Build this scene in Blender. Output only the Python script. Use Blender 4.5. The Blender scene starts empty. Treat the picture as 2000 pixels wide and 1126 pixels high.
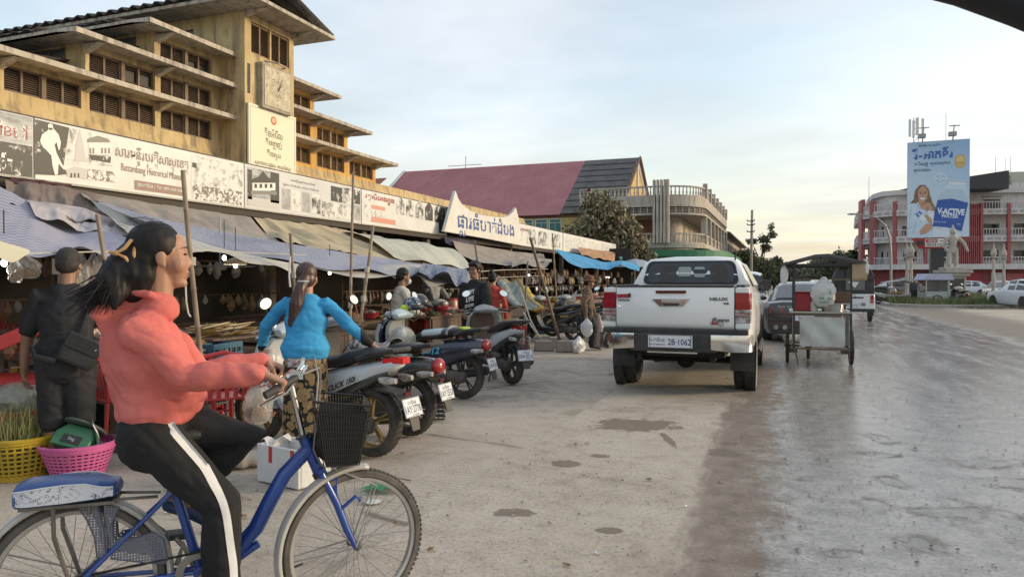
import bpy,bmesh,math,random
import numpy as np
from mathutils import Vector,Matrix,Euler,noise as mnoise
sc=bpy.context.scene
COL=sc.collection
R=math.radians
rnd=random.Random(11)
H=1.45
F=1400.0
YAW=R(20.7)
cam=bpy.data.objects.new('camera',bpy.data.cameras.new('camera'))
COL.objects.link(cam)
cam.location=(0,0,H)
cam.rotation_euler=(R(90-0.614),0,YAW)
cam.data.sensor_width=36
cam.data.lens=36*F/2000
cam.data.clip_start=0.05
cam.data.clip_end=3000
sc.camera=cam
SUN_AZ=62
SUN_EL=14
w=bpy.data.worlds.new('World')
sc.world=w
w.use_nodes=True
nt=w.node_tree
nt.nodes.clear()
def N(t,nt,**k):
 n=nt.nodes.new('ShaderNode'+t)
 for a,b in k.items():
  setattr(n,a,b)
 return n
out=N('OutputWorld',nt)
bg=N('Background',nt)
bg.inputs[1].default_value=0.1
sky=N('TexSky',nt,sky_type='NISHITA')
sky.sun_disc=False
sky.sun_elevation=R(SUN_EL)
sky.sun_rotation=R(SUN_AZ)
sky.air_density=1.2
sky.dust_density=2.0
tc=N('TexCoord',nt)
sep=N('SeparateXYZ',nt)
nt.links.new(tc.outputs['Generated'],sep.inputs[0])
def mth(nt,op,a,b=None,c=None):
 n=N('Math',nt,operation=op)
 for i,x in enumerate((a,b,c)):
  if x is None:continue
  if isinstance(x,(int,float)):n.inputs[i].default_value=x
  else:nt.links.new(x,n.inputs[i])
 return n.outputs[0]
zc=mth(nt,'MAXIMUM',sep.outputs[2],0.0)
dz=mth(nt,'ADD',zc,0.10)
cx=mth(nt,'DIVIDE',sep.outputs[0],dz)
cy=mth(nt,'DIVIDE',sep.outputs[1],dz)
cmb=N('CombineXYZ',nt)
nt.links.new(cx,cmb.inputs[0]);nt.links.new(cy,cmb.inputs[1])
mp=N('Mapping',nt)
mp.inputs['Rotation'].default_value=(0,0,R(35))
mp.inputs['Scale'].default_value=(0.6,0.8,1)
nt.links.new(cmb.outputs[0],mp.inputs[0])
nz=N('TexNoise',nt)
nz.inputs['Scale'].default_value=0.9
nz.inputs['Detail'].default_value=5
nz.inputs['Roughness'].default_value=0.55
nz.inputs['Distortion'].default_value=0.35
nt.links.new(mp.outputs[0],nz.inputs['Vector'])
sd=(math.sin(R(SUN_AZ)),math.cos(R(SUN_AZ)))
dotn=mth(nt,'ADD',mth(nt,'MULTIPLY',sep.outputs[0],sd[0]),mth(nt,'MULTIPLY',sep.outputs[1],sd[1]))
cover=mth(nt,'ADD',nz.outputs[0],mth(nt,'MULTIPLY',dotn,0.16))
mr=N('MapRange',nt,interpolation_type='SMOOTHSTEP')
mr.inputs[1].default_value=0.30;mr.inputs[2].default_value=0.74
mr.inputs[3].default_value=0.22;mr.inputs[4].default_value=0.96
nt.links.new(cover,mr.inputs[0])
hz=N('MapRange',nt)
hz.inputs[1].default_value=0.0;hz.inputs[2].default_value=0.26
nt.links.new(zc,hz.inputs[0])
wr=N('MixRGB',nt)
wr.inputs[1].default_value=(5.5,5.2,4.55,1)
wr.inputs[2].default_value=(5.3,5.6,6.0,1)
nt.links.new(hz.outputs[0],wr.inputs[0])
nz2=N('TexNoise',nt)
nz2.inputs['Scale'].default_value=1.2;nz2.inputs['Detail'].default_value=5
nt.links.new(mp.outputs[0],nz2.inputs['Vector'])
shade=N('MapRange',nt)
shade.inputs[1].default_value=0.3;shade.inputs[2].default_value=0.7
shade.inputs[3].default_value=0.76;shade.inputs[4].default_value=1.12
nt.links.new(nz2.outputs[0],shade.inputs[0])
mul=N('MixRGB',nt,blend_type='MULTIPLY')
mul.inputs[0].default_value=1
nt.links.new(wr.outputs[0],mul.inputs[1]);nt.links.new(shade.outputs[0],mul.inputs[2])
skm=N('MixRGB',nt,blend_type='MULTIPLY')
skm.inputs[0].default_value=1
skm.inputs[2].default_value=(1.5,1.5,1.5,1)
nt.links.new(sky.outputs[0],skm.inputs[1])
mx=N('MixRGB',nt)
nt.links.new(mr.outputs[0],mx.inputs[0])
nt.links.new(skm.outputs[0],mx.inputs[1]);nt.links.new(mul.outputs[0],mx.inputs[2])
nt.links.new(mx.outputs[0],bg.inputs[0])
nt.links.new(bg.outputs[0],out.inputs[0])
sl=bpy.data.lights.new('sun','SUN')
sl.energy=1.5
sl.angle=R(12)
sl.color=(1.0,0.80,0.52)
so=bpy.data.objects.new('sun',sl)
COL.objects.link(so)
so.rotation_euler=Vector((math.sin(R(SUN_AZ))*math.cos(R(SUN_EL)),math.cos(R(SUN_AZ))*math.cos(R(SUN_EL)),math.sin(R(SUN_EL)))).to_track_quat('Z','Y').to_euler()
sc.view_settings.view_transform='Standard'
sc.view_settings.look='None'
sc.view_settings.gamma=1
sc.view_settings.use_curve_mapping=False
sc.view_settings.exposure=0.86
_F=Vector((-math.sin(YAW),math.cos(YAW),0));_R=Vector((math.cos(YAW),math.sin(YAW),0));_U=Vector((0,0,1))
_p=R(0.614)
_Fp=_F*math.cos(_p)-_U*math.sin(_p);_Up=_U*math.cos(_p)+_F*math.sin(_p)
CAM=Vector((0,0,H))
def ray(px,py):return _Fp+_R*((px-1000)/F)+_Up*((563-py)/F)
def atX(px,py,x):d=ray(px,py);return CAM+d*(x/d.x)
def atY(px,py,y):d=ray(px,py);return CAM+d*(y/d.y)
def G(px,py,z=0):d=ray(px,py);return CAM+d*((z-H)/d.z)
def D(px,py,d):return CAM+ray(px,py)*d
MATS={}
def ramp(nt,fac,stops):
 r=N('ValToRGB',nt)
 e=r.color_ramp.elements
 while len(e)<len(stops):e.new(0.5)
 for i,(p,c)in enumerate(stops):
  e[i].position=p;e[i].color=(*c,1)if len(c)==3 else c
 nt.links.new(fac,r.inputs[0])
 return r.outputs[0]
def noise(nt,vec,s,d=4,ro=0.55,dist=0,w=None):
 n=N('TexNoise',nt)
 n.inputs['Scale'].default_value=s;n.inputs['Detail'].default_value=d
 n.inputs['Roughness'].default_value=ro;n.inputs['Distortion'].default_value=dist
 if vec is not None:nt.links.new(vec,n.inputs['Vector'])
 return n.outputs[0]
def mixc(nt,f,a,b,mode='MIX'):
 n=N('MixRGB',nt,blend_type=mode)
 for i,x in enumerate((f,a,b)):
  if isinstance(x,(int,float)):n.inputs[i].default_value=x
  elif isinstance(x,tuple):n.inputs[i].default_value=(*x,1)if len(x)==3 else x
  else:nt.links.new(x,n.inputs[i])
 return n.outputs[0]
def mat0(name):
 m=bpy.data.materials.new(name);m.use_nodes=True
 nt=m.node_tree
 return m,nt,nt.nodes['Principled BSDF']
def coords(nt,which='Object',scale=None,rot=None):
 t=N('TexCoord',nt);o=t.outputs[which]
 if scale or rot:
  mp=N('Mapping',nt)
  if scale:mp.inputs['Scale'].default_value=scale
  if rot:mp.inputs['Rotation'].default_value=rot
  nt.links.new(o,mp.inputs[0]);o=mp.outputs[0]
 return o
def bumpn(nt,bs,h,st,dist=0.02):
 b=N('Bump',nt);b.inputs['Strength'].default_value=st;b.inputs['Distance'].default_value=dist
 nt.links.new(h,b.inputs['Height']);nt.links.new(b.outputs[0],bs.inputs['Normal'])
def mat(name,c,ro=0.6,me=0,c2=None,s=6,d=4,lo=0.35,hi=0.65,bump=0,bs=40,coat=0,tr=0,al=1,em=0,sc3=None,spec=None,ro2=None,ior=None):
 if name in MATS:return MATS[name]
 m,nt,p=mat0(name)
 p.inputs['Base Color'].default_value=(*c,1);p.inputs['Roughness'].default_value=ro
 p.inputs['Metallic'].default_value=me
 if coat:p.inputs['Coat Weight'].default_value=coat;p.inputs['Coat Roughness'].default_value=0.06
 if tr:p.inputs['Transmission Weight'].default_value=tr
 if ior:p.inputs['IOR'].default_value=ior
 if spec is not None:p.inputs['Specular IOR Level'].default_value=spec
 if al<1:p.inputs['Alpha'].default_value=al
 if em:p.inputs['Emission Color'].default_value=(*c,1);p.inputs['Emission Strength'].default_value=em
 v=coords(nt,'Object',sc3)
 if c2 is not None:
  n=noise(nt,v,s,d)
  nt.links.new(ramp(nt,n,[(lo,c),(hi,c2)]),p.inputs['Base Color'])
  if ro2 is not None:
   nt.links.new(ramp(nt,n,[(lo,(ro,)*3),(hi,(ro2,)*3)]),p.inputs['Roughness'])
 if bump:bumpn(nt,p,noise(nt,v,bs,3),bump)
 MATS[name]=m
 return m
def frame(t,side=None):
 t=t.normalized()
 s=Vector(side)if side is not None else(Vector((0,0,1))if abs(t.z)<0.9 else Vector((1,0,0)))
 a=(s-t*s.dot(t))
 if a.length<1e-4:a=Vector((1,0,0))-t*t.x
 if a.length<1e-4:a=Vector((0,1,0))-t*t.y
 a.normalize()
 return a,t.cross(a)
class B:
 def __init__(s):s.v=[];s.f=[];s.mi=[];s.m=0;s.T=None
 def add(s,vs,fs):
  n=len(s.v)
  if s.T is not None:vs=[s.T@Vector(v)for v in vs]
  s.v+=[tuple(v)for v in vs];s.f+=[tuple(i+n for i in f)for f in fs];s.mi+=[s.m]*len(fs)
  return s
 def bx(s,x0,x1,y0,y1,z0,z1):
  return s.add([(x0,y0,z0),(x1,y0,z0),(x1,y1,z0),(x0,y1,z0),(x0,y0,z1),(x1,y0,z1),(x1,y1,z1),(x0,y1,z1)],[(0,3,2,1),(4,5,6,7),(0,1,5,4),(1,2,6,5),(2,3,7,6),(3,0,4,7)])
 def box(s,c,d,rz=0,rot=None):
  m=Matrix.Translation(Vector(c))@(rot.to_matrix().to_4x4()if rot else Matrix.Rotation(rz,4,'Z'))
  x,y,z=d[0]/2,d[1]/2,d[2]/2
  return s.add([m@Vector(p)for p in((-x,-y,-z),(x,-y,-z),(x,y,-z),(-x,y,-z),(-x,-y,z),(x,-y,z),(x,y,z),(-x,y,z))],[(0,3,2,1),(4,5,6,7),(0,1,5,4),(1,2,6,5),(2,3,7,6),(3,0,4,7)])
 def loft(s,rings,cap=True,closed=False):
  n=len(rings[0]);vs=[p for r in rings for p in r];fs=[]
  m=len(rings)
  for i in range(m if closed else m-1):
   a=i*n;b=((i+1)%m)*n
   for j in range(n):
    k=(j+1)%n
    fs.append((a+j,a+k,b+k,b+j))
  if cap and not closed:
   fs.append(tuple(range(n-1,-1,-1)));fs.append(tuple((m-1)*n+j for j in range(n)))
  return s.add(vs,fs)
 def tube(s,pts,r,n=8,closed=False,side=None,cap=True):
  pts=[Vector(p)for p in pts];m=len(pts);rings=[]
  rr=r if isinstance(r,(list,tuple))else[r]*m
  prev=None
  for i,p in enumerate(pts):
   if closed:t=pts[(i+1)%m]-pts[i-1]
   else:t=pts[min(i+1,m-1)]-pts[max(i-1,0)]
   if t.length<1e-9:t=Vector((0,0,1))
   if side is None and prev is not None:a,b=frame(t,prev)
   else:a,b=frame(t,side)
   prev=a
   ra,rb=rr[i]if isinstance(rr[i],(list,tuple))else(rr[i],rr[i])
   rings.append([p+a*(ra*math.cos(2*math.pi*k/n))+b*(rb*math.sin(2*math.pi*k/n))for k in range(n)])
  return s.loft(rings,cap,closed)
 def cyl(s,p0,p1,r0,r1=None,n=12):return s.tube([p0,p1],[r0,r0 if r1 is None else r1],n)
 def limb(s,pts,rr,n=14,side=None):
  """tube with rounded ends, one (a, b) or r per point; a lies along side"""
  pts=[Vector(p)for p in pts]
  rr=[q if isinstance(q,(list,tuple))else(q,q)for q in rr]
  t0=(pts[0]-pts[1]).normalized();t1=(pts[-1]-pts[-2]).normalized()
  P=[];Q=[]
  for c in(0.97,0.8,0.45):
   P.append(pts[0]+t0*(min(rr[0])*c));k=math.sqrt(1-c*c);Q.append((rr[0][0]*k,rr[0][1]*k))
  P+=pts;Q+=rr
  for c in(0.45,0.8,0.97):
   P.append(pts[-1]+t1*(min(rr[-1])*c));k=math.sqrt(1-c*c);Q.append((rr[-1][0]*k,rr[-1][1]*k))
  return s.tube(P,Q,n,side=side)
 def ell(s,c,r,n=16,m=9,rot=None):
  c=Vector(c);r=r if isinstance(r,(tuple,list))else(r,r,r)
  rings=[]
  for i in range(m+1):
   a=-math.pi/2+math.pi*(0.02+0.96*i/m)
   ring=[]
   for j in range(n):
    b=2*math.pi*j/n
    p=Vector((r[0]*math.cos(a)*math.cos(b),r[1]*math.cos(a)*math.sin(b),r[2]*math.sin(a)))
    if rot:p=rot.to_matrix()@p if isinstance(rot,Euler)else rot@p
    ring.append(c+p)
   rings.append(ring)
  return s.loft(rings)
 def lathe(s,prof,c=(0,0,0),ax='z',n=24,cap=True,closed=False):
  c=Vector(c);rings=[]
  for r,h in prof:
   ring=[]
   for j in range(n):
    a=2*math.pi*j/n
    x,y=r*math.cos(a),r*math.sin(a)
    ring.append(c+Vector({'z':(x,y,h),'y':(x,h,-y),'x':(h,x,y)}[ax]))
   rings.append(ring)
  return s.loft(rings,cap,closed)
 def prism(s,poly,h0,h1,ax='z'):
  """poly of 2-D points pushed from h0 to h1 along an axis"""
  def q(p,h):return{'z':(p[0],p[1],h),'y':(p[0],h,p[1]),'x':(h,p[0],p[1])}[ax]
  n=len(poly)
  vs=[q(p,h0)for p in poly]+[q(p,h1)for p in poly]
  fs=[(i,(i+1)%n,n+(i+1)%n,n+i)for i in range(n)]+[tuple(range(n-1,-1,-1)),tuple(range(n,2*n))]
  return s.add(vs,fs)
 def grid(s,rows):
  n=len(rows[0]);m=len(rows)
  return s.add([p for r in rows for p in r],[(i*n+j,i*n+j+1,(i+1)*n+j+1,(i+1)*n+j)for i in range(m-1)for j in range(n-1)])
 def me(s,name,mats):
  me=bpy.data.meshes.new(name)
  me.from_pydata(s.v,[],s.f)
  for m in(mats if isinstance(mats,(list,tuple))else[mats]):me.materials.append(m)
  if any(s.mi):me.polygons.foreach_set('material_index',s.mi)
  bm=bmesh.new();bm.from_mesh(me);bmesh.ops.recalc_face_normals(bm,faces=bm.faces);bm.to_mesh(me);bm.free()
  return me
 def o(s,name,mats,par=None,sm=True,bev=0,sub=0,ang=38,loc=None,rz=None,kind=None,solid=0):
  me=s.me(name,mats)
  if sm:
   me.shade_smooth()
   if not sub:me.set_sharp_from_angle(angle=R(ang))
  o=bpy.data.objects.new(name,me);COL.objects.link(o)
  if par is not None:o.parent=par
  if loc is not None:o.location=loc
  if rz is not None:o.rotation_euler.z=rz
  if kind:o['kind']=kind
  if solid:
   md=o.modifiers.new('s','SOLIDIFY');md.thickness=solid;md.offset=0
  if bev:
   md=o.modifiers.new('b','BEVEL');md.width=bev;md.segments=2;md.limit_method='ANGLE';md.angle_limit=R(40)
  if sub:
   md=o.modifiers.new('u','SUBSURF');md.levels=sub;md.render_levels=sub
  return o
def tag(o,label,cat,group=None):
 o['label']=label;o['category']=cat
 if group:o['group']=group
 return o
def thing(name,label,cat,loc=(0,0,0),rz=0,group=None):
 o=bpy.data.objects.new(name,None);COL.objects.link(o)
 o.empty_display_size=0.1;o.location=loc;o.rotation_euler=(0,0,rz)
 return tag(o,label,cat,group)
def copy_tree(o,par=None):
 c=o.copy();COL.objects.link(c);c.parent=par
 for ch in list(o.children):copy_tree(ch,c)
 return c
def organic(name,b,mats,par=None,vox=0.008,sm=5,paint=None,warp=None,fac=0.5,kind=None):
 me=b.me('tmp',[])if False else bpy.data.meshes.new('tmp')
 if not me.vertices:me.from_pydata(b.v,[],b.f)
 o=bpy.data.objects.new('tmp',me);COL.objects.link(o)
 md=o.modifiers.new('r','REMESH');md.mode='VOXEL';md.voxel_size=vox;md.adaptivity=0
 if sm:
  md=o.modifiers.new('s','SMOOTH');md.iterations=sm;md.factor=fac
 m2=bpy.data.meshes.new_from_object(o.evaluated_get(bpy.context.evaluated_depsgraph_get()))
 bpy.data.objects.remove(o);bpy.data.meshes.remove(me)
 m2.name=name
 n=len(m2.vertices);co=np.empty(n*3);m2.vertices.foreach_get('co',co);co=co.reshape(-1,3)
 if warp:
  no=np.empty(n*3);m2.vertices.foreach_get('normal',no);no=no.reshape(-1,3)
  co=co+no*warp(co)[:,None]
  m2.vertices.foreach_set('co',co.ravel())
 m2.materials.clear()
 for m in(mats if isinstance(mats,(list,tuple))else[mats]):m2.materials.append(m)
 if paint:
  k=len(m2.polygons);c=np.empty(k*3);m2.polygons.foreach_get('center',c)
  m2.polygons.foreach_set('material_index',np.asarray(paint(c.reshape(-1,3)),dtype=np.int32))
 else:m2.polygons.foreach_set('material_index',np.zeros(len(m2.polygons),dtype=np.int32))
 m2.shade_smooth();m2.update()
 o=bpy.data.objects.new(name,m2);COL.objects.link(o)
 if par is not None:o.parent=par
 if kind:o['kind']=kind
 return o
FONT=None
def _glyph(s,bold=0.0):
 c=bpy.data.curves.new('t','FONT');c.body=s;c.size=1;c.resolution_u=2;c.offset=bold
 o=bpy.data.objects.new('t',c);COL.objects.link(o)
 m=bpy.data.meshes.new_from_object(o.evaluated_get(bpy.context.evaluated_depsgraph_get()))
 bpy.data.objects.remove(o);bpy.data.curves.remove(c)
 v=np.array([q.co[:2]for q in m.vertices]).reshape(-1,2);f=[tuple(p.vertices)for p in m.polygons]
 bpy.data.meshes.remove(m)
 return v,f
_GC={}
def glyph(s,bold=0):
 if(s,bold)not in _GC:_GC[(s,bold)]=_glyph(s,bold)
 return _GC[(s,bold)]
def khmer(s,bold=0):
 """lay Khmer text out cluster by cluster: subscripts under the base, pre-base vowels first"""
 V=[];Fc=[];x=0.0;i=0
 cl=[]
 while i<len(s):
  if s[i]==' ':cl.append((' ',[],''));i+=1;continue
  base=s[i];i+=1;subs=[];pre='';marks=''
  while i<len(s)and(s[i]=='\u17d2' or '\u17b6'<=s[i]<='\u17d1' or s[i]=='\u17dd'):
   if s[i]=='\u17d2' and i+1<len(s):subs.append(s[i+1]);i+=2;continue
   if s[i]in '\u17c1\u17c2\u17c3':pre+=s[i]
   elif s[i]=='\u17c4':pre+='\u17c1';marks+='\u17b6'
   else:marks+=s[i]
   i+=1
  aa=base=='\u1794' and '\u17b6' in marks
  cl.append((pre+base+(marks.replace('\u17b6','')if aa else marks),subs,pre))
  if aa:cl.append(('\u17b6',[],''))
 for t,subs,pre in cl:
  if t==' ':x+=0.35;continue
  v,f=glyph(t,bold)
  if not len(v):continue
  x0=v[:,0].min();wd=v[:,0].max()-x0
  n=len(V);V+=[(p[0]-x0+x,p[1])for p in v];Fc+=[tuple(k+n for k in q)for q in f]
  for k,sb in enumerate(subs):
   v2,f2=glyph(sb,bold)
   a=0.62;w2=(v2[:,0].max()-v2[:,0].min())*a
   xo=x+wd*0.5-w2*0.5;yo=-0.44-0.28*k
   n=len(V);V+=[((p[0]-v2[:,0].min())*a+xo,p[1]*0.55+yo)for p in v2];Fc+=[tuple(j+n for j in q)for q in f2]
  x+=wd+0.10
 return np.array(V).reshape(-1,2),Fc
def letters(text,origin,ux,uy,width,height,m,par=None,name='lettering',bold=0,kh=False,align='c',slant=0):
 """flat print of a given width and height (world metres) laid on the plane of ux, uy; origin = middle (or left) of the line"""
 v,f=khmer(text,bold)if kh else glyph(text,bold)
 v=v.copy()
 mn=v.min(0);mx=v.max(0);v-=mn;sz=mx-mn
 v[:,0]+=slant*v[:,1]
 sx=width/sz[0]if width else height/sz[1];sy=height/sz[1]if height else sx
 v*=(sx,sy)
 v-=((sz[0]*sx/2 if align=='c' else 0),sz[1]*sy/2)
 ux=Vector(ux).normalized();uy=Vector(uy).normalized();o=Vector(origin)
 b=B();b.add([o+ux*float(p[0])+uy*float(p[1])for p in v],f)
 me=bpy.data.meshes.new(name);me.from_pydata(b.v,[],b.f);me.materials.append(m)
 ob=bpy.data.objects.new(name,me);COL.objects.link(ob)
 if par is not None:ob.parent=par
 return ob
# GROUND
def street_mat():
 m,nt,p=mat0('street')
 v=coords(nt)
 sp=N('SeparateXYZ',nt);nt.links.new(v,sp.inputs[0])
 big=noise(nt,v,0.9,5,0.6)
 mid=noise(nt,v,5,6,0.65)
 fine=noise(nt,v,38,6,0.82)
 st=coords(nt,'Object',(2.2,0.35,1))
 streak=noise(nt,st,1.3,6,0.62)
 edge=mth(nt,'ADD',sp.outputs[0],mth(nt,'MULTIPLY',mth(nt,'SUBTRACT',streak,0.5),1.0))
 edge=mth(nt,'ADD',edge,mth(nt,'MULTIPLY',mth(nt,'SUBTRACT',mid,0.5),0.6))
 edge=mth(nt,'ADD',edge,mth(nt,'MULTIPLY',mth(nt,'SUBTRACT',fine,0.5),0.5))
 def step(x,a,b):
  r=N('MapRange',nt,interpolation_type='SMOOTHSTEP');r.inputs[1].default_value=a;r.inputs[2].default_value=b
  nt.links.new(x,r.inputs[0]);return r.outputs[0]
 damp=step(edge,-0.62,-0.42)
 wet=step(edge,-0.25,0.12)
 far=mth(nt,'ADD',sp.outputs[0],mth(nt,'MULTIPLY',big,1.6))
 dried=step(far,5.7,6.5)
 pale=step(far,8.0,9.6)
 wet=mth(nt,'MULTIPLY',wet,mth(nt,'SUBTRACT',1.0,dried))
 damp=mth(nt,'MULTIPLY',damp,mth(nt,'SUBTRACT',1.0,pale))
 dry=ramp(nt,mixc(nt,0.5,big,mid),[(0.32,(0.28,0.23,0.18)),(0.47,(0.43,0.37,0.30)),(0.68,(0.54,0.475,0.40))])
 grit=ramp(nt,fine,[(0.34,(0.34,0.32,0.30)),(0.47,(1,1,1)),(0.62,(1.1,1.1,1.1)),(0.74,(1.35,1.35,1.35))])
 dry=mixc(nt,1.0,dry,grit,'MULTIPLY')
 dampc=mixc(nt,0.8,ramp(nt,mid,[(0.35,(0.17,0.132,0.10)),(0.65,(0.265,0.21,0.165))]),grit,'MULTIPLY')
 wetc=ramp(nt,mid,[(0.35,(0.20,0.18,0.16)),(0.65,(0.36,0.325,0.29))])
 wetc=mixc(nt,1.0,wetc,ramp(nt,noise(nt,v,34,5,.85),[(.36,(.22,)*3),(.46,(.9,)*3),(.60,(1.15,)*3),(.68,(2.0,)*3)]),'MULTIPLY')
 c=mixc(nt,damp,dry,dampc)
 c=mixc(nt,wet,c,wetc)
 def spots(lst):
  best=None
  for px,py,wp,hp in lst:
   ce=G(px,py);rx=(G(px+wp/2,py)-ce).length;ry=(G(px,py-hp/2)-ce).length
   vm=N('VectorMath',nt,operation='SUBTRACT');nt.links.new(v,vm.inputs[0]);vm.inputs[1].default_value=(ce.x,ce.y,0)
   mp=N('Mapping',nt,vector_type='POINT');mp.inputs['Rotation'].default_value=(0,0,-YAW);nt.links.new(vm.outputs[0],mp.inputs[0])
   ds=N('VectorMath',nt,operation='MULTIPLY');nt.links.new(mp.outputs[0],ds.inputs[0]);ds.inputs[1].default_value=(1/rx,1/ry,0)
   ln=N('VectorMath',nt,operation='LENGTH');nt.links.new(ds.outputs[0],ln.inputs[0])
   best=ln.outputs['Value']if best is None else mth(nt,'MINIMUM',best,ln.outputs['Value'])
  return mth(nt,'ADD',best,mth(nt,'MULTIPLY',mth(nt,'SUBTRACT',mixc(nt,.35,mid,noise(nt,v,14,5,.65)),.5),2.6))
 mk=step(spots(((1245,829,165,24),(1410,884,55,17),(1305,858,18,24),(1175,890,40,7),(1425,865,34,6),(1110,905,60,14),(1000,1000,90,16),(1190,1035,60,12))),1.12,.88)
 ph_=spots(((1722,857,52,20),(1745,940,52,24),(1712,985,70,30),(1800,1062,110,34),(1720,888,90,12),(1985,945,130,24),(1985,1032,190,80),(1930,905,170,18),(1600,935,110,10),(1640,1080,90,14),(1850,1000,160,22)))
 pool=step(ph_,.66,.52);mud=mth(nt,'MULTIPLY',step(ph_,1.35,.6),ramp(nt,noise(nt,v,3.1,5,.7),[(.40,(.1,)*3),(.58,(1,)*3)]))
 c=mixc(nt,mth(nt,'MULTIPLY',mk,.8),c,(.15,.115,.085))
 c=mixc(nt,mth(nt,'MULTIPLY',mud,.72),c,(.10,.085,.072))
 nt.links.new(c,p.inputs['Base Color'])
 wr=ramp(nt,mixc(nt,0.55,streak,fine),[(0.38,(0.05,)*3),(0.50,(0.15,)*3),(0.64,(0.5,)*3)])
 dr=mixc(nt,damp,(0.95,)*3,(0.66,)*3)
 rg_=mixc(nt,mth(nt,'MULTIPLY',mud,.8),mixc(nt,wet,dr,wr),(.75,)*3)
 nt.links.new(mixc(nt,pool,rg_,(.03,)*3),p.inputs['Roughness'])
 hgt=mixc(nt,0.45,fine,mid)
 bmp=N('Bump',nt);bmp.inputs['Distance'].default_value=0.02
 nt.links.new(mixc(nt,wet,(0.55,)*3,(0.13,)*3),bmp.inputs['Strength'])
 nt.links.new(hgt,bmp.inputs['Height']);nt.links.new(bmp.outputs[0],p.inputs['Normal'])
 return m
def concrete_mat():
 m,nt,p=mat0('concrete')
 v=coords(nt)
 sp=N('SeparateXYZ',nt);nt.links.new(v,sp.inputs[0])
 big=noise(nt,v,0.55,6,0.62);mid=noise(nt,v,4,6,0.65);fine=noise(nt,v,55,4,0.7)
 c=ramp(nt,mixc(nt,0.45,big,mid),[(0.36,(0.26,0.215,0.17)),(0.48,(0.42,0.36,0.295)),(0.66,(0.53,0.465,0.39))])
 c=mixc(nt,1.0,c,ramp(nt,fine,[(0.3,(0.62,0.60,0.58)),(0.5,(1,1,1)),(0.72,(1.12,1.12,1.12))]),'MULTIPLY')
 gv=mth(nt,'ADD',sp.outputs[1],mth(nt,'MULTIPLY',mid,0.06))
 wv=mth(nt,'SINE',mth(nt,'MULTIPLY',gv,105.0))
 wear=ramp(nt,noise(nt,v,0.8,4),[(0.38,(0,0,0)),(0.62,(1,1,1))])
 gr=mth(nt,'MULTIPLY',mth(nt,'MULTIPLY',wv,0.5),wear)
 c=mixc(nt,mth(nt,'MULTIPLY',ramp(nt,gr,[(0.0,(0.0,)*3),(0.5,(0.3,)*3)]),1.0),c,(0.25,0.21,0.17))
 stn=ramp(nt,noise(nt,coords(nt,'Object',(0.5,1.1,1)),0.9,6,0.6),[(0.62,(0,0,0)),(0.70,(1,1,1))])
 c=mixc(nt,mth(nt,'MULTIPLY',stn,0.65),c,(0.15,0.12,0.095))
 vc=N('TexVoronoi',nt,feature='DISTANCE_TO_EDGE');vc.inputs['Scale'].default_value=.42
 nt.links.new(mixc(nt,.12,v,N('TexNoise',nt).outputs['Color'],'ADD'),vc.inputs['Vector'])
 crk=ramp(nt,vc.outputs['Distance'],[(.004,(1,)*3),(.016,(0,)*3)])
 crk=mth(nt,'MULTIPLY',crk,ramp(nt,noise(nt,v,.7,3),[(.46,(0,)*3),(.56,(.75,)*3)]))
 c=mixc(nt,crk,c,(.10,.082,.065))
 nt.links.new(c,p.inputs['Base Color'])
 nt.links.new(mixc(nt,stn,(0.93,)*3,(0.5,)*3),p.inputs['Roughness'])
 bmp=N('Bump',nt);bmp.inputs['Distance'].default_value=0.012;bmp.inputs['Strength'].default_value=0.5
 nt.links.new(mth(nt,'ADD',mth(nt,'MULTIPLY',gr,0.5),mixc(nt,0.5,fine,mid)),bmp.inputs['Height'])
 nt.links.new(bmp.outputs[0],p.inputs['Normal'])
 return m
M_STREET=street_mat();M_CONC=concrete_mat()
b=B();b.grid([[(x,y,-0.03)for x in(-700,0,700)]for y in(-60,0,1400)])
b.o('ground',mat('soil',(0.20,0.17,0.14),0.95,c2=(0.28,0.245,0.205),s=0.2,d=6),kind='structure')
b=B()
xs=[-2.1+0.35*i for i in range(0,50)]+[16+12*i for i in range(0,7)]
b.bx(-2.08,90,-8,52,-0.028,0.0)
b.o('street',M_STREET,kind='structure',sm=False)
b=B();b.bx(-6.4,6.5,52,420,-0.028,-0.004)
b.o('street',mat('far_asphalt',(0.22,0.20,0.185),0.7,c2=(0.30,0.275,0.25),s=1.2),kind='structure',sm=False)
pave=bpy.data.objects.new('pavement',None);COL.objects.link(pave);pave['kind']='structure'
ys=[-6,-2.3,2.6,7.7,12.8,17.9,23.0,28,33,38,43,48.5]
for x0,x1 in((-6.6,-2.1),(-11.2,-6.6),(-17.9,-11.2)):
 for y0,y1 in zip(ys,ys[1:]):
  b=B();q=rnd.uniform(-0.004,0.004)
  b.bx(x0+0.008,x1-0.003+(.02 if x1==-2.1 else 0),y0+0.008,y1-0.008,-0.028,-0.004+q*.5)
  b.o('concrete_slab',M_CONC,pave,sm=False)
b=B();rr=random.Random(5)
for i in range(5200):
 t=rr.random()
 x=rr.uniform(-.3,4.5)if t<0.62 else rr.uniform(-6,.5);y=2.2+18*rr.random()**1.5
 s=rr.uniform(0.003,0.009)*(1+2.2*(rr.random()**12))
 z=0.004+s*0.3
 vs=[(x+s*rr.uniform(.7,1.3),y,z),(x,y+s*rr.uniform(.7,1.3),z),(x-s*rr.uniform(.7,1.3),y,z),(x,y-s,z),(x+s*.3,y+s*.2,z+s*0.55),(x,y,z-s)]
 b.add(vs,[(0,1,4),(1,2,4),(2,3,4),(3,0,4)])
b.o('gravel',mat('stone',(0.10,0.09,0.08),0.85,c2=(0.34,0.30,0.26),s=0.9),kind='stuff',sm=False)
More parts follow.
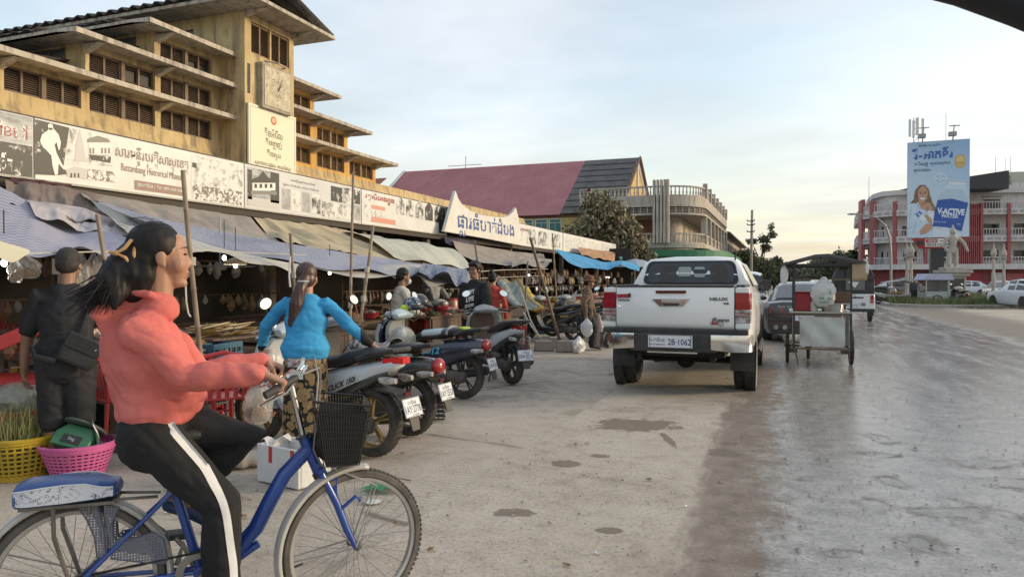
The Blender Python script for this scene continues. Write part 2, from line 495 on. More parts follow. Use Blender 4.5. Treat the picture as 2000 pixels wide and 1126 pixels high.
# THE MARKET HALL
WX,LX,TX=-17.9,-17.15,-16.83
def wallmat(name,a,bcol,st):
 m,nt,p=mat0(name)
 v=coords(nt)
 big=noise(nt,v,0.7,6,0.65);drip=noise(nt,coords(nt,'Object',(3.0,3.0,0.5)),1.6,6,0.68)
 c=ramp(nt,big,[(0.32,a),(0.68,bcol)])
 c=mixc(nt,ramp(nt,drip,[(0.47,(0,0,0)),(0.66,(0.8,)*3)]),c,st)
 nt.links.new(c,p.inputs['Base Color']);p.inputs['Roughness'].default_value=0.92
 bumpn(nt,p,noise(nt,v,20,4),0.25)
 return m
M_YEL=wallmat('ochre_wall',(0.46,0.335,0.165),(0.60,0.47,0.26),(0.18,0.14,0.10))  # left walls greyer, their weaker sun put into the colour; drips are stains
M_YEL2=wallmat('ochre_wall_sunlit',(0.60,0.33,0.08),(0.66,0.40,0.13),(0.36,0.22,0.09))  # right tiers: warmer ochre, with the fuller sun put into the colour
M_LEDGE=wallmat('ledge_concrete',(0.44,0.39,0.32),(0.54,0.48,0.39),(0.15,0.125,0.105))
M_LOUV=mat('louvre_wood',(0.23,0.165,0.12),0.8,c2=(0.15,0.11,0.085),s=4)
M_LOUV2=mat('louvre_wood_pale',(0.30,0.20,0.12),0.8,c2=(0.22,0.15,0.09),s=4)
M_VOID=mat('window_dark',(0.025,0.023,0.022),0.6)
M_TILE=mat('old_roof_tile',(0.055,0.05,0.048),0.85,c2=(0.13,0.11,0.10),s=3,bump=0.4,bs=12)
hall=thing('market_hall','ochre tiered market hall with louvred windows and a clock tower','market building',(-18,20.6,0))
HM=Matrix.Translation((18,-20.6,0))
def hb():b=B();b.T=HM;return b
def louvre(y0,y1,z0,z1,x,m=M_LOUV,two=True,gap=None):
 b=hb();b.bx(x-0.06,x+0.03,y0,y1,z0,z0+0.05);b.bx(x-0.06,x+0.03,y0,y1,z1-0.05,z1)
 cols=[y0,(y0+y1)/2,y1]if two else[y0,y1]
 for c in cols:b.bx(x-0.06,x+0.032,max(y0,c-0.03),min(y1,c+0.03),z0+0.05,z1-0.05)
 w_=b.o('window',m,hall,sm=False)
 s_=hb();n=int((z1-z0-0.1)/0.052)
 for k in range(n):
  z=z0+0.05+(k+0.5)*(z1-z0-0.1)/n
  for a,c in zip(cols,cols[1:]):
   if gap and gap[0]<k/n<gap[1]and a>=gap[2]:continue
   s_.add([(x-0.05,a+0.03,z+0.022),(x+0.015,a+0.03,z-0.018),(x+0.015,c-0.03,z-0.018),(x-0.05,c-0.03,z+0.022)],[(0,1,2,3)])
 so_=s_.o('slat',m,w_,sm=False,kind='stuff')
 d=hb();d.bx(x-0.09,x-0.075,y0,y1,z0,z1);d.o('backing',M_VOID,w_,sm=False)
BACK=-48
tiers=[(12.0,29.25,5.2,6.95),(14.3,26.95,6.95,8.02),(16.62,24.55,8.02,9.05)]
rows=[(6.13,6.78),(7.17,7.80),(8.26,8.84)]
bays_l=[(16.84,18.94),(14.42,16.63),(12.1,14.17)]
bays_r=[(22.1,24.3),(24.75,26.7),(27.1,29.0)]
for k,(y0,y1,z0,z1)in enumerate(tiers):
 zs,zt=rows[k]
 for side in(0,1):
  mw=M_YEL if side==0 else M_YEL2
  a,c=(y0,19.3)if side==0 else(21.87,y1)
  bays=sorted((bays_l if side==0 else bays_r)[:3-k])
  b=hb()
  b.bx(WX-0.25,WX,a,c,z0,zs);b.bx(WX-0.25,WX,a,c,zt,z1)
  e=[a]+[q for t in bays for q in t]+[c]
  for p0,p1 in zip(e[::2],e[1::2]):
   if p1>p0:b.bx(WX-0.25,WX-0.001,p0,p1,zs,zt)
  b.o('wall',mw,hall,sm=False)
  for(p0,p1)in bays:
   mid=(p0+p1)/2
   gp=(0.1,0.75,mid-0.2)if(side==0 and k==1 and p0<15)else((0.05,0.5,mid-0.2)if side==0 and k==2 else None)
   ml=M_LOUV if side==0 else M_LOUV2
   louvre(p0,mid-0.06,zs,zt,WX-0.1,ml);louvre(mid+0.06,p1,zs,zt,WX-0.1,ml,gap=gp)
   b=hb();b.bx(WX-0.2,WX-0.02,mid-0.06,mid+0.06,zs,zt);b.o('mullion',ml,hall,sm=False)
 for s,yy in((1,y0),(-1,y1)):
  b=hb();y2=yy+0.25*s
  b.bx(BACK,WX-0.25,min(yy,y2),max(yy,y2),z0,zs-0.02);b.bx(BACK,WX-0.25,min(yy,y2),max(yy,y2),zt+0.12,z1)
  for q in range(8):
   x1=WX-0.25-q*3.6
   b.bx(x1-0.5,x1,min(yy,y2),max(yy,y2),zs-0.02,zt+0.12)
  b.o('wall',M_YEL if s==1 else M_YEL2,hall,sm=False)
  b=hb();b.bx(BACK,WX-0.3,min(yy+.08*s,yy+.12*s),max(yy+.08*s,yy+.12*s),zs-0.02,zt+0.12)
  b.o('pane',mat('grey_glazing',(0.09,0.10,0.11),0.35),hall,sm=False)
  b=hb()
  for q in range(24):
   x1=WX-0.8-q*0.62
   b.bx(x1-0.05,x1,min(yy+.02*s,yy+.078*s),max(yy+.02*s,yy+.078*s),zs,zt+0.1)
  b.o('window_bar',M_LOUV,hall,sm=False,kind='stuff')
 ov=0.85
 b=hb()
 zt2=z1-0.02
 b.add([(LX,y0-ov,zt2-0.09),(LX,19.3,zt2-0.09),(WX,19.3,zt2-0.02),(WX,y0-ov,zt2-0.02),(BACK,y0-ov,zt2-0.09),(BACK,y0+0.3,zt2-0.02),(WX,y0+.3,zt2-0.02),(LX,y0-ov,zt2+0.05),(LX,19.3,zt2+0.05),(WX,19.3,zt2+0.12),(WX,y0-ov,zt2+0.07),(BACK,y0-ov,zt2+0.05),(BACK,y0+0.3,zt2+0.12),(WX,y0+.3,zt2+0.12)],[(0,3,2,1),(0,4,5,6,3),(7,8,9,10),(7,10,13,12,11),(0,1,8,7),(4,0,7,11),(1,2,9,8),(3,6,13,10),(5,4,11,12)])
 b.o('ledge',M_LEDGE,hall,sm=False)
 b=hb()
 b.bx(WX-0.02,LX,21.87,y1+ov,zt2-0.05,zt2+0.08);b.bx(BACK,WX-0.02,y1-0.2,y1+ov,zt2-0.05,zt2+0.08)
 b.o('ledge',M_LEDGE,hall,sm=False)
 for side in(0,1):
  for(p0,p1)in(bays_l if side==0 else bays_r)[:3-k]:
   b=hb()
   yb=p0-0.11 if side==0 else p1+0.1
   b.add([(WX,yb-.09,zt2-.10),(WX,yb+.09,zt2-.10),(LX-.1,yb+.09,zt2-.10),(LX-.1,yb-.09,zt2-.10),(WX,yb-.09,zt2-.32),(WX,yb+.09,zt2-.32)],[(0,3,4),(1,5,2),(3,2,5,4),(0,1,2,3)])
   b.o('bracket',M_LEDGE,hall,sm=False)
 for s,yy in((1,y0),(-1,y1)):
  b=hb();rows_=[]
  n=130
  for q in range(n+1):
   x=WX-0.6-q*(30.0/n)
   zz=0.05*math.cos(q/n*30.0/0.5*2*math.pi)
   rows_.append([(x,yy-0.9*s,zt2+0.13+zz),(x,yy+2.6*s,zt2+0.62+zz)])
  b.grid(rows_);b.o('roof',M_TILE,hall,solid=0.03)
b=hb();rows_=[]
for i in range(9):
 a=i/8*math.pi/2
 rows_.append([(WX+1.1*(1-math.cos(a)),y,6.02-0.95*math.sin(a))for y in(-8,19.3,21.9,50)])
b.grid(rows_);b.o('cove',M_YEL,hall)
b=hb();b.bx(WX-0.3,WX-.002,-8,11.98,0,6.02);b.bx(WX-0.3,WX-.002,29.27,49,0,6.02);b.bx(WX-0.28,WX-0.003,12,29.25,0,5.19)
b.o('wall',M_YEL,hall,sm=False)
b=hb();b.bx(WX+0.8,WX+1.25,-8,49,4.85,5.06);b.o('ledge',M_LEDGE,hall,sm=False)
b=hb();b.add([(WX+1,-8,4.95),(-10.9,-8,3.98),(-10.9,49.3,3.98),(WX+1,49.3,4.95)],[(0,1,2,3)])
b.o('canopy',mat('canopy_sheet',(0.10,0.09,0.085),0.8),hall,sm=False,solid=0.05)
b=hb();b.bx(-11.05,-10.9,-8,49.3,2.86,3.02);b.o('fascia',mat('dark_timber',(0.07,0.058,0.05),0.85),hall,sm=False)
for i in range(15):
 b=hb();y=-6+i*3.9;b.bx(-11.25,-11.06,y,y+0.2,0,3.0);b.o('post',mat('dirty_post',(0.13,0.115,0.10),0.9),hall,sm=False)
b=hb();b.bx(-17.6,-17.5,-8,49,0.01,4.4);b.o('shop_front',mat('shade_black',(0.022,0.019,0.017),0.9,c2=(0.04,0.034,0.028),s=1.2),hall,sm=False)  # near-black colour stands in for the shade inside the hall
b=hb();b.bx(-17.4,-4.0,-7.6,-7.5,0.01,2.8);b.o('light_block',mat('shade_black',(0.05,0.05,0.05)),hall,sm=False)  # unseen screen added to keep the stall interior dark
b=hb();b.bx(-17.4,-9.4,47.2,47.3,.01,3.6);b.o('shade_sheet',mat('shade_black',(0.05,0.05,0.05)),hall,sm=False)  # dark sheet added in place of the shade among the far stalls
b=hb()
b.bx(-48,TX,19.3,21.87,4.9,8.98)
b.bx(TX-0.3,TX,19.3,21.87,8.98,9.15);b.bx(TX-0.3,TX,19.3,21.87,10.22,10.46)
b.bx(TX-0.3,TX-0.001,19.3,19.62,9.15,10.22);b.bx(TX-0.3,TX-0.001,21.62,21.87,9.15,10.22)
for yy in(19.3,21.75):
 b.bx(-19.0,TX-0.3,yy,yy+0.12,8.98,10.46);b.bx(-48,-19.0,yy,yy+0.12,8.98,9.3);b.bx(-48,-19.0,yy,yy+.12,10.1,10.46)
b.o('tower',M_YEL,hall,sm=False)
b=hb();b.bx(-48,-19.0,19.38,19.42,9.3,10.1);b.bx(-48,-19,21.65,21.7,9.3,10.1);b.o('pane',mat('grey_glazing',(0.09,0.10,0.11),0.35),hall,sm=False)
b=hb()
for q in range(40):b.bx(-19.05-q*0.6,-19-q*0.6,19.33,19.37,9.3,10.1)
b.o('window_bar',mat('pale_bar',(0.4,0.37,0.33),0.8),hall,sm=False,kind='stuff')
louvre(19.64,20.58,9.17,10.2,TX-0.09,M_LOUV2);louvre(20.66,21.6,9.17,10.2,TX-0.09,M_LOUV2)
b=hb();b.bx(TX-0.25,TX-0.02,20.58,20.66,9.15,10.22);b.o('mullion',M_YEL,hall,sm=False)
b=hb();b.bx(TX-.04,TX+.004,19.42,19.56,7.75,8.75);b.o('vent_slot',M_VOID,hall,sm=False)
b=hb();b.bx(-48,-15.75,18.3,22.95,10.47,10.60);b.o('roof_slab',M_LEDGE,hall,sm=False,bev=0.02)
for yy in(19.3,21.75):
 b=hb();b.add([(TX,yy,10.46),(-15.9,yy,10.46),(TX,yy,10.25),(TX,yy+.12,10.46),(-15.9,yy+.12,10.46),(TX,yy+.12,10.25)],[(0,1,2),(3,5,4),(1,4,5,2)])
 b.o('bracket',M_LEDGE,hall,sm=False)
for s,ye in((1,18.2),(-1,23.05)):
 b=hb();rows_=[];n=260
 for q in range(n+1):
  x=-15.9-q*(32.0/n);zz=0.07*math.cos(q*32.0/n/0.52*2*math.pi)
  rows_.append([(x,ye,10.66+zz),(x,ye+1.2*s,11.0+zz),(x,20.62,11.36+zz)])
 b.grid(rows_);b.o('roof',M_TILE,hall,solid=0.04)
ck=hb();ck.bx(TX,TX+0.24,19.88,21.42,7.36,8.92);clock=ck.o('clock',mat('clock_case',(0.40,0.35,0.27),0.7,c2=(0.25,0.21,0.16),s=3),hall,bev=0.03,sm=False)
clock['label']='square weathered clock box under the tower louvres'
b=hb();b.bx(TX+0.241,TX+0.262,19.97,21.33,7.46,8.82);b.o('face',mat('clock_face',(0.56,0.50,0.36),0.6,c2=(0.38,0.33,0.23),s=5),clock,bev=0.01,sm=False)
b=hb();cy_,cz_=20.68,8.12
for a,L,wd in((27,0.46,0.022),(42,0.30,0.03),(207,0.12,0.02)):
 d=Vector((0,math.sin(R(a)),math.cos(R(a))));e=Vector((0,d.z,-d.y))*wd;o=Vector((TX+0.268,cy_,cz_))
 b.add([o-e,o+e,o+d*L+e*.4,o+d*L-e*.4],[(0,1,2,3)])
b.lathe([(0.045,TX+0.262),(0.045,TX+0.275)],(0,cy_,cz_),'x',12)
b.o('hand',mat('dark_metal',(0.05,0.045,0.04),0.5),clock,sm=False)
b=hb();rr=random.Random(2)
for i in range(12):
 a=i*math.pi/6;yy=20.65+0.56*math.sin(a);zz=8.14+0.56*math.cos(a)
 b.box((TX+0.264,yy,zz),(0.004,0.03,0.03)if i%3 else(0.004,0.06,0.06))
for i in range(120):
 a=rr.uniform(0,6.28);q=0.40*math.sqrt(rr.random());b.box((TX+0.2636,20.65+q*math.sin(a),8.14+q*math.cos(a)),(0.003,rr.uniform(.02,.07),rr.uniform(.012,.03)))
b.o('dial_mark',mat('dial_mark',(0.28,0.22,0.12),0.6),clock,sm=False,kind='stuff')
b=hb();b.tube([(TX+0.02,20.3,9.06),(TX+.35,20.5,9.0),(TX+.35,21.0,8.98),(TX+.02,21.2,9.02)],0.03);b.o('lamp_arm',M_LEDGE,clock)
sign=thing('wall_sign','cream health notice board hanging on the clock tower below the clock','sign',(TX+.1,20.6,5))
SM=Matrix.Translation((-TX-.1,-20.6,-5))
b=B();b.T=SM;b.bx(TX+0.03,TX+0.10,19.36,21.86,4.9,7.42);b.o('board',mat('cream_board',(0.72,0.68,0.50),0.5),sign,bev=0.01,sm=False)
def frame_lines(x,y0,y1,z0,z1,t,m,par,Mx):
 b=B();b.T=Mx
 b.bx(x,x+.004,y0,y1,z0,z0+t);b.bx(x,x+.004,y0,y1,z1-t,z1);b.bx(x,x+.004,y0,y0+t,z0+t,z1-t);b.bx(x,x+.004,y1-t,y1,z0+t,z1-t)
 b.o('border',m,par,sm=False)
M_INKB=mat('ink_dark',(0.09,0.09,0.06),0.6);M_INKBL=mat('ink_blue',(0.03,0.07,0.24),0.6)
frame_lines(TX+.101,19.43,21.79,4.95,7.34,0.025,mat('ink_grey',(0.42,0.44,0.45),.6),sign,SM)
def slet(t,y,z,wd,h_,m,bold=0.01,kh=True):
 o=letters(t,(TX+0.104,y,z),(0,1,0),(0,0,1),wd,h_,m,None,bold=bold,kh=kh)
 o.parent=sign;o.location=SM.to_translation()
slet('តិចអំបិល',20.62,6.60,0.95,0.30,M_INKB);slet('តិចខ្លាញ់',20.62,6.22,0.85,0.34,M_INKB);slet('តិចស្ករ',20.62,5.84,0.72,0.34,M_INKB)
slet('សុខភាពបេះដូងល្អ អាយុយឺនយូរ',20.6,5.46,1.9,0.24,M_INKB)
b=B();b.T=SM;b.lathe([(0.15,TX+.1015),(0.15,TX+.105)],(0,20.62,7.05),'x',20);b.o('emblem',mat('emblem_red',(0.55,0.10,0.07),0.5),sign)
b=B();b.T=SM;b.lathe([(0.09,TX+.1055),(0.09,TX+.107)],(0,20.62,7.06),'x',14);b.o('emblem_centre',mat('emblem_gold',(0.65,0.45,0.25),0.5),sign)
for yy in(19.92,20.66,21.4):
 b=B();b.T=SM;b.lathe([(0.29,TX+.1015),(0.29,TX+.104)],(0,yy,5.08),'x',24);b.o('roundel',mat('roundel_teal',(0.36,0.55,0.55),0.5),sign)
 b=B();b.T=SM;b.lathe([(0.25,TX+.1045),(0.25,TX+.106)],(0,yy,5.08),'x',20);b.o('roundel_field',mat('roundel_fill',(0.66,0.68,0.42),0.5,c2=(0.30,0.45,0.5),s=7),sign)
 b=B();b.T=SM;b.ell((TX+.106,yy-.05,5.12),(.004,.1,.07));b.ell((TX+.106,yy+.08,5.0),(.004,.05,.09));b.o('roundel_picture',mat('yellow_print',(0.62,0.50,0.06),.5),sign)
# BANNERS ROUND THE CANOPY
BX=-10.86
M_WHITE=mat('banner_white',(0.72,0.71,0.67),0.5,c2=(0.60,0.59,0.56),s=1.2,sc3=(1,1,1))
def photo_mat(name,seed,s=6,lo=0.46,hi=0.54,c=(0.035,0.035,0.035),c2=(0.66,0.65,0.62),sc3=(1,1,1)):
 m,nt,p=mat0(name)
 mp=N('Mapping',nt);mp.inputs['Location'].default_value=(seed*3.7,seed*1.3,seed*2.1);mp.inputs['Scale'].default_value=sc3
 nt.links.new(N('TexCoord',nt).outputs['Object'],mp.inputs[0])
 n=noise(nt,mp.outputs[0],s,8,0.68)
 nt.links.new(ramp(nt,n,[(lo,c),(hi,c2)]),p.inputs['Base Color']);p.inputs['Roughness'].default_value=0.5
 return m
PM=[photo_mat('print_foliage',1,5,.57,.64),photo_mat('print_scene',2,4,.40,.56),photo_mat('print_faint',3,6,.36,.50,(0.22,0.21,0.20)),photo_mat('print_grey',4,3,.3,.7,(0.16,0.16,0.16),(0.55,0.55,0.54)),photo_mat('print_flowers',5,14,.46,.52,(0.14,0.13,0.12),(0.7,0.68,0.64)),photo_mat('print_cloud',6,2,.35,.65,(0.10,0.12,0.13),(0.62,0.63,0.63),(1,.6,2))]
M_PWHITE=mat('print_white',(0.70,0.69,0.66),0.5);M_PBLACK=mat('print_black',(0.035,0.033,0.03),0.5)
M_PBROWN=mat('print_brown',(0.26,0.17,0.13),0.5);M_PRED=mat('print_red',(0.33,0.055,0.05),0.5);M_PGREY=mat('print_mid_grey',(0.20,0.185,0.17),0.5)
M_PSALMON=mat('print_salmon',(0.60,0.27,0.19),0.5)
art_n=[0]
def artpoly(pts,m,par,name='photo_print',x=BX,lift=None):
 art_n[0]+=1
 xx=x+0.003+(lift if lift is not None else 0)*0.002
 q=[atX(px,py,xx)for px,py in pts]
 b=B();b.add([p-par.location for p in q],[tuple(range(len(q)))])
 return b.o(name,m,par,sm=False)
def zt(px):return atX(px,215+0.2125*px if px<1000 else 215+0.2125*px,BX).z
def artrect(px0,px1,v0,v1,m,par,name='photo_print',lift=0):
 """rectangle in banner space: px columns, v from 0 (bottom) to 1 (top) of the board"""
 z=lambda v:3.04+v*0.92
 y0,y1=atX(px0,400,BX).y,atX(px1,400,BX).y
 xx=BX+0.003+lift*0.002
 b=B();b.add([(xx-par.location.x,y0-par.location.y,z(v0)-par.location.z),(xx-par.location.x,y1-par.location.y,z(v0)-par.location.z),(xx-par.location.x,y1-par.location.y,z(v1)-par.location.z),(xx-par.location.x,y0-par.location.y,z(v1)-par.location.z)],[(0,1,2,3)])
 return b.o(name,m,par,sm=False)
def alet(t,px0,px1,v,h_,m,par,kh=True,bold=0.008,lift=3):
 y0,y1=atX(px0,400,BX).y,atX(px1,400,BX).y
 o=letters(t,(BX+0.003+lift*0.002-par.location.x,(y0+y1)/2-par.location.y,3.04+v*0.92-par.location.z),(0,1,0),(0,0,1),y1-y0,h_,m,par,bold=bold,kh=kh)
 return o
def banner(px0,px1,label,m=M_WHITE,grp='photo banners along the market canopy'):
 y0,y1=atX(px0,400,BX).y,atX(px1,400,BX).y
 t=thing('banner',label,'banner',(-10.9,(y0+y1)/2,3.0),0,grp)
 b=B();n=24;rows_=[]
 rr=random.Random(int(px0*7))
 b.bx(-0.02,0.04,y0-t.location.y+.012,y1-t.location.y-.012,0.035,0.97)
 b.o('sheet',m,t,sm=False)
 b=B();b.bx(-0.08,-0.021,y0-t.location.y,y1-t.location.y,0.0,0.05);b.bx(-0.08,-0.021,y0-t.location.y,y1-t.location.y,0.93,0.98)
 b.bx(-0.022,0.06,y0-t.location.y,y1-t.location.y,0.0,0.034)
 b.o('batten',mat('pale_batten',(0.42,0.40,0.36),0.8),t,sm=False)
 return t
bn=banner(-330,67,'dark photo banner with trees at the left end of the canopy')
artrect(-330,64,0.0,0.99,PM[0],bn);artrect(-330,64,0.52,1.0,PM[5],bn,lift=1)
alet('វត្ថុសំខៅ',-48,54,0.68,0.34,M_PWHITE,bn,bold=0.06,lift=2);alet('វត្ថុសំខៅ',-48,54,0.68,0.34,M_PRED,bn,bold=-0.004,lift=3)
alet('ដំបងមើត',-60,24,0.20,0.30,M_PWHITE,bn,bold=0.03)
bn=banner(68,477,'banner with a man in white and the history museum title')
def zp(l):return[(x/3.846,200+y/3.846)for x,y in l]
artpoly(zp([(262,125),(520,190),(560,260),(540,330),(500,420),(470,480),(500,520),(262,540)]),PM[0],bn,'photo_print',lift=0)
artpoly(zp([(262,380),(330,380),(360,440),(470,440),(500,540),(420,548),(262,540)]),M_PBLACK,bn,'photo_print',lift=1)
artpoly(zp([(360,168),(376,158),(394,165),(400,195),(440,240),(458,300),(450,350),(440,360),(425,300),(410,320),(425,380),(470,470),(500,495),(480,505),(440,460),(435,540),(415,550),(395,480),(385,400),(340,350),(325,340),(300,290),(315,240),(360,210)]),M_PWHITE,bn,'figure_print',lift=3)
artpoly(zp([(362,190),(394,192),(396,206),(378,208),(366,204)]),M_PBLACK,bn,'figure_print',lift=4)
artpoly(zp([(520,190),(840,270),(850,480),(480,460)]),PM[2],bn,'photo_print',lift=0)
artpoly(zp([(575,290),(600,200),(625,300),(640,400),(660,450),(560,440)]),mat('print_pale',(0.5,0.49,0.47),.5),bn,'photo_print',lift=2)
artpoly(zp([(655,275),(735,250),(815,275),(830,300),(655,300)]),M_PGREY,bn,'photo_print',lift=2)
artpoly(zp([(665,300),(830,315),(835,400),(665,380)]),M_PWHITE,bn,'photo_print',lift=2)
for x in(672,695,760,785,812):
 artpoly(zp([(x,340),(x+14,343),(x+14,385),(x,382)]),M_PGREY,bn,'photo_print',lift=3)
artpoly(zp([(500,510),(560,480),(650,500),(655,575),(505,555)]),mat('print_pale',(0.5,0.49,0.47),.5),bn,'photo_print',lift=2)
for x in(530,556,584):artpoly(zp([(x,530),(x+12,532),(x+12,565),(x,562)]),M_PBLACK,bn,'photo_print',lift=3)
artpoly(zp([(660,500),(850,520),(885,605),(660,575)]),PM[4],bn,'photo_print',lift=2)
artpoly(zp([(665,390),(835,410),(830,455),(690,430)]),PM[0],bn,'photo_print',lift=3)
alet('សារមន្ទីរប្រវត្តិសាស្ត្រខេត្ត',226,368,0.66,0.40,mat('print_taupe',(0.30,0.235,0.19),.5),bn,bold=0.012)
alet('Battambang Histrorical Museum',237,360,0.42,0.17,M_PBROWN,bn,kh=False,bold=0.0)
artrect(263,362,0.05,0.23,M_PBROWN,bn,'print_strip',lift=2)
alet('ក្រុងបាត់ដំបង / Tel: ០៥៣ ៣០៦ ៣៨៧',268,358,0.145,0.11,M_PWHITE,bn,bold=0.012,lift=4)
artrect(374,474,0.02,0.95,PM[2],bn);artrect(376,472,0.02,0.34,PM[4],bn,lift=1)
artpoly(zp([(1445,450),(1475,455),(1478,495),(1445,485)]),M_PBLACK,bn,'photo_print',lift=2)
bn=banner(478,705,'grey banner with a wooden house photo and small pictures')
artrect(478,704,0.01,0.99,mat('print_bg_grey',(0.52,0.52,0.53),.5,c2=(0.58,0.58,0.58),s=2),bn)
artrect(483,545,0.05,0.95,PM[5],bn,lift=1)
artpoly([(490,350),(505,345),(514,334),(524,347),(540,352),(540,357),(490,357)],M_PBLACK,bn,'photo_print',lift=3)
artpoly([(493,357),(538,357),(538,372),(493,372)],M_PWHITE,bn,'photo_print',lift=3)
for x in(497,507,517,527):artpoly([(x,359),(x+5,359),(x+5,367),(x,367)],M_PBLACK,bn,'photo_print',lift=4)
artpoly([(490,372),(541,374),(541,380),(490,379)],M_PGREY,bn,'photo_print',lift=3)
artrect(528,545,0.2,0.95,PM[0],bn,lift=2);artrect(483,492,0.2,0.9,PM[0],bn,lift=2)
artrect(484,545,0.05,0.26,mat('print_pale',(0.5,0.49,0.47),.5),bn,lift=2)
for i in range(4):artrect(550+i*19.5,567+i*19.5,0.08,0.60,PM[(3,2,3,1)[i]],bn,lift=1)
alet('សារមន្ទីរវប្បធម៌ខេត្តបាត់ដំបង',568,615,0.84,0.09,M_PGREY,bn);alet('ក្រុងបាត់ដំបង ខេត្តបាត់ដំបង',553,622,0.70,0.08,M_PGREY,bn)
for a,c,v0,v1,k in((628,667,.04,.45,1),(646,668,.5,.92,0),(669,688,.5,.95,1),(669,686,.04,.46,2),(689,703,.06,.5,3),(690,703,.54,.95,0)):artrect(a,c,v0,v1,PM[k],bn,lift=2)
bn=banner(706,872,'banner with temple pictures in arches and salmon strips')
alet('វត្តសំរោងក្នុង',713,770,0.82,0.26,M_PRED,bn,bold=0.02);artrect(712,752,.08,.62,PM[2],bn)
artrect(725,752,.48,.60,M_PSALMON,bn,lift=2);artrect(725,772,.08,.24,M_PSALMON,bn,lift=2)
for i in range(5):
 a=775+i*18.5;c=a+15
 artpoly([(a,417+i*4),(a,395+i*3.4),((a+c)/2,384+i*3.4),(c,397+i*3.4),(c,420+i*4)],PM[1]if i<3 else PM[0],bn,'photo_print',lift=2)
artrect(857,870,0.02,.98,M_PBLACK,bn,lift=1)
for a,c,lab,pics in((1000,1099,'pale banner with sketched scenes right of the pointed sign',(0.02,.3,.52,.78)),(1100,1203,'last pale banner at the far end of the canopy',(0.05,.25,.5,.72))):
 bn=banner(a,c,lab)
 for f in pics:
  artrect(a+(c-a)*f,a+(c-a)*(f+.17),.12,.86,PM[2 if a>1050 else 1],bn,lift=1)
 if a==1000:alet('រដ្ឋបាលខេត្ត',1019,1034,.72,.2,M_PRED,bn)
t=thing('market_sign','white pointed board with blue market name above the stalls','sign',(-10.6,26,3))
pp=[(868,452),(890,372),(895.6,388),(904,400),(918,411),(937.6,418.6),(960,423),(982,425),(993.6,422),(1002,415),(1008,405),(1013,425),(1019.7,479.4),(946,465)]
q=[atX(px,py,-10.5)-t.location for px,py in pp]
b=B();b.prism([(p.y,p.z)for p in q],-0.02,0.10,'x');b.o('board',mat('sign_white',(0.68,0.66,0.61),0.55,c2=(0.60,0.57,0.52),s=1.5),t,sm=False,bev=0.015)
y0,y1=atX(893,430,-10.5).y,atX(1004,450,-10.5).y
letters('ផ្សារធំបាត់ដំបង',(0.106,(y0+y1)/2-t.location.y,0.46),(0,1,0),(0,0,1),y1-y0,0.92,mat('sign_blue',(0.035,0.075,0.26),0.5),t,bold=0.012,kh=True)
# BUILDINGS BEYOND THE MARKET
M_RED=mat('red_sheet_roof',(0.36,0.13,0.135),0.55,c2=(0.42,0.17,0.17),s=0.5)
M_SLATE=mat('slate_roof',(0.085,0.08,0.078),0.8,c2=(0.13,0.12,0.115),s=1)
M_YB=wallmat('yellow_house_wall',(0.52,0.36,0.12),(0.58,0.43,0.18),(0.36,0.26,0.13))
M_TRIM=mat('white_trim',(0.68,0.66,0.62),0.7)
M_TEAL=mat('teal_glass',(0.05,0.16,0.16),0.15);M_GLASSD=mat('dark_glass',(0.025,0.027,0.03),0.12)
t=thing('red_roofed_house','long yellow house under a dark red sheet roof beyond the market','house',(-28,66,0))
def tb(t):
 b=B();b.T=Matrix.Translation(-Vector(t.location));return b
e0,e1,rz_,ez=66,75,14.3,8.0
b=tb(t);b.add([(-42,e0-.4,ez-.25),(-19.9,e0-.4,ez-.25),(-19.9,e1,rz_),(-42,e1,rz_),(-42,e1+9,ez),(-19.9,e1+9,ez)],[(0,1,2,3),(3,2,5,4)]);b.o('roof',M_RED,t,sm=False,solid=.08)
b=tb(t)
for i in range(74):
 x=-42+i*.3;b.add([(x,e0-.4,ez-.2),(x+.05,e0-.4,ez-.2),(x+.05,e1,rz_+.05),(x,e1,rz_+.05),(x+.025,e0-.4,ez-.15),(x+.025,e1,rz_+.10)],[(0,4,5,3),(4,1,2,5)])
b.o('roof_rib',M_RED,t,sm=False,kind='stuff')
b=tb(t);b.bx(-42.3,-41.8,e0-.5,e0-.3,ez-.3,ez-.1);b.add([(-42.2,e0-.4,ez-.1),(-41.7,e0-.4,ez-.1),(-41.7,e1,rz_+.15),(-42.2,e1,rz_+.15)],[(0,1,2,3)]);b.o('verge',M_TRIM,t,sm=False)
for i in range(9):
 v0,v1=i/9,(i+1)/9
 b=tb(t);zz=lambda v:ez-.25+(rz_-ez+.25)*v
 yv=lambda v:e0-.4+(e1-e0+.4)*v
 b.add([(-19.85,yv(v0),zz(v0)+.10),(-14,yv(v0),zz(v0)+.10),(-14,yv(v1),zz(v1)+.02),(-19.85,yv(v1),zz(v1)+.02)],[(0,1,2,3)]);b.o('slate_course',M_SLATE,t,sm=False,solid=.05)
b=tb(t);b.add([(-19.85,e1+9,ez),(-14,e1+9,ez),(-14,e1,rz_),(-19.85,e1,rz_)],[(0,1,2,3)]);b.o('roof',M_SLATE,t,sm=False)
b=tb(t);b.tube([(-14,e0-.5,ez-.25),(-14,e1,rz_+.1),(-14,e1+9,ez)],.12,4);b.o('verge',mat('brown_verge',(.16,.08,.06),.8),t,sm=False)
b=tb(t);b.prism([(e0,0),(e1+8.5,0),(e1+8.5,ez-.3),(e1,rz_-.25),(e0,ez-.3)],-42,-14.35,'x');b.o('wall',M_YB,t,sm=False)
b=tb(t)
for sgn in(1,-1):
 b.tube([(-14.3,e1-sgn*8.6,ez+.1),(-14.3,e1,rz_-.3)],.16,4)
b.bx(-14.34,-14.2,e1-.12,e1+.12,ez,rz_-.6);b.o('gable_trim',M_TRIM,t,sm=False)
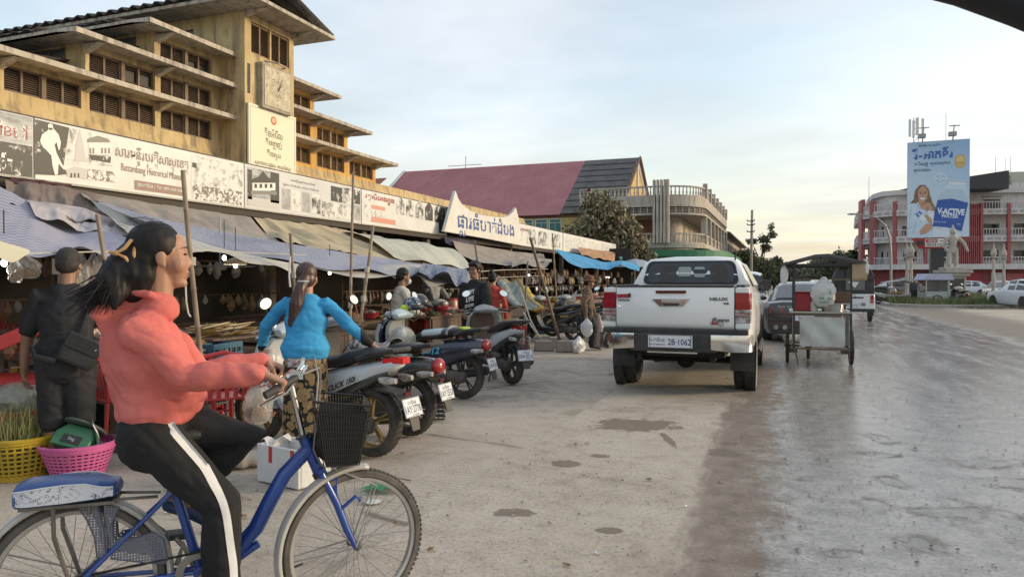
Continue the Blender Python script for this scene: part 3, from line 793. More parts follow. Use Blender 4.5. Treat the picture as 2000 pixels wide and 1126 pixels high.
for dy in(-3.2,-.6,2.4):
 b=tb(t);b.bx(-14.36,-14.25,e1+dy-.35,e1+dy+.35,ez,ez+2.0);b.o('window',mat('grey_door',(.17,.15,.15),.6),t,sm=False)
for i,px in enumerate((1030,1058,1085)):
 x=atY(px,435,66).x
 f=tb(t);f.bx(x-.62,x+.62,65.9,65.99,5.9,7.4);fr=f.o('window',M_TRIM,t,sm=False)
 p_=tb(t);p_.bx(x-.54,x-.03,65.87,65.895,5.98,7.0);p_.bx(x+.03,x+.54,65.87,65.895,5.98,7.0);p_.bx(x-.54,x+.54,65.87,65.895,7.06,7.34);p_.o('pane',M_TEAL,fr,sm=False)
b=tb(t);b.bx(-42,-14.3,65.95,66.0,7.5,7.75);b.o('eave_board',mat('brown_verge',(.16,.08,.06),.8),t,sm=False)
t2=thing('rust_roofed_house','low rust brown roof between the market and the red roof','house',(-46,70,0))
b=tb(t2);b.add([(-60,62,7.6),(-42.6,62,7.6),(-42.6,72,13.2),(-60,72,13.2)],[(0,1,2,3)]);b.o('roof',mat('rust_roof',(.27,.10,.06),.8),t2,sm=False,solid=.1)
b=tb(t2);b.bx(-59,-43,63,72,0,7.6);b.o('wall',M_YB,t2,sm=False)
t=thing('television_aerial','thin television aerial on the red roof ridge','aerial',(-34,75,14.3))
b=B();b.cyl((0,0,0),(0,0,1.4),.04,n=5);b.cyl((-2.2,0,.35),(2.0,0,.35),.03,n=5)
for i in range(7):b.cyl((-2+i*.6,-.4,.36),(-2+i*.6,.4,.36),.02,n=4)
b.o('mast',mat('grey_metal',(.30,.30,.31),.5),t)
cb=thing('balcony_house','grey rounded corner house with balustraded balconies and a green awning','house',(-8,66,0))
M_CREAM=wallmat('weathered_render',(0.42,0.37,0.32),(0.52,0.46,0.39),(0.24,0.20,0.17))
def cpath(off=0,n=10):
 """plan line of the rounded facade, off metres outwards"""
 P=[Vector((-17.5,64-off)),Vector((-10.2,64-off))]
 for i in range(1,n):
  a=-math.pi/2+math.pi/2*i/n
  P.append(Vector((-10.2+(3.5+off)*math.cos(a),67.5+(3.5+off)*math.sin(a))))
 P+=[Vector((-6.7+off,67.5)),Vector((-6.7+off,93))]
 return P
def cband(off0,off1,z0,z1,name,m,par=cb):
 P,Q=cpath(off0),cpath(off1)
 b=tb(par)
 b.loft([[(q.x,q.y,z0),(p.x,p.y,z0),(p.x,p.y,z1),(q.x,q.y,z1)]for p,q in zip(P,Q)])
 return b.o(name,m,par,sm=False)
def along(P,step):
 r=[];acc=0
 for a,c in zip(P,P[1:]):
  L=(c-a).length;s=-acc%step if acc else 0
  k=step-(acc%step)if acc%step>1e-6 else 0
  while k<L:r.append((a+(c-a)*(k/L),(c-a).normalized()));k+=step
  acc+=L
 return r
cband(0.35,-0.9,4.35,4.75,'floor_slab',M_CREAM)
cband(-2.2,-2.5,0,9.0,'wall',M_CREAM)
cband(0.1,-0.1,5.55,5.68,'handrail',M_CREAM);cband(0.1,-0.1,4.752,4.86,'plinth',M_CREAM)
cband(0.12,-0.15,8.15,8.95,'parapet',M_CREAM);cband(0.2,-2.3,7.28,7.45,'floor_slab',M_CREAM);cband(0.2,-2.3,8.0,8.149,'ledge',M_CREAM)
cband(0.1,-0.12,9.72,9.85,'handrail',M_CREAM);cband(0.08,-0.1,8.951,9.05,'plinth',M_CREAM)
cband(-2.5,-8.0,8.7,8.95,'roof_slab',M_CREAM)
b=tb(cb);b2=tb(cb)
for p,d in along(cpath(0),0.36):
 for z0,z1,bb in((4.86,5.55,b),(9.05,9.72,b2)):
  if bb is b2 and p.y>72:continue
  bb.lathe([(0.05,z0),(0.085,z0+.22),(0.045,z0+.45),(0.06,z1)],(p.x,p.y,0),'z',6)
b.o('baluster',M_CREAM,cb,kind='stuff');b2.o('baluster',M_CREAM,cb,kind='stuff')
b=tb(cb)
for p,d in along(cpath(0.02),0.62):
 a,c=p-d*.04,p+d*.04;nrm=Vector((d.y,-d.x))*.06
 b.add([(a.x,a.y,7.451),(c.x,c.y,7.451),(c.x+nrm.x,c.y+nrm.y,7.451),(a.x+nrm.x,a.y+nrm.y,7.451),(a.x,a.y,8.0),(c.x,c.y,8.0),(c.x+nrm.x,c.y+nrm.y,8.0),(a.x+nrm.x,a.y+nrm.y,8.0)],[(0,1,5,4),(1,2,6,5),(2,3,7,6),(3,0,4,7)])
b.o('screen_post',M_CREAM,cb,sm=False,kind='stuff')
for z in(7.56,7.70,7.84):cband(0.03,-0.03,z,z+.05,'screen_rail',M_CREAM)
for px in(1278,1285,1292,1299,1305):
 x=atY(px,400,63.6).x
 b=tb(cb);b.bx(x-.10,x+.10,63.3,63.75,4.76,10.3);b.o('fin',M_CREAM,cb,sm=False)
for i in range(7):
 y=67.4+i*4.15
 b=tb(cb);b.bx(-7.0,-6.48,y-.25,y+.25,4.76,7.28);b.o('pier',M_CREAM,cb,sm=False)
 b=tb(cb);b.bx(-6.85,-6.45,y-.22,y+.22,8.96,10.25);b.o('parapet_post',M_CREAM,cb,sm=False)
 b=tb(cb);b.bx(-6.7,-6.50,y-.18,y+.18,4.9,5.54);b.o('panel',M_CREAM,cb,sm=False)
b=tb(cb);b.bx(-12.6,-10.6,66.05,66.18,4.8,7.0);b.o('door',mat('brown_door',(.16,.06,.045),.7),cb,sm=False)
for x in(-9.6,-8.9):
 b=tb(cb);b.bx(-9.3,-9.15,70.2+(x+9.6)*3,71.2+(x+9.6)*3,5.3,6.8);b.o('window',M_VOID,cb,sm=False)
for i in range(6):
 y=70+i*4.15
 b=tb(cb);b.bx(-9.17,-9.08,y,y+1.8,4.9,6.9);b.o('door',mat('grey_door',(.17,.15,.15),.6),cb,sm=False)
cband(2.2,0.3,3.55,4.0,'awning',mat('green_awning',(.03,.17,.085),.6));cband(2.0,-0.9,4.0,4.1,'awning_top',mat('green_awning',(.03,.17,.085),.6))
cband(0.0,-0.2,0.0,3.5,'shop_shutter',mat('dark_green_shutter',(.025,.08,.05),.7))
t=thing('shop_row','pale two storey shop row farther along the left of the street','house',(-9,110,0))
b=tb(t);b.bx(-16,-7.2,93.5,140,0,7.6);b.o('wall',M_CREAM,t,sm=False)
b=tb(t);b.add([(-16,93.5,8.8),(-6.2,93.5,7.5),(-6.2,140,7.5),(-16,140,8.8)],[(0,1,2,3)]);b.o('roof',M_SLATE,t,sm=False,solid=.15)
for i in range(9):
 b=tb(t);b.bx(-7.21,-7.1,95+i*5,98+i*5,4.4,6.6);b.o('window',M_VOID,t,sm=False)
t=thing('far_house','small pale far house at the end of the street left side','house',(-9,170,0))
b=tb(t);b.bx(-18,-8.0,150,220,0,9.5);b.o('wall',mat('far_wall',(.42,.40,.38),.8),t,sm=False)
b=tb(t)
for i in range(8):b.bx(-8.01,-7.9,152+i*8,156+i*8,5,8)
b.o('window',M_VOID,t,sm=False)
hb_=thing('white_red_block','white four storey block with red columns behind the billboard','apartment building',(38,75,0))
M_HW=wallmat('block_white',(0.58,0.55,0.53),(0.66,0.63,0.61),(0.44,0.40,0.38))
M_HR=mat('column_red',(0.31,0.075,0.08),0.6,c2=(0.36,0.10,0.10),s=1)
HP=[D(1672,560,112),D(1677,560,102),D(1687,560,95.5),D(1708,560,92),D(1749,560,90),D(1825,560,89),D(2120,560,86)]
HP=[Vector((p.x,p.y))for p in HP]
def hoff(o):
 r=[]
 for i,p in enumerate(HP):
  d=(HP[min(i+1,len(HP)-1)]-HP[max(i-1,0)]).normalized();r.append(p+Vector((d.y,-d.x))*o)
 return r
def hband(o0,o1,z0,z1,name,m,i0=0,i1=None):
 P,Q=hoff(o0)[i0:i1],hoff(o1)[i0:i1];b=tb(hb_)
 b.loft([[(q.x,q.y,z0),(p.x,p.y,z0),(p.x,p.y,z1),(q.x,q.y,z1)]for p,q in zip(P,Q)]);return b.o(name,m,hb_,sm=False)
def hpt(px,o=0.0):
 """nearest point of the facade line seen in image column px"""
 d=ray(px,560);best=None
 L=hoff(o)
 for a,c in zip(L,L[1:]):
  e=c-a;den=d.x*e.y-d.y*e.x
  if abs(den)<1e-9:continue
  t=(a.x*e.y-a.y*e.x)/den;s_=(a.x*d.y-a.y*d.x)/den
  if-0.001<=s_<=1.001 and t>0 and(best is None or t<best[0]):best=(t,a+e*s_,e.normalized())
 return best[1:]if best else(L[2],(L[3]-L[2]).normalized())
hband(-1.6,-2.0,0,12.3,'wall',M_HW)
hband(-2.0,-14,12.0,12.3,'roof_slab',M_HW)
hband(0.9,-1.6,2.85,3.5,'canopy_band',M_HW)
hband(-0.2,-0.4,0.0,2.84,'shop_wall',mat('deep_red_wall',(.20,.045,.05),.7,c2=(.27,.06,.065),s=.5))
for z in(6.25,9.55):
 hband(0.35,-1.6,z,z+.72,'balcony_band',M_HW)
 b=tb(hb_)
 for p,d in along(hoff(0.37),0.9):
  a,c=p-d*.34,p+d*.34
  b.add([(a.x,a.y,z+.2),(c.x,c.y,z+.2),(c.x,c.y,z+.52),(a.x,a.y,z+.52)],[(0,1,2,3)])
 b.o('band_grille',mat('grille_grey',(.36,.34,.33),.7),hb_,sm=False,kind='stuff')
for z in(3.5,6.97,10.27):
 hband(0.3,0.22,z+.78,z+.88,'handrail',M_HW)
 b=tb(hb_)
 for p,d in along(hoff(0.26),0.32):b.cyl((p.x,p.y,z),(p.x,p.y,z+.8),.05,n=4)
 b.o('baluster',mat('pinkish_white',(.56,.48,.47),.7),hb_,sm=False,kind='stuff')
hband(-1.0,-1.6,12.3,12.9,'parapet',M_HW)
def hbox(px0,px1,y0,y1,dep,o,m,name,d0=89):
 p,d=hpt(px0,o);q,_=hpt(px1,o);n_=Vector((d.y,-d.x))*dep
 z=lambda y,v:H+(549-y)*((v-Vector((0,0))).dot(Vector((_F.x,_F.y))))/F
 z0,z1=z(y1,p),z(y0,p)
 b=tb(hb_);b.add([(p.x,p.y,z0),(q.x,q.y,z0),(q.x+n_.x,q.y+n_.y,z0),(p.x+n_.x,p.y+n_.y,z0),(p.x,p.y,z1),(q.x,q.y,z1),(q.x+n_.x,q.y+n_.y,z1),(p.x+n_.x,p.y+n_.y,z1)],[(0,3,2,1),(4,5,6,7),(0,1,5,4),(1,2,6,5),(2,3,7,6),(3,0,4,7)])
 return b.o(name,m,hb_,sm=False)
for px in(1686,1708,1749,1806,1913,1967,2030):
 hbox(px-3.2,px+3.2,395 if px<1900 else 398,517,.45,.05,M_HR,'column')
for i in range(11):
 px=1873+i*3.8;hbox(px,px+1.8,400+0*i,517,.3,.2,M_HR,'fin')
for(x0,x1,y0,y1)in((1723,1734,444,469),(1762,1774,443,460),(1921,1951,391,409),(1920,1950,439,457),(1920,1949,490,508),(1764,1789,492,510),(1722,1734,493,517),(1820,1847,492,510),(1980,2001,438,457),(1980,2001,490,508),(1690,1700,470,517)):
 w_=hbox(x0-1,x1+1,y0-1,y1+1,.05,-1.6,mat('frame_grey',(.33,.31,.30),.7),'window');p_=hbox(x0,x1,y0,y1,.06,-1.58,M_GLASSD,'pane');p_.parent=w_
for(x0,x1,y0,y1,m)in((1915,1953,384,387,mat('shade_grey',(.2,.19,.18),.7)),(1935,1958,533,582,M_HW),(1965,1998,535,575,M_HR),(1880,1914,532,582,mat('shutter_red',(.30,.02,.035),.5)),(1800,1870,532,582,mat('shop_brown',(.09,.045,.045),.7)),(1740,1790,540,582,mat('shop_brown',(.09,.045,.045),.7))):
 hbox(x0,x1,y0,y1,.12,-.18,m,'shop_panel' if y0>500 else 'window_shade')
p0,_=hpt(1702,-1.5);p1,_=hpt(1772,-1.5);p2,_=hpt(2090,-1.5);p3,_=hpt(1893,-1.5)
def hquad(pa,pb,za,zb,back,name,m,rise=0):
 d=(pb-pa).normalized();n_=Vector((-d.y,d.x))*back
 b=tb(hb_);b.add([(pa.x,pa.y,za),(pb.x,pb.y,za),(pb.x+n_.x,pb.y+n_.y,za),(pa.x+n_.x,pa.y+n_.y,za),(pa.x,pa.y,zb),(pb.x,pb.y,zb),(pb.x+n_.x,pb.y+n_.y,zb+rise),(pa.x+n_.x,pa.y+n_.y,zb+rise)],[(0,3,2,1),(4,5,6,7),(0,1,5,4),(1,2,6,5),(2,3,7,6),(3,0,4,7)]);return b.o(name,m,hb_,sm=False)
hquad(p0,p1+(p1-p0)*.6,12.4,13.2,9,'roof',mat('dark_roof_sheet',(.035,.035,.038),.6),1.4)
hquad(p1,p3,12.3,12.9,6,'roof_room',M_HW)
hquad(p3,p2,12.3,13.6,8,'roof_room',M_HW);hquad(p3+(p2-p3)*.02,p3+(p2-p3)*.42,13.3,14.5,7,'roof',mat('grey_roof_sheet',(.16,.165,.18),.5),.5)
hquad(p3+(p2-p3)*.4,p2,13.6,14.9,9,'roof_room',mat('greenish_render',(.47,.47,.38),.8))
p4,_=hpt(1893,-.9);p5,_=hpt(1960,-.9)
hquad(p4,p5,12.95,13.75,.3,'sign_band',mat('sign_grey',(.40,.39,.38),.7))
for px,y0,y1 in((1697,345,395),(1847,222,330),(1944,305,385),(1963,308,380),(1973,306,380)):
 p=D(px,y1,95);q=D(px,y0,95)
 b=B();b.cyl((0,0,0),(0,0,q.z-p.z),.05,.03,5)
 o=b.o('roof_mast',mat('grey_metal',(.30,.30,.31),.5),loc=p)
 tag(o,{1697:'thin mast at the left end of the white block roof',1847:'tall whip mast rising above the billboard',1944:'thin mast above the block right of the billboard',1963:'shorter of two thin masts at the right edge of the sky',1973:'rightmost thin mast above the white block'}[px],'mast','masts on the roofs')
t=thing('phone_mast','mobile phone mast with white panel antennas behind the billboard','mast',D(1789,290,120))
b=B()
for dx in(-.35,.35):b.cyl((dx,0,-6),(dx,0,5.2),.07,n=5)
for i in range(10):b.cyl((-.35,0,-5+i),(.35,0,-4+i),.04,n=4)
b.o('lattice',mat('grey_metal',(.30,.30,.31),.5),t)
for dx,z0 in((-.95,3.2),(.95,3.2),(.1,3.4),(-.4,3.0)):
 b=B();b.bx(dx-.18,dx+.18,-.25,-.05,z0-1.2,z0+1.7);b.o('panel',mat('antenna_white',(.62,.62,.62),.5),t,sm=False,bev=.03)
# TREES
def leaf_mat(name,c,c2):
 m,nt,p=mat0(name)
 oi=N('NewGeometry',nt)
 n=noise(nt,coords(nt),1.3,3)
 f=mth(nt,'ADD',mth(nt,'MULTIPLY',oi.outputs['Random Per Island'],0.6),mth(nt,'MULTIPLY',n,0.4))
 nt.links.new(ramp(nt,f,[(0.2,c),(0.8,c2)]),p.inputs['Base Color']);p.inputs['Roughness'].default_value=0.6
 return m
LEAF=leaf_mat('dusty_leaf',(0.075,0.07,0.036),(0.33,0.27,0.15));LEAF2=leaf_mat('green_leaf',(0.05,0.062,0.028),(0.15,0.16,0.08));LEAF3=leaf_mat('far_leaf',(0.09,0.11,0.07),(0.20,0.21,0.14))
BARK=mat('bark',(0.10,0.08,0.06),0.9,c2=(0.17,0.14,0.11),s=6,bump=0.6,bs=20)
def tree(label,loc,h,clumps,n,ls,lm,seed,tr=0.16,grp=None,droop=0.5,cat='tree'):
 rr=random.Random(seed);nr=np.random.default_rng(seed)
 t=thing('tree',label,cat,loc,0,grp)
 b=B();base=Vector((0,0,0));fork=Vector((rr.uniform(-.2,.2),rr.uniform(-.2,.2),h*0.32))
 b.tube([base,base+(fork-base)*.5+Vector((.05,.03,0)),fork],[tr*1.25,tr,tr*.8],8)
 for c,r in clumps:
  c=Vector(c);b.tube([fork,(fork+c)/2+Vector((rr.uniform(-.3,.3),rr.uniform(-.3,.3),.2)),c],[tr*.6,tr*.35,tr*.08],6)
  for k in range(4):
   e=c+Vector((rr.gauss(0,.6),rr.gauss(0,.6),rr.gauss(.1,.5)))*(r if isinstance(r,(int,float))else r[0])
   b.tube([c,e],[tr*.12,tr*.03],4)
 b.o('trunk',BARK,t)
 W=np.array([(r if isinstance(r,(int,float))else r[0])**2 for c,r in clumps]);W=W/W.sum()
 ci=nr.choice(len(clumps),n,p=W)
 C=np.array([c for c,r in clumps])[ci];RR=np.array([(r,r,r*.85)if isinstance(r,(int,float))else r for c,r in clumps])[ci]
 d=nr.normal(size=(n,3));d/=np.linalg.norm(d,axis=1)[:,None]
 tw=nr.normal(size=(max(20,n//28),3));tw/=np.linalg.norm(tw,axis=1)[:,None];tw*=(nr.random((len(tw),1))**0.4)*nr.uniform(.7,1.18,(len(tw),1))
 ti=nr.integers(0,len(tw),n)
 P=C+RR*(tw[ti]*0.92+d*0.17)
 P[:,2]=np.maximum(P[:,2],h*.1)
 a=nr.normal(size=(n,3));a[:,2]-=droop*1.5;a/=np.linalg.norm(a,axis=1)[:,None]
 q=np.cross(a,nr.normal(size=(n,3)));q/=np.linalg.norm(q,axis=1)[:,None]
 L=(ls*nr.uniform(.6,1.4,n))[:,None];wd=L*0.28
 V=np.stack([P,P+a*L*.5+q*wd,P+a*L,P+a*L*.5-q*wd],1).reshape(-1,3)
 me=bpy.data.meshes.new('crown');Fx=np.arange(n*4).reshape(-1,4)
 me.from_pydata(V.tolist(),[],Fx.tolist());me.materials.append(lm)
 o=bpy.data.objects.new('crown',me);COL.objects.link(o);o.parent=t
 return t
tl=D(1180,560,56)
tree('big dusty drooping tree beside the grey corner house',(tl.x,tl.y,0),8.6,[((0,0,5.6),(2.3,2.3,2.6)),((-1.5,-.4,4.2),(1.9,1.9,2.0)),((1.5,0,4.4),(1.8,1.9,1.9)),((2.6,.2,3.0),(1.5,1.5,1.2)),((-2.3,0,3.0),(1.4,1.4,1.4)),((-.6,.2,7.3),(1.3,1.3,1.3)),((.9,-.6,2.9),(1.8,1.6,1.3))],24000,.36,LEAF,3,.2,droop=.9)
p=D(1478,560,85)
tree('thin topped green tree beside the grey street pole',(p.x,p.y,0),8.5,[((0,0,2.8),(2.6,2.6,1.7)),((-1.2,0,4.4),(1.4,1.4,1.0)),((.8,0,6.4),(.8,.8,.5)),((1.7,0,6.9),(.55,.6,.45)),((-.6,0,6.2),(.7,.7,.4)),((1.0,0,5.4),(.7,.7,.5)),((1.6,0,7.8),(.35,.4,.5))],9000,.26,LEAF2,5,.16)
grp='trees down the street'
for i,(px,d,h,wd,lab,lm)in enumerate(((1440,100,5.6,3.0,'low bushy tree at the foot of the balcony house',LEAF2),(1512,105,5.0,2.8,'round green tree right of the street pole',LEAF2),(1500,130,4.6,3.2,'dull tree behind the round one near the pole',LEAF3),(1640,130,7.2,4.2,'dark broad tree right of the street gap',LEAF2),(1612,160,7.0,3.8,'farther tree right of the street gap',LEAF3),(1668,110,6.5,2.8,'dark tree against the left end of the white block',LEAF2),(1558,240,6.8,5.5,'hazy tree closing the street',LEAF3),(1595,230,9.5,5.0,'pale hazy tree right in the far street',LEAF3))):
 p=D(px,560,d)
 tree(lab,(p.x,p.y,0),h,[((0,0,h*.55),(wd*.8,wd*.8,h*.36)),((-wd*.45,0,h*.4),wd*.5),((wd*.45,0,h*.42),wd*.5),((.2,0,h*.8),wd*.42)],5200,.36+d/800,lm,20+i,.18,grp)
t=thing('utility_pole','grey concrete utility pole in front of the thin topped tree','pole',tuple(G(1466,575)))
d=2030/26.5
p0=D(1466,575,74);p1=D(1469,410,74)
t.location=(p0.x,p0.y,0)
b=B();b.tube([(0,0,0),(p1.x-p0.x,p1.y-p0.y,p1.z)],[.17,.12],8);b.o('shaft',mat('pole_concrete',(.33,.31,.28),.9),t)
for z in(6.5,7.2,7.6):
 b=B();b.cyl((-.35,0,z),(.35,0,z),.05,n=6);b.ell((-.35,0,z+.1),.07,8,6);b.ell((.35,0,z+.1),.07,8,6);b.o('insulator',mat('dark_metal',(.05,.045,.04),.5),t)
# THE ROUNDABOUT
rc=D(1840,585,47)
b=B();K=[D(px,600,dd)for px,dd in((1716,46),(1730,41),(1790,38.8),(1880,38.2),(1990,39),(2100,41),(2100,60),(1900,62),(1730,58))]
b.prism([(p.x,p.y)for p in K],-.02,.16);b.o('roundabout',mat('kerb_concrete',(.40,.37,.33),.9,c2=(.32,.29,.26),s=2),kind='structure',sm=False)
b=B();rr=random.Random(4)
cen=sum((Vector((p.x,p.y))for p in K),Vector((0,0)))/len(K)
for i in range(9000):
 a,c=rr.choice(list(zip(K,K[1:]+K[:1])));u=rr.random();q=Vector((a.x,a.y))*u+Vector((c.x,c.y))*(1-u);s=math.sqrt(rr.random())*.95
 q=cen+(q-cen)*s;hh=rr.uniform(.15,.5);d=Vector((rr.uniform(-.2,.2),rr.uniform(-.2,.2)))
 b.add([(q.x,q.y,.15),(q.x+.06,q.y+.03,.15),(q.x+d.x,q.y+d.y,.15+hh)],[(0,1,2)])
b.o('grass',leaf_mat('grass_blade',(.06,.09,.025),(.17,.19,.07)),kind='stuff',sm=False)
bb=thing('billboard','tall blue billboard advertising bottled water on a dark column','billboard',tuple(Vector((D(1832,560,54).x,D(1832,560,54).y,0))))
bbL,bbR=D(1772,466,55.2),D(1893,464,53.6)
zB,zT=4.75,12.05
ux=Vector((bbR.x-bbL.x,bbR.y-bbL.y,0));BW=ux.length;ux.normalize();un=Vector((ux.y,-ux.x,0))
O=Vector((bbL.x,bbL.y,zB));BH=zT-zB
def bw(u,v,l=0):return O+ux*(u*BW)+Vector((0,0,v*BH))+un*(.02+.006*l)-bb.location
def bpoly(pts,m,l,name='print'):
 b=B();b.add([bw(u,v,l)for u,v in pts],[tuple(range(len(pts)))]);return b.o(name,m,bb,sm=False)
b=B();b.add([bw(0,0,-3)-un*.35,bw(1,0,-3)-un*.35,bw(1,1,-3)-un*.35,bw(0,1,-3)-un*.35,bw(0,0,-3),bw(1,0,-3),bw(1,1,-3),bw(0,1,-3)],[(0,1,2,3),(4,7,6,5),(0,4,5,1),(1,5,6,2),(2,6,7,3),(3,7,4,0)])
b.o('frame',mat('grey_metal',(.30,.30,.31),.5),bb,sm=False)
m,nt,p=mat0('poster_blue');sp=N('SeparateXYZ',nt);nt.links.new(N('TexCoord',nt).outputs['Generated'],sp.inputs[0])
v_=mth(nt,'ADD',mth(nt,'MULTIPLY',sp.outputs[2],.75),mth(nt,'MULTIPLY',sp.outputs[0],.25))
nt.links.new(ramp(nt,v_,[(0,(.62,.70,.76)),(.45,(.50,.62,.73)),(1,(.27,.43,.66))]),p.inputs['Base Color']);p.inputs['Roughness'].default_value=.5
bpoly([(0,0),(1,0),(1,1),(0,1)],m,0,'poster')
M_BBL=mat('poster_ink_blue',(.05,.12,.40),.5);M_BTXT=mat('poster_ink',(.06,.10,.20),.5)
def blet(t,u,v,wd,h_,m,kh=True,bold=0.01,l=4,rot=0):
 a=R(rot);e1=ux*math.cos(a)+Vector((0,0,math.sin(a)));e2=-ux*math.sin(a)+Vector((0,0,math.cos(a)))
 return letters(t,bw(u,v,l),e1,e2,wd*BW,h_*BH,m,bb,bold=bold,kh=kh)
blet('វី-អាកទីវ',.40,.875,.66,.115,M_BBL,bold=.03);blet('ទឹកពិសារប្រណិត',.36,.955,.36,.034,M_BTXT,bold=.01)
blet('បរិសុទ្ធ ស្រស់ស្រាយ',.40,.765,.58,.055,M_BTXT,bold=.015);blet('គ្រប់ពេល',.24,.70,.27,.052,M_BTXT,bold=.015)
def circ(u,v,ru,rv,n=24,p_=2.0):return[(u+ru*math.copysign(abs(math.cos(6.2832*i/n))**(2/p_),math.cos(6.2832*i/n)),v+rv*math.copysign(abs(math.sin(6.2832*i/n))**(2/p_),math.sin(6.2832*i/n)))for i in range(n)]
M_GOLD=mat('poster_gold',(.62,.43,.16),.5,c2=(.5,.33,.12),s=4)
bpoly(circ(.845,.775,.085,.068,24,3),M_GOLD,1);bpoly(circ(.845,.785,.06,.045),mat('poster_gold_pale',(.68,.50,.22),.5),2);blet('អាក្វា',.845,.755,.10,.025,mat('poster_gold_dark',(.36,.22,.05),.5))
M_CLR=mat('poster_pale',(.66,.74,.80),.5);M_CLR2=mat('poster_mid',(.46,.57,.68),.5)
bpoly(circ(.535,.605,.10,.058),M_CLR,1);bpoly(circ(.535,.605,.088,.05),mat('poster_globe',(.40,.53,.68),.5),2)
bpoly([(.53,.555),(.545,.555),(.545,.655),(.53,.655)],M_CLR,3);bpoly([(.45,.60),(.62,.60),(.62,.612),(.45,.612)],M_CLR,3)
bpoly([(.39,.0),(.41,.12),(.44,.27),(.48,.39),(.60,.50),(.70,.585),(.71,.60),(.94,.575),(.935,.555),(.965,.41),(.985,.36),(.98,.28),(.90,.06),(.885,0)],mat('poster_bottle',(.55,.65,.74),.5),1)
bpoly([(.42,.0),(.44,.11),(.60,.10),(.86,.055),(.85,0)],mat('poster_bottle_low',(.62,.70,.77),.5),2)
bpoly([(.49,.41),(.62,.50),(.90,.485),(.955,.40),(.98,.35),(.5,.395)],mat('poster_bottle_top',(.44,.55,.66),.5),2)
bpoly([(.69,.60),(.95,.58),(.955,.56),(.69,.575)],M_CLR2,3);bpoly([(.68,.562),(.94,.545),(.945,.53),(.67,.545)],M_CLR,3)
lab=[(.405,.115),(.49,.385),(.72,.395),(.98,.345),(.88,.055),(.65,.10)]
bpoly(lab,mat('poster_label_blue',(.035,.095,.36),.5),3)
blet('V-ACTIVE',.705,.262,.44,.065,M_CLR,False,.05,5,-6);blet('WATER',.685,.215,.28,.038,M_CLR,False,.03,5,-6)
blet('NATURAL WATER',.53,.158,.2,.014,M_CLR,False,0,5,-5);blet('500ml',.83,.13,.06,.018,M_CLR,False,0,5,-6)
b=B();b.tube([bw(.41+.1*i/2,.105+.012*math.sin(i*1.2)-.005*i,5)for i in range(10)],.02,4);b.o('print',M_CLR,bb)
M_SK=mat('poster_skin',(.50,.29,.19),.5);M_HR=mat('poster_hair',(.17,.10,.06),.5,c2=(.26,.16,.10),s=6);M_SH=mat('poster_shirt',(.58,.67,.77),.5,c2=(.50,.60,.72),s=2)
bpoly([(.03,.36),(.10,.40),(.13,.50),(.20,.55),(.28,.55),(.35,.50),(.39,.38),(.47,.30),(.45,.24),(.36,.27),(.33,.36),(.15,.36)],M_HR,1)
bpoly([(0,0),(.02,.12),(.01,.22),(.06,.33),(.17,.37),(.33,.33),(.44,.27),(.42,.10),(.40,0)],M_SH,2)
bpoly([(.17,.37),(.23,.30),(.34,.27),(.44,.27),(.40,.36),(.30,.36),(.20,.40)],M_SK,3);bpoly([(.33,.28),(.44,.27),(.42,.13),(.36,.16)],mat('poster_top',(.66,.69,.73),.5),4)
bpoly(circ(.25,.45,.085,.085),M_SK,5)
bpoly([(.15,.40),(.155,.50),(.20,.545),(.17,.47),(.18,.40)],M_HR,6);bpoly([(.35,.40),(.345,.50),(.29,.545),(.33,.48),(.32,.38)],M_HR,6)
bpoly(circ(.248,.408,.04,.014),M_CLR,6);bpoly([(.205,.413),(.25,.418),(.295,.413),(.25,.423)],mat('poster_lip',(.36,.09,.08),.5),7)
M_HL=mat('poster_hair_light',(.30,.19,.11),.5);M_SD=mat('poster_shirt_fold',(.40,.50,.63),.5);M_NK=mat('poster_skin_dark',(.38,.20,.13),.5)
for q in([(.17,.41),(.155,.48),(.18,.53),(.17,.47)],[(.10,.42),(.12,.49),(.135,.50),(.12,.43)],[(.36,.40),(.36,.47),(.335,.52),(.345,.44)],[(.39,.33),(.37,.40),(.385,.42),(.42,.33)],[(.42,.28),(.40,.34),(.415,.36),(.45,.29)]):bpoly(q,M_HL,7)
bpoly([(.215,.375),(.285,.375),(.30,.345),(.24,.335)],M_NK,4);bpoly([(.243,.455),(.257,.455),(.262,.432),(.238,.432)],M_NK,6)
for q in([(.03,.22),(.06,.31),(.07,.30),(.045,.2)],[(.17,.36),(.22,.30),(.20,.29),(.16,.33)],[(.08,.05),(.14,.17),(.155,.16),(.10,.04)],[(.33,.33),(.30,.26),(.315,.25),(.345,.31)],[(.02,.10),(.09,.13),(.09,.115),(.02,.08)]):bpoly(q,M_SD,3)
for u in(.213,.285):bpoly(circ(u,.463,.02,.006,10),M_PBLACK,6);bpoly([(u-.025,.475),(u+.025,.478),(u+.02,.484),(u-.02,.482)],M_HR,6)
bpoly([(.20,.07),(.30,.14),(.40,.14),(.41,.09),(.30,.04),(.22,.03)],M_SK,5);bpoly([(.27,.23),(.36,.15),(.41,.14),(.40,.19),(.31,.24)],M_SK,6)
bpoly([(.13,.245),(.20,.28),(.33,.19),(.27,.15)],M_CLR,5);bpoly([(.13,.245),(.20,.28),(.245,.25),(.18,.21)],M_BBL,6)
bpoly([(.155,.243),(.165,.25),(.225,.247),(.215,.238)],M_CLR,7);bpoly([(.18,.265),(.19,.262),(.20,.225),(.188,.226)],M_CLR,7)
c0=(bbL+bbR)/2-bb.location;c0.z=0;c0-=un*.45
b=B();b.T=Matrix.Translation(c0)@Matrix.Rotation(math.atan2(ux.y,ux.x),4,'Z');b.bx(-.45,.45,-.3,.45,0,zB-.03);b.o('column',mat('black_column',(.035,.035,.04),.4),bb,sm=False)
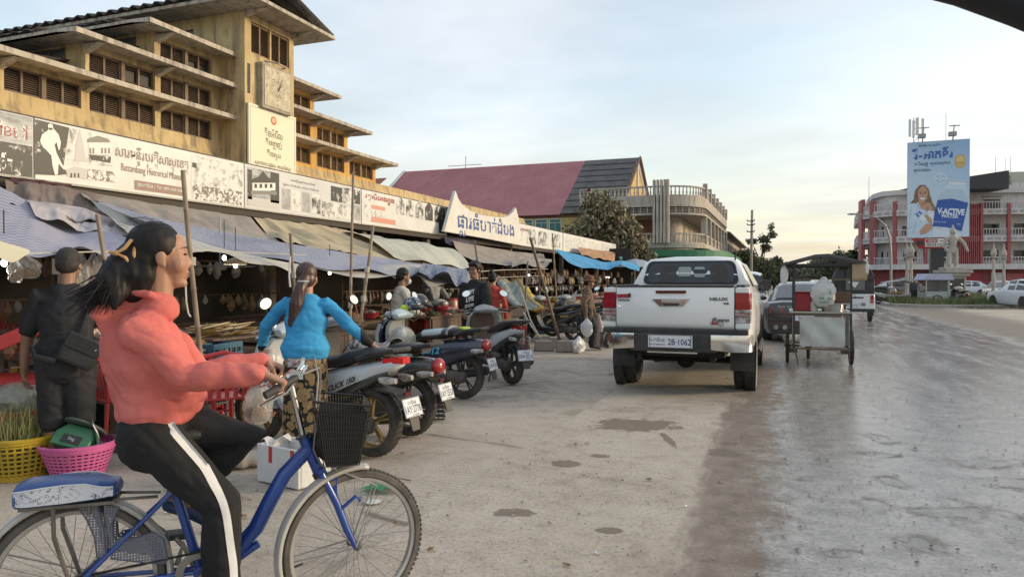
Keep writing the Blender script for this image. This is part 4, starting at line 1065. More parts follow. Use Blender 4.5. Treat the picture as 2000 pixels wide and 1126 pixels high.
b=B();b.T=Matrix.Translation(c0)@Matrix.Rotation(math.atan2(ux.y,ux.x),4,'Z');b.prism([(-1.75,zB-.05),(1.75,zB-.05),(1.2,zB-.85),(-1.2,zB-.85)],-.42,-.32,'y');b.o('bracket',mat('sign_red',(.36,.03,.035),.5),bb,sm=False)
q0=c0+un*.45
def nl(t,u,z,wd,h_,m,off):return letters(t,q0+ux*u+un*off+Vector((0,0,z)),ux,(0,0,1),wd,h_,m,bb,bold=.03)
b=B();b.T=Matrix.Translation(q0)@Matrix.Rotation(math.atan2(ux.y,ux.x),4,'Z');b.bx(-.85,.85,-.06,-.02,zB-.72,zB-.10);b.o('number_panel',M_TRIM,bb,sm=False)
b=B();b.T=Matrix.Translation(q0)@Matrix.Rotation(math.atan2(ux.y,ux.x),4,'Z');b.bx(-.8,-.02,-.068,-.062,zB-.40,zB-.14);b.o('number_strip',mat('sign_red',(.36,.03,.035),.5),bb,sm=False)
nl('VISION',-.4,zB-.27,.6,.15,M_TRIM,.072);nl('outdoor',.42,zB-.27,.6,.13,M_PBLACK,.064);nl('023212309',0,zB-.56,1.5,.2,M_PBLACK,.064)
for u,zz in((-1.25,zB-.55),(1.25,zB-.55)):
 b=B();b.T=Matrix.Translation(q0+ux*u)@Matrix.Rotation(math.atan2(ux.y,ux.x),4,'Z');b.bx(-.22,.22,-.55,-.3,zz,zz+.28);b.bx(-.03,.03,-.32,.1,zz+.1,zz+.16);b.o('floodlight',M_PBLACK,bb,sm=False)
for u in(.24,.73):
 q=bw(u,1,-3);b=B();b.cyl(q,q+Vector((.1,0,1.1)),.05,n=5);b.box(q+Vector((-.1,0,.35))+un*.5,(.5,.4,.3));b.cyl(q,q+Vector((0,0,.35))+un*.5,.04,n=5);b.box(q+Vector((.1,0,1.05)),(.7,.1,.06));b.o('floodlight',mat('grey_metal',(.30,.30,.31),.5),bb)
p0=D(1740,590,50);t=thing('street_lamp','curved grey street lamp left of the billboard','street lamp',(p0.x,p0.y,0))
b=B();pts=[D(1740,585,50),D(1740,500,50),D(1738,465,50),D(1730,441,50),D(1712,425,50),D(1688,420,50),D(1665,418,50)]
b.tube([q-t.location for q in pts],[.09,.08,.075,.07,.06,.05,.05],6);b.o('pole',mat('lamp_grey',(.28,.26,.25),.5),t)
b=B();q=D(1664,418,50)-t.location;b.ell(q,(.32,.14,.07),10,6);b.o('lamp_head',mat('grey_metal',(.30,.30,.31),.5),t)
M_ST=mat('pale_stone',(.46,.42,.36),.85,c2=(.33,.30,.26),s=5,bump=.4,bs=15)
p0=D(1860,592,47);t=thing('statue','pale stone guardian statue on a moulded pedestal','statue',(p0.x,p0.y,0),YAW)
b=B()
for hw,z0,z1 in((.85,.1,.45),(.72,.45,.7),(.6,.7,1.75),(.78,1.75,1.95),(.9,1.95,2.15)):b.bx(-hw,hw,-hw*.8,hw*.8,z0,z1)
b.o('pedestal',M_ST,t,sm=False,bev=.03)
b=B();b.bx(-.45,.45,-.50,-.485,.9,1.6);b.o('plaque',mat('bronze_plaque',(.07,.05,.04),.5),t,sm=False)
b=B();Z=2.15
b.bx(-.7,.7,-.4,.4,Z,Z+.18)
for s in(-1,1):b.limb([(.22*s,0,Z+.1),(.22*s,0,Z+.7),(.15*s,0,Z+1.3)],[.10,.13,.18],10)
b.limb([(0,0,Z+1.2),(0,0,Z+1.6),(0,0,Z+2.1)],[(.25,.2),(.23,.18),(.36,.21)],12,(1,0,0))
b.ell((0,-.02,Z+2.5),(.19,.2,.24));b.limb([(0,0,Z+2.65),(0,0,Z+2.95)],[.14,.04],8)
b.limb([(-.42,0,Z+2.05),(-.65,0,Z+1.6),(-.4,-.3,Z+1.15)],[.13,.11,.08],8);b.limb([(.42,0,Z+2.05),(.72,-.1,Z+1.7),(.85,-.2,Z+1.25)],[.13,.11,.08],8)
b.limb([(-.45,-.3,Z+.3),(-.4,-.32,Z+1.2)],[.16,.09],8)
organic('figure',b,M_ST,t,.035,3)
for px,d,lab in((1771,48,'left of the two carved lamp columns beside the kiosk cart, with the domed top'),(1779,46,'taller carved lamp column right beside the kiosk cart'),(1940,49,'carved lamp column left above the beige sedan'),(1960,50,'shorter carved lamp column right above the beige sedan')):
 p=D(px,592,d);k=1.0 if px>1900 else 1.05
 t=thing('carved_lamp',lab,'lamp column',(p.x,p.y,0),0,'carved lamp columns')
 b=B();b.lathe([(.24,.1),(.24,.4),(.15,.5),(.11,.9),(.13,1.5),(.085,2.2),(.085,2.9),(.22,3.05),(.13,3.1)],n=10);b.o('shaft',M_ST,t)
 b=B();b.lathe([(.12,3.1),(.2,3.3),(.16,3.5),(.05,3.7),(.015,4.05)],n=10);b.o('lantern',M_ST,t)
b=B();rr=random.Random(8);q=D(1925,604,37)
for i in range(160):
 c=q+Vector((rr.gauss(0,.7),rr.gauss(0,.25),0));b.tube([(c.x,c.y,.02),(c.x+rr.uniform(-.3,.3),c.y+rr.uniform(-.2,.2),rr.uniform(.05,.22))],.012,3)
tag(b.o('brush_heap',mat('dry_brush',(.16,.13,.09),.9),kind='stuff'),'heap of dry brush at the kerb below the beige sedan','heap')
# TARPS OVER THE STALLS
def cloth_mat(name,kind,c,c2,s=30):
 m,nt,p=mat0(name)
 v=coords(nt,'UV')
 if kind=='check':
  mp=N('Mapping',nt);mp.inputs['Scale'].default_value=(s,s,s);nt.links.new(v,mp.inputs[0])
  ch=N('TexChecker',nt);ch.inputs['Scale'].default_value=1;ch.inputs[1].default_value=(*c,1);ch.inputs[2].default_value=(*c2,1);nt.links.new(mp.outputs[0],ch.inputs[0]);col=ch.outputs[0]
 elif kind=='weave':
  a=noise(nt,coords(nt,'UV',(s,s*3,1)),5,3,.8);col=ramp(nt,a,[(.44,c),(.56,c2)])
 else:
  a=noise(nt,v,s,6,.65);col=ramp(nt,a,[(.3,c),(.7,c2)])
 dirt=noise(nt,coords(nt,'Object'),.9,6,.6)
 col=mixc(nt,ramp(nt,dirt,[(.5,(0,0,0)),(.75,(.5,)*3)]),col,tuple(x*.45 for x in c))
 g=N('NewGeometry',nt)
 col=mixc(nt,mth(nt,'MULTIPLY',g.outputs['Backfacing'],0.0),col,(.3,.25,.2))
 nt.links.new(col,p.inputs['Base Color']);p.inputs['Roughness'].default_value=.75
 p.inputs['Specular IOR Level'].default_value=.25
 tl=N('BsdfTranslucent',nt);nt.links.new(mixc(nt,1,col,(.5,.45,.38),'MULTIPLY'),tl.inputs[0])
 ms=N('MixShader',nt);ms.inputs[0].default_value=.13
 nt.links.new(p.outputs[0],ms.inputs[1]);nt.links.new(tl.outputs[0],ms.inputs[2])
 nt.links.new(ms.outputs[0],nt.nodes['Material Output'].inputs[0])
 bumpn(nt,p,noise(nt,coords(nt,'Object',(1,1,1)),5,5,.6),.25,.05)
 return m
T_LILAC=cloth_mat('tarp_lilac_check','check',(.30,.29,.36),(.44,.43,.50),46)
T_BLUEW=cloth_mat('tarp_blue_weave','weave',(.13,.15,.24),(.50,.51,.56),26)
T_TAN=cloth_mat('tarp_tan','plain',(.50,.40,.25),(.58,.48,.31),3)
T_CREAM=cloth_mat('tarp_cream','plain',(.52,.51,.40),(.60,.59,.49),3)
T_GREY=cloth_mat('tarp_grey','plain',(.42,.40,.36),(.54,.52,.47),4)
T_BROWN=cloth_mat('tarp_brown','plain',(.19,.14,.115),(.28,.22,.19),3)
T_DUST=cloth_mat('tarp_dusty','plain',(.30,.25,.21),(.40,.35,.30),3)
T_PINK=cloth_mat('tarp_pinkish','plain',(.46,.40,.40),(.56,.52,.52),8)
T_BLUE=cloth_mat('tarp_bright_blue','plain',(.06,.28,.52),(.11,.38,.64),2)
T_NAVY=cloth_mat('tarp_floral_navy','weave',(.05,.075,.15),(.34,.38,.46),9)
def poly_at(P,u):
 L=[0]
 for a,c in zip(P,P[1:]):L.append(L[-1]+(c-a).length)
 t=u*L[-1]
 for i in range(len(P)-1):
  if t<=L[i+1]or i==len(P)-2:return P[i].lerp(P[i+1],(t-L[i])/max(1e-6,L[i+1]-L[i]))
def smooth_line(P,n=60):
 """even samples with the corners rounded"""
 q=[poly_at(P,i/n)for i in range(n+1)]
 for _ in range(3):q=[q[0]]+[(a+c*2+e)/4 for a,c,e in zip(q,q[1:],q[2:])]+[q[-1]]
 return q
def tarp(label,back,front,m,sag=.12,fold=.05,nf=7,seed=1,hem=0.05,drop=0,mdrop=None,name='tarpaulin'):
 rr=random.Random(seed);NU,NV=56,22
 Bk=smooth_line([atX(*q)for q in back],NU);Fr=smooth_line([atX(*q)for q in front],NU)
 base=(Bk[NU//2]+Fr[NU//2])/2;base.z=0
 t=thing(name,label,'tarp',base)
 ph=[rr.uniform(0,6.28)for _ in range(8)]
 def pt(i,v):
  u=i/NU;p=Bk[i].lerp(Fr[i],v)
  f=fold*(2.2*mnoise.noise((nf*1.3*u,1.1*v,seed*3.1))+1.3*abs(mnoise.noise((nf*3.1*u+v,2*v,seed*1.7)))+.35*math.sin(nf*6.28*u+ph[0]+1.8*v)*(1-v))
  f+=fold*.8*mnoise.noise((9*u*nf/4,5*v,seed+.5))
  p=p.copy();p.z+=f*(.25+math.sin(math.pi*min(v,.93)))*.55-sag*math.sin(math.pi*v)-hem*v**6*(.5+.5*math.sin(ph[4]+17*u))
  return p-base
 rows_=[[pt(i,j/NV)for i in range(NU+1)]for j in range(NV+1)]
 b=B();b.grid(rows_)
 o=b.o('sheet',m,t,ang=80)
 uv=o.data.uv_layers.new();
 L=np.array([(l.vertex_index%(NU+1),l.vertex_index//(NU+1))for l in o.data.loops],float)
 wu=sum((a-c).length for a,c in zip(Fr,Fr[1:]));wv=(Bk[NU//2]-Fr[NU//2]).length
 uv.data.foreach_set('uv',(L/(NU,NV)*(wu*.25,wv*.25)).ravel())
 if drop:
  b=B();b.grid([[rows_[-1][i]+Vector((.02+.03*math.sin(i*.7+ph[5])*k,0,-drop*k*(.75+.3*math.sin(i*.31+ph[6]))))for i in range(NU+1)]for k in(0,.5,1)])
  d=b.o('valance',mdrop or m,t,ang=80)
  d.data.uv_layers.new().data.foreach_set('uv',np.array([(l.vertex_index%(NU+1)*.06,l.vertex_index//(NU+1)*.1)for l in d.data.loops],float).ravel())
 return t
X0,X1=-10.2,-5.2
tarp('lilac checked tarp sagging low over the red tables',[(-260,300,-9.4),(-40,345,-9.2),(60,395,-8.2),(140,435,-7.4),(262,468,-6.0)],[(-260,505,-4.9),(0,497,-5.0),(70,493,-5.1),(150,480,-5.2),(205,492,-5.3),(262,488,-5.35)],T_LILAC,.10,.035,4,2)
tarp('pale end of a cloth hanging left of the lilac tarp',[(-220,440,-4.7),(-60,452,-4.75),(58,488,-4.9)],[(-220,520,-4.6),(-40,500,-4.7),(58,495,-4.88)],T_CREAM,.02,.02,3,12)
tarp('dark brown tarp drooping from the canopy above the lilac one',[(10,352,-10.4),(120,362,-10.4),(215,385,-10.2)],[(20,395,-7.9),(110,420,-7.6),(215,437,-7.2)],T_BROWN,.1,.09,5,3)
tarp('pinkish white cloth folded over the brown tarp',[(50,392,-8.3),(150,402,-8.2),(262,440,-7.4)],[(70,415,-7.2),(150,440,-6.9),(210,452,-6.6),(264,462,-6.4)],T_PINK,.03,.04,4,4)
tarp('long grey tarp stretched above the blue woven one',[(150,372,-10.4),(300,398,-10.4),(490,424,-10.4)],[(190,392,-8.7),(300,424,-8.1),(420,452,-7.7),(560,476,-7.2)],T_DUST,.06,.05,6,5)
tarp('blue and white woven tarp stretched across the middle stalls',[(190,392,-8.6),(300,424,-8.0),(420,450,-7.6),(560,474,-7.1),(700,498,-7.0),(838,515,-6.9)],[(265,428,-6.6),(400,474,-6.0),(520,502,-5.6),(640,518,-5.5),(720,524,-5.5),(780,542,-5.4),(835,520,-5.6)],T_BLUEW,.05,.03,5,6,.06)
tarp('pale grey tarp hemmed under the blue woven one by the fan',[(175,388,-8.5),(270,430,-6.62),(400,477,-5.98),(520,506,-5.58),(604,518,-5.5)],[(250,452,-6.2),(370,486,-5.6),(450,494,-5.5),(530,518,-5.35),(596,540,-5.25)],T_GREY,.01,.03,6,7,.05)
tarp('tan tarp fanned out behind the tall bamboo pole',[(495,424,-10.4),(560,432,-10.4),(630,440,-10.4),(690,452,-10.4)],[(560,470,-7.2),(700,496,-7.0),(820,512,-6.8),(905,524,-6.6)],T_TAN,.10,.09,9,8,.05)
tarp('cream tarp bulging left of the black shirted man',[(660,452,-10.4),(740,466,-10.0),(830,480,-9.6),(868,487,-9.4)],[(770,500,-7.0),(840,510,-6.7),(880,517,-6.6),(921,522,-6.5)],T_CREAM,-.16,.04,4,9)
tarp('grey brown tarp edge with scalloped lobes under the cream one',[(600,520,-6.6),(700,520,-6.4),(800,515,-6.4),(912,528,-6.2)],[(606,522,-5.5),(700,528,-5.4),(775,538,-5.4),(820,528,-5.6),(840,554,-5.2),(900,552,-5.2),(918,540,-5.6)],T_GREY,.0,.03,5,10,.1)
tarp('navy floral cloth hung between the tan and cream tarps',[(826,513,-6.0),(860,518,-5.9),(912,526,-5.9)],[(818,528,-5.1),(842,544,-5.05),(850,530,-5.1),(878,531,-5.1),(892,556,-5.05),(916,548,-5.1)],T_NAVY,.0,.02,3,11)
tarp('dusty brown tarp drooping below the pointed market sign',[(885,470,-10.5),(950,482,-10.5),(1010,492,-10.5),(1062,496,-10.3)],[(898,494,-8.4),(935,512,-7.8),(975,518,-7.6),(1030,508,-7.8),(1075,512,-7.8)],T_DUST,.14,.06,4,13)
tarp('crumpled dusty awning end right of the leaning pole',[(1000,508,-8.2),(1040,503,-8.2),(1078,506,-8.2)],[(1000,518,-7.4),(1030,514,-7.3),(1060,524,-7.2),(1078,510,-7.4)],T_DUST,.02,.04,4,14)
tarp('bright blue tarp sagging in front of the far stalls',[(1083,486,-10.2),(1130,497,-10.0),(1180,512,-9.4),(1215,508,-9.0),(1250,517,-8.8)],[(1088,489,-8.6),(1108,510,-8.0),(1140,523,-7.8),(1190,525,-7.7),(1212,516,-7.7),(1248,529,-7.7)],T_BLUE,.10,.05,5,15)
tarp('orange and tan cloths piled behind the blue tarp',[(1128,482,-10.6),(1160,487,-10.6),(1202,492,-10.6)],[(1136,497,-9.8),(1165,503,-9.7),(1200,510,-9.6)],cloth_mat('tarp_orange','plain',(.40,.16,.06),(.45,.34,.22),5),.03,.06,4,16)
tarp('violet black cloth bundled under the pointed sign',[(868,462,-10.8),(900,466,-10.8),(925,472,-10.8)],[(872,474,-10.4),(900,480,-10.4),(925,482,-10.4)],cloth_mat('tarp_violet','plain',(.06,.055,.09),(.12,.11,.16),4),.05,.05,4,17)
tarp('dark maroon cloth hanging behind the left banner edge',[(20,345,-10.7),(80,352,-10.7),(140,360,-10.7)],[(30,356,-10.3),(80,375,-10.2),(135,376,-10.3)],cloth_mat('tarp_maroon','plain',(.07,.03,.03),(.13,.06,.06),4),.03,.03,4,18)
p=atX(1240,512,-9.2)
t=thing('market_umbrella','grey blue umbrella at the far end of the stalls','umbrella',(p.x,p.y,0))
b=B();b.lathe([(1.5,2.35),(1.1,2.6),(.6,2.8),(.03,2.9)],n=10,cap=False);b.o('canopy',mat('umbrella_grey',(.33,.38,.44),.7),t,ang=10);b=B();b.cyl((0,0,0),(0,0,2.95),.025,n=6);b.o('pole',M_LEDGE,t)
p=atX(1212,504,-8.7);b=B();b.ell((0,0,0),.1,8,6);b.cyl((0,0,-.6),(0,0,0),.03,n=5)
tag(b.o('pole_cap',mat('teal_cap',(.10,.26,.25),.6),loc=p),'teal capped pole end poking through the blue tarp','pole')
M_BAM=mat('bamboo',(.34,.26,.18),.7,c2=(.22,.165,.115),s=5,sc3=(2,2,1));M_BAM2=mat('bamboo_grey',(.23,.18,.14),.75,c2=(.14,.11,.09),s=5)
def pole(label,x,top,bot,r,m=M_BAM,rope=None,zb=0):
 """bamboo through two sight lines on the plane X=x, run down to the ground"""
 a=atX(*top,x);c=atX(*bot,x)
 k=(zb-a.z)/(c.z-a.z)if abs(c.z-zb)>.05 else 1
 e=a.lerp(c,k)
 t=thing('bamboo_pole',label,'pole',e,0,'bamboo poles holding up the tarps')
 b=B();v=a-e;n=max(5,int(v.length/.33));side=Vector((rnd.uniform(-1,1),rnd.uniform(-1,1),0))*.012
 pts=[];rr_=[]
 for i in range(n+1):
  q=v*(i/n)+side*math.sin(i*.9);d_=v.normalized()*.012
  k_=1-.25*i/n
  if 0<i<n:
   pts+=[q-d_,q,q+d_];rr_+=[r*k_,r*k_*1.22,r*k_]
  else:pts.append(q);rr_.append(r*k_)
 b.tube(pts,rr_,7);b.o('shaft',m,t,ang=60)
 if rope:
  b=B()
  for f in rope:
   for j in range(4):b.lathe([(r*1.25,-.01),(r*1.5,0),(r*1.25,.01)],v*f+Vector((0,0,j*.018)),n=8)
  b.o('binding',mat('rope_pale',(.45,.42,.36),.9),t)
 return t
pole('short bamboo pole behind the girl\'s hair',-4.95,(190,418),(212,552),.022,M_BAM)
pole('bamboo pole rising right in front of the girl\'s nose',-4.9,(357,332),(390,690),.026,M_BAM,(.66,.3))
pole('short bamboo pole left of the blue cardigan',-5.2,(569,455),(578,590),.022,M_BAM2,(.75,))
pole('tallest thin bamboo pole right of the blue cardigan',-5.0,(690,335),(684,620),.02,M_BAM,(.4,))
pole('leaning bamboo pole with green ties beside the tallest one',-5.0,(728,440),(701,660),.024,M_BAM,(.72,.55,.2))
pole('crooked pole running behind the black shirted man',-4.9,(926,470),(945,600),.02,M_BAM2,(.6,))
pole('thick leaning pole tied down between the two dark motorbikes',-4.35,(1036,465),(1086,640),.035,M_BAM2,(.55,))
pole('straight pole at the corner of the bright blue tarp',-6.9,(1079,455),(1088,600),.03,M_BAM)
pole('short dark pole standing in the left concrete block',-4.6,(1031,510),(1021,660),.022,M_BAM2)
def cord(label,pts,r,m,name='rope',cat='rope',grp=None):
 b=B();base=pts[0]
 L=[]
 for a,c in zip(pts,pts[1:]):
  for i in range(6):L.append(a.lerp(c,i/6)-base)
 L.append(pts[-1]-base)
 b.tube(L,r,5);o=b.o(name,m,loc=base);return tag(o,label,cat,grp)
M_ROPE=mat('rope_pale',(.45,.42,.36),.9);M_ROPER=mat('rope_red',(.33,.12,.10),.9)
cord('pale rope strung along the hem of the left tarps',[atX(-20,500,-5),atX(80,494,-5.1),atX(250,490,-5.2),atX(360,487,-5.3)],.006,M_ROPE)
cord('pale line from the pole by the girl\'s nose to the grey hem',[atX(372,487,-5.0),atX(480,493,-5.4),atX(600,498,-5.4)],.006,M_ROPE)
cord('two strand guy rope from the leaning pole to the concrete block',[atX(1015,560,-4.7),atX(1036,625,-4.4),atX(1055,660,-4.2)],.014,M_ROPE)
cord('second guy rope crossing in front of the dark motorbikes',[atX(1022,610,-4.6),atX(1040,640,-4.3),atX(1058,663,-4.15)],.014,M_ROPE)
cord('reddish guy rope beside the tallest pole',[atX(690,575,-5.0),atX(700,620,-4.95),atX(706,660,-4.9)],.008,M_ROPER)
cord('white tape end dangling by the pole at the girl\'s chin',[atX(362,545,-4.85),atX(364,590,-4.85),atX(368,612,-4.85),atX(372,618,-4.85)],.008,mat('tape_white',(.62,.60,.58),.7))
cord('white tape dangling left of the short pole by the cardigan',[atX(567,500,-5.15),atX(565,540,-5.15),atX(567,560,-5.15)],.012,mat('tape_white',(.62,.60,.58),.7))
cord('thin rope tied along the stall frame behind the red shirted woman',[atX(905,532,-6.6),atX(980,527,-7),atX(1070,525,-7.4)],.010,M_ROPE)
cord('second thin line under the stall frame rope',[atX(905,545,-6.6),atX(980,541,-7),atX(1062,538,-7.4)],.007,M_ROPE)
M_CB=mat('cement_block',(.30,.26,.22),.95,c2=(.38,.34,.29),s=6,bump=.5,bs=30)
for i,(px,py,wd,hh,lab)in enumerate(((1022,684,.33,.2,'square concrete block left of the row under the poles'),(1062,688,.42,.2,'long rounded concrete block in the middle of the row'),(1082,682,.24,.22,'small concrete block behind the middle of the row'),(1107,690,.46,.22,'largest sloping concrete block beside the white bag'))):
 g=G(px,py-4);b=B();b.prism([(-wd/2,0),(wd/2,0),(wd*.42,hh),(-wd*.40,hh)],-.13,.13,'y')
 o=b.o('concrete_block',M_CB,loc=(g.x,g.y,.006),rz=YAW,bev=.015,sm=False);tag(o,lab,'concrete block','concrete blocks weighing down the poles')
# STALLS AND GOODS
M_WOOD=mat('stall_wood',(.17,.11,.075),.8,c2=(.09,.06,.045),s=5,sc3=(1,6,1));M_RWOOD=mat('table_red_wood',(.13,.04,.032),.6,c2=(.17,.06,.045),s=3)
M_CRATEB=mat('crate_blue',(.035,.11,.17),.55);M_REDP=mat('red_plastic',(.50,.035,.035),.42,c2=(.56,.06,.055),s=3)
M_YELP=mat('yellow_plastic',(.55,.36,.02),.45);M_BLUEP=mat('blue_plastic',(.10,.26,.50),.4)
def table(label,x,y,wx,wy,h,m=M_WOOD,rz=0,grp='stall tables',shelf=True):
 t=thing('stall_table',label,'table',(x,y,0.006),rz,grp)
 b=B();b.bx(-wx/2,wx/2,-wy/2,wy/2,h-.04,h);b.o('tabletop',m,t,sm=False,bev=.005)
 for sx in(-1,1):
  for sy in(-1,1):
   b=B();b.bx(sx*(wx/2-.06)-.03,sx*(wx/2-.06)+.03,sy*(wy/2-.06)-.03,sy*(wy/2-.06)+.03,0,h-.041);b.o('leg',m,t,sm=False)
 if m is M_WOOD and wy>1.2 and rnd.random()<.75:
  b=B();n_=int(wy/.2)
  for i in range(n_):b=B();b.bx(wx/2-.02,wx/2-.002,-wy/2+.07+i*(wy-.14)/n_,-wy/2+.062+(i+1)*(wy-.14)/n_,.06+.03*rnd.random(),h-.045);b.o('front_board',M_WOOD,t,sm=False)
 if shelf:
  b=B();b.bx(-wx/2+.04,wx/2-.04,-wy/2+.04,wy/2-.04,h*.35,h*.35+.03);b.o('shelf',m,t,sm=False)
 return t
rr=random.Random(21)
labs=['dim','second','third']
TB=[(-6.3,5.7,.9,1.5,.78,'dark stall table behind the bent man'),(-6.2,8.0,.9,1.7,.72,'table with dried fish left of the cardigan'),(-6.6,10.2,.9,1.6,.80,'dark table behind the cardigan woman\'s head'),(-6.3,12.2,.9,1.6,.80,'table behind the white shirted man'),(-6.1,14.2,.95,1.5,.82,'table with seafood trays by the standing black shirt'),(-6.6,16.6,1.0,1.8,.8,'table behind the red shirted woman'),(-6.7,19.4,1.0,2.0,.8,'table of baskets behind the dark motorbikes'),(-7.0,22.4,1.0,2.2,.8,'table left of the hatted woman'),(-7.3,25.6,1.0,2.4,.8,'table behind the hatted woman'),(-7.6,29.0,1.0,2.6,.8,'far table beside the pickup'),(-7.9,33,1.0,3,.8,'farthest stall table before the umbrella'),(-9.0,7.5,1.0,2.4,.8,'inner dark table on the left'),(-9.0,11.5,1.0,2.6,.8,'inner dark table in the middle'),(-9.2,16,1.0,3,.85,'inner table behind the red shirt'),(-9.6,21,1,3.4,.85,'inner table behind the dark motorbikes')]
for x,y,wx,wy,h,l in TB:table(l,x,y,wx,wy,h)
def trayof(label,x,y,z,r,c,n,item,mi,cat='tray',rim=M_WOOD,depth=.05):
 t=thing('goods_tray',label,cat,(x,y,z),0,'goods set out on the stalls')
 b=B();b.lathe([(r*.9,0),(r,depth),(r*.97,depth),(r*.88,.012)],n=16);b.o('tray',rim,t)
 b=B()
 for i in range(n):
  a=rr.uniform(0,6.28);q=r*.8*math.sqrt(rr.random());zz=depth*.6+(1-q/r)*r*.35*rr.random()
  if item=='round':b.ell((q*math.cos(a),q*math.sin(a),zz),rr.uniform(.024,.038),7,5)
  elif item=='fish':
   d=Vector((math.cos(a*3),math.sin(a*3),rr.uniform(-.1,.2)))*rr.uniform(.10,.15);c_=Vector((q*math.cos(a),q*math.sin(a),zz));b.tube([c_-d,c_-d*.3,c_+d*.5,c_+d],[.006,.022,.018,.004],5)
  else:b.box((q*math.cos(a),q*math.sin(a),zz),(rr.uniform(.05,.1),rr.uniform(.03,.06),rr.uniform(.03,.06)),rr.uniform(0,3))
 b.o('goods',mi,t,kind='stuff');return t
GC=[mat('goods_'+n_,c,.6,c2=tuple(k*.55 for k in c),s=9)for n_,c in(('tan',(.42,.30,.15)),('green',(.10,.16,.06)),('grey',(.28,.27,.25)),('white',(.55,.52,.48)),('brown',(.18,.10,.06)),('red',(.42,.06,.05)),('orange',(.48,.20,.05)),('shell',(.17,.18,.13)))]
M_STEEL=mat('steel_bowl',(.45,.45,.45),.3,1);M_BASK=mat('basket_cane',(.42,.34,.24),.8,c2=(.30,.23,.16),s=14)
k=0
for(x,y,wx,wy,h,l)in TB[:11]:
 for j in range(3 if wy>1.6 else 2):
  yy=y-wy/2+(j+.5)*wy/(3 if wy>1.6 else 2);c=GC[(k*3+j*2)%8]
  nm=('tan','green','grey','white','brown','red','orange','shelly')[(k*3+j*2)%8]
  trayof('%s of %s goods, %s on the %s'%(('shallow tray','steel bowl','wide basket')[(k+j)%3],nm,('near','middle','far')[j],l.replace(' standing','').replace(' hatted','')),x+rr.uniform(-.05,.25),yy,h+.007,rr.uniform(.2,.29),c,34,('round','fish','chunk')[(k+2*j)%3],c,rim=(M_WOOD,M_STEEL,M_BASK)[(k+j)%3],depth=(.05,.09,.12)[(k+j)%3])
 k+=1
def jar(label,p,r,h,m,lid,grp):
 t=thing('storage_jar',label,'jar',p,0,grp);b=B();b.lathe([(r*.9,0),(r,.02),(r,h*.8),(r*.8,h*.9)],n=12);b.o('jar',m,t);b=B();b.lathe([(r*.86,h*.9),(r*.88,h),(r*.3,h*1.02)],n=12);b.o('lid',lid,t)
M_JAR=mat('jar_pink',(.50,.28,.22),.3);M_LIDR=mat('lid_red',(.50,.03,.04),.4)
for px,py,lab in((884,592,'red lidded jar, nearer of the pair left of the black shirt'),(896,591,'red lidded jar, farther of the pair left of the black shirt')):
 q=atX(px,py,-6.1);jar(lab,(q.x,q.y,.84),.10,.26,M_JAR,M_LIDR,'red lidded jars')
g=atX(430,607,-5.75);t=thing('dried_fish_tray','fan of yellow dried fish on a dark tray above the blue crate','tray',(g.x,g.y,.83))
b=B();b.prism([(-.3,-.42),(.3,-.42),(.34,.42),(-.3,.42)],0,.02);b.o('tray',M_WOOD,t,sm=False)
for i in range(26):
 b=B();a=rr.uniform(-.5,.5)+1.45;c_=Vector((rr.uniform(-.22,.22),rr.uniform(-.26,.26),.03+i*.005));d=Vector((math.cos(a),math.sin(a),rr.uniform(-.02,.10)))*rr.uniform(.16,.24)
 b.tube([c_-d,c_-d*.2,c_+d*.6,c_+d],[(.02,.004),(.045,.007),(.035,.006),(.006,.002)],6,side=(-math.sin(a),math.cos(a),0));b.o('dried_fish',mat('dried_fish',(.46,.33,.13),.6,c2=(.30,.19,.07),s=8),t)
def crate(label,p,wx,wy,h,m,rz=0,grp=None,cells=5):
 t=thing('crate',label,'crate',p,rz,grp);b=B()
 b.bx(-wx/2,wx/2,-wy/2,wy/2,0,.015)
 for z0,z1 in((0.016,.06),(h*.62,h*.7),(h-.05,h)):
  b.bx(-wx/2,wx/2,-wy/2,-wy/2+.015,z0,z1);b.bx(-wx/2,wx/2,wy/2-.015,wy/2,z0,z1);b.bx(-wx/2,-wx/2+.015,-wy/2+.016,wy/2-.016,z0,z1);b.bx(wx/2-.015,wx/2,-wy/2+.016,wy/2-.016,z0,z1)
 b.o('frame',m,t,sm=False);b=B()
 for i in range(cells+1):
  for s in(-1,1):
   u=-wx/2+.02+i*(wx-.04)/cells;b.bx(u-.012,u+.012,s*(wy/2-.009)-.005,s*(wy/2-.009)+.005,.02,h-.03)
   v=-wy/2+.02+i*(wy-.04)/cells;b.bx(s*(wx/2-.009)-.005,s*(wx/2-.009)+.005,v-.012,v+.012,.02,h-.03)
 for s in(-1,1):
  for z in(.12,.19):b.bx(-wx/2+.02,wx/2-.02,s*(wy/2-.009)-.004,s*(wy/2-.009)+.004,z,z+.012);b.bx(s*(wx/2-.009)-.004,s*(wx/2-.009)+.004,-wy/2+.02,wy/2-.02,z,z+.012)
 b.o('lattice',m,t,sm=False,kind='stuff')
 b=B();b.bx(-wx/2+.018,wx/2-.018,-wy/2+.018,wy/2-.018,.016,h*.6);b.o('contents',M_VOID,t,sm=False);return t
g=atX(418,640,-5.35)
crate('blue plastic crate on two red stools left of the cardigan',(g.x,g.y,.50),.34,.46,.33,M_CRATEB,R(6))
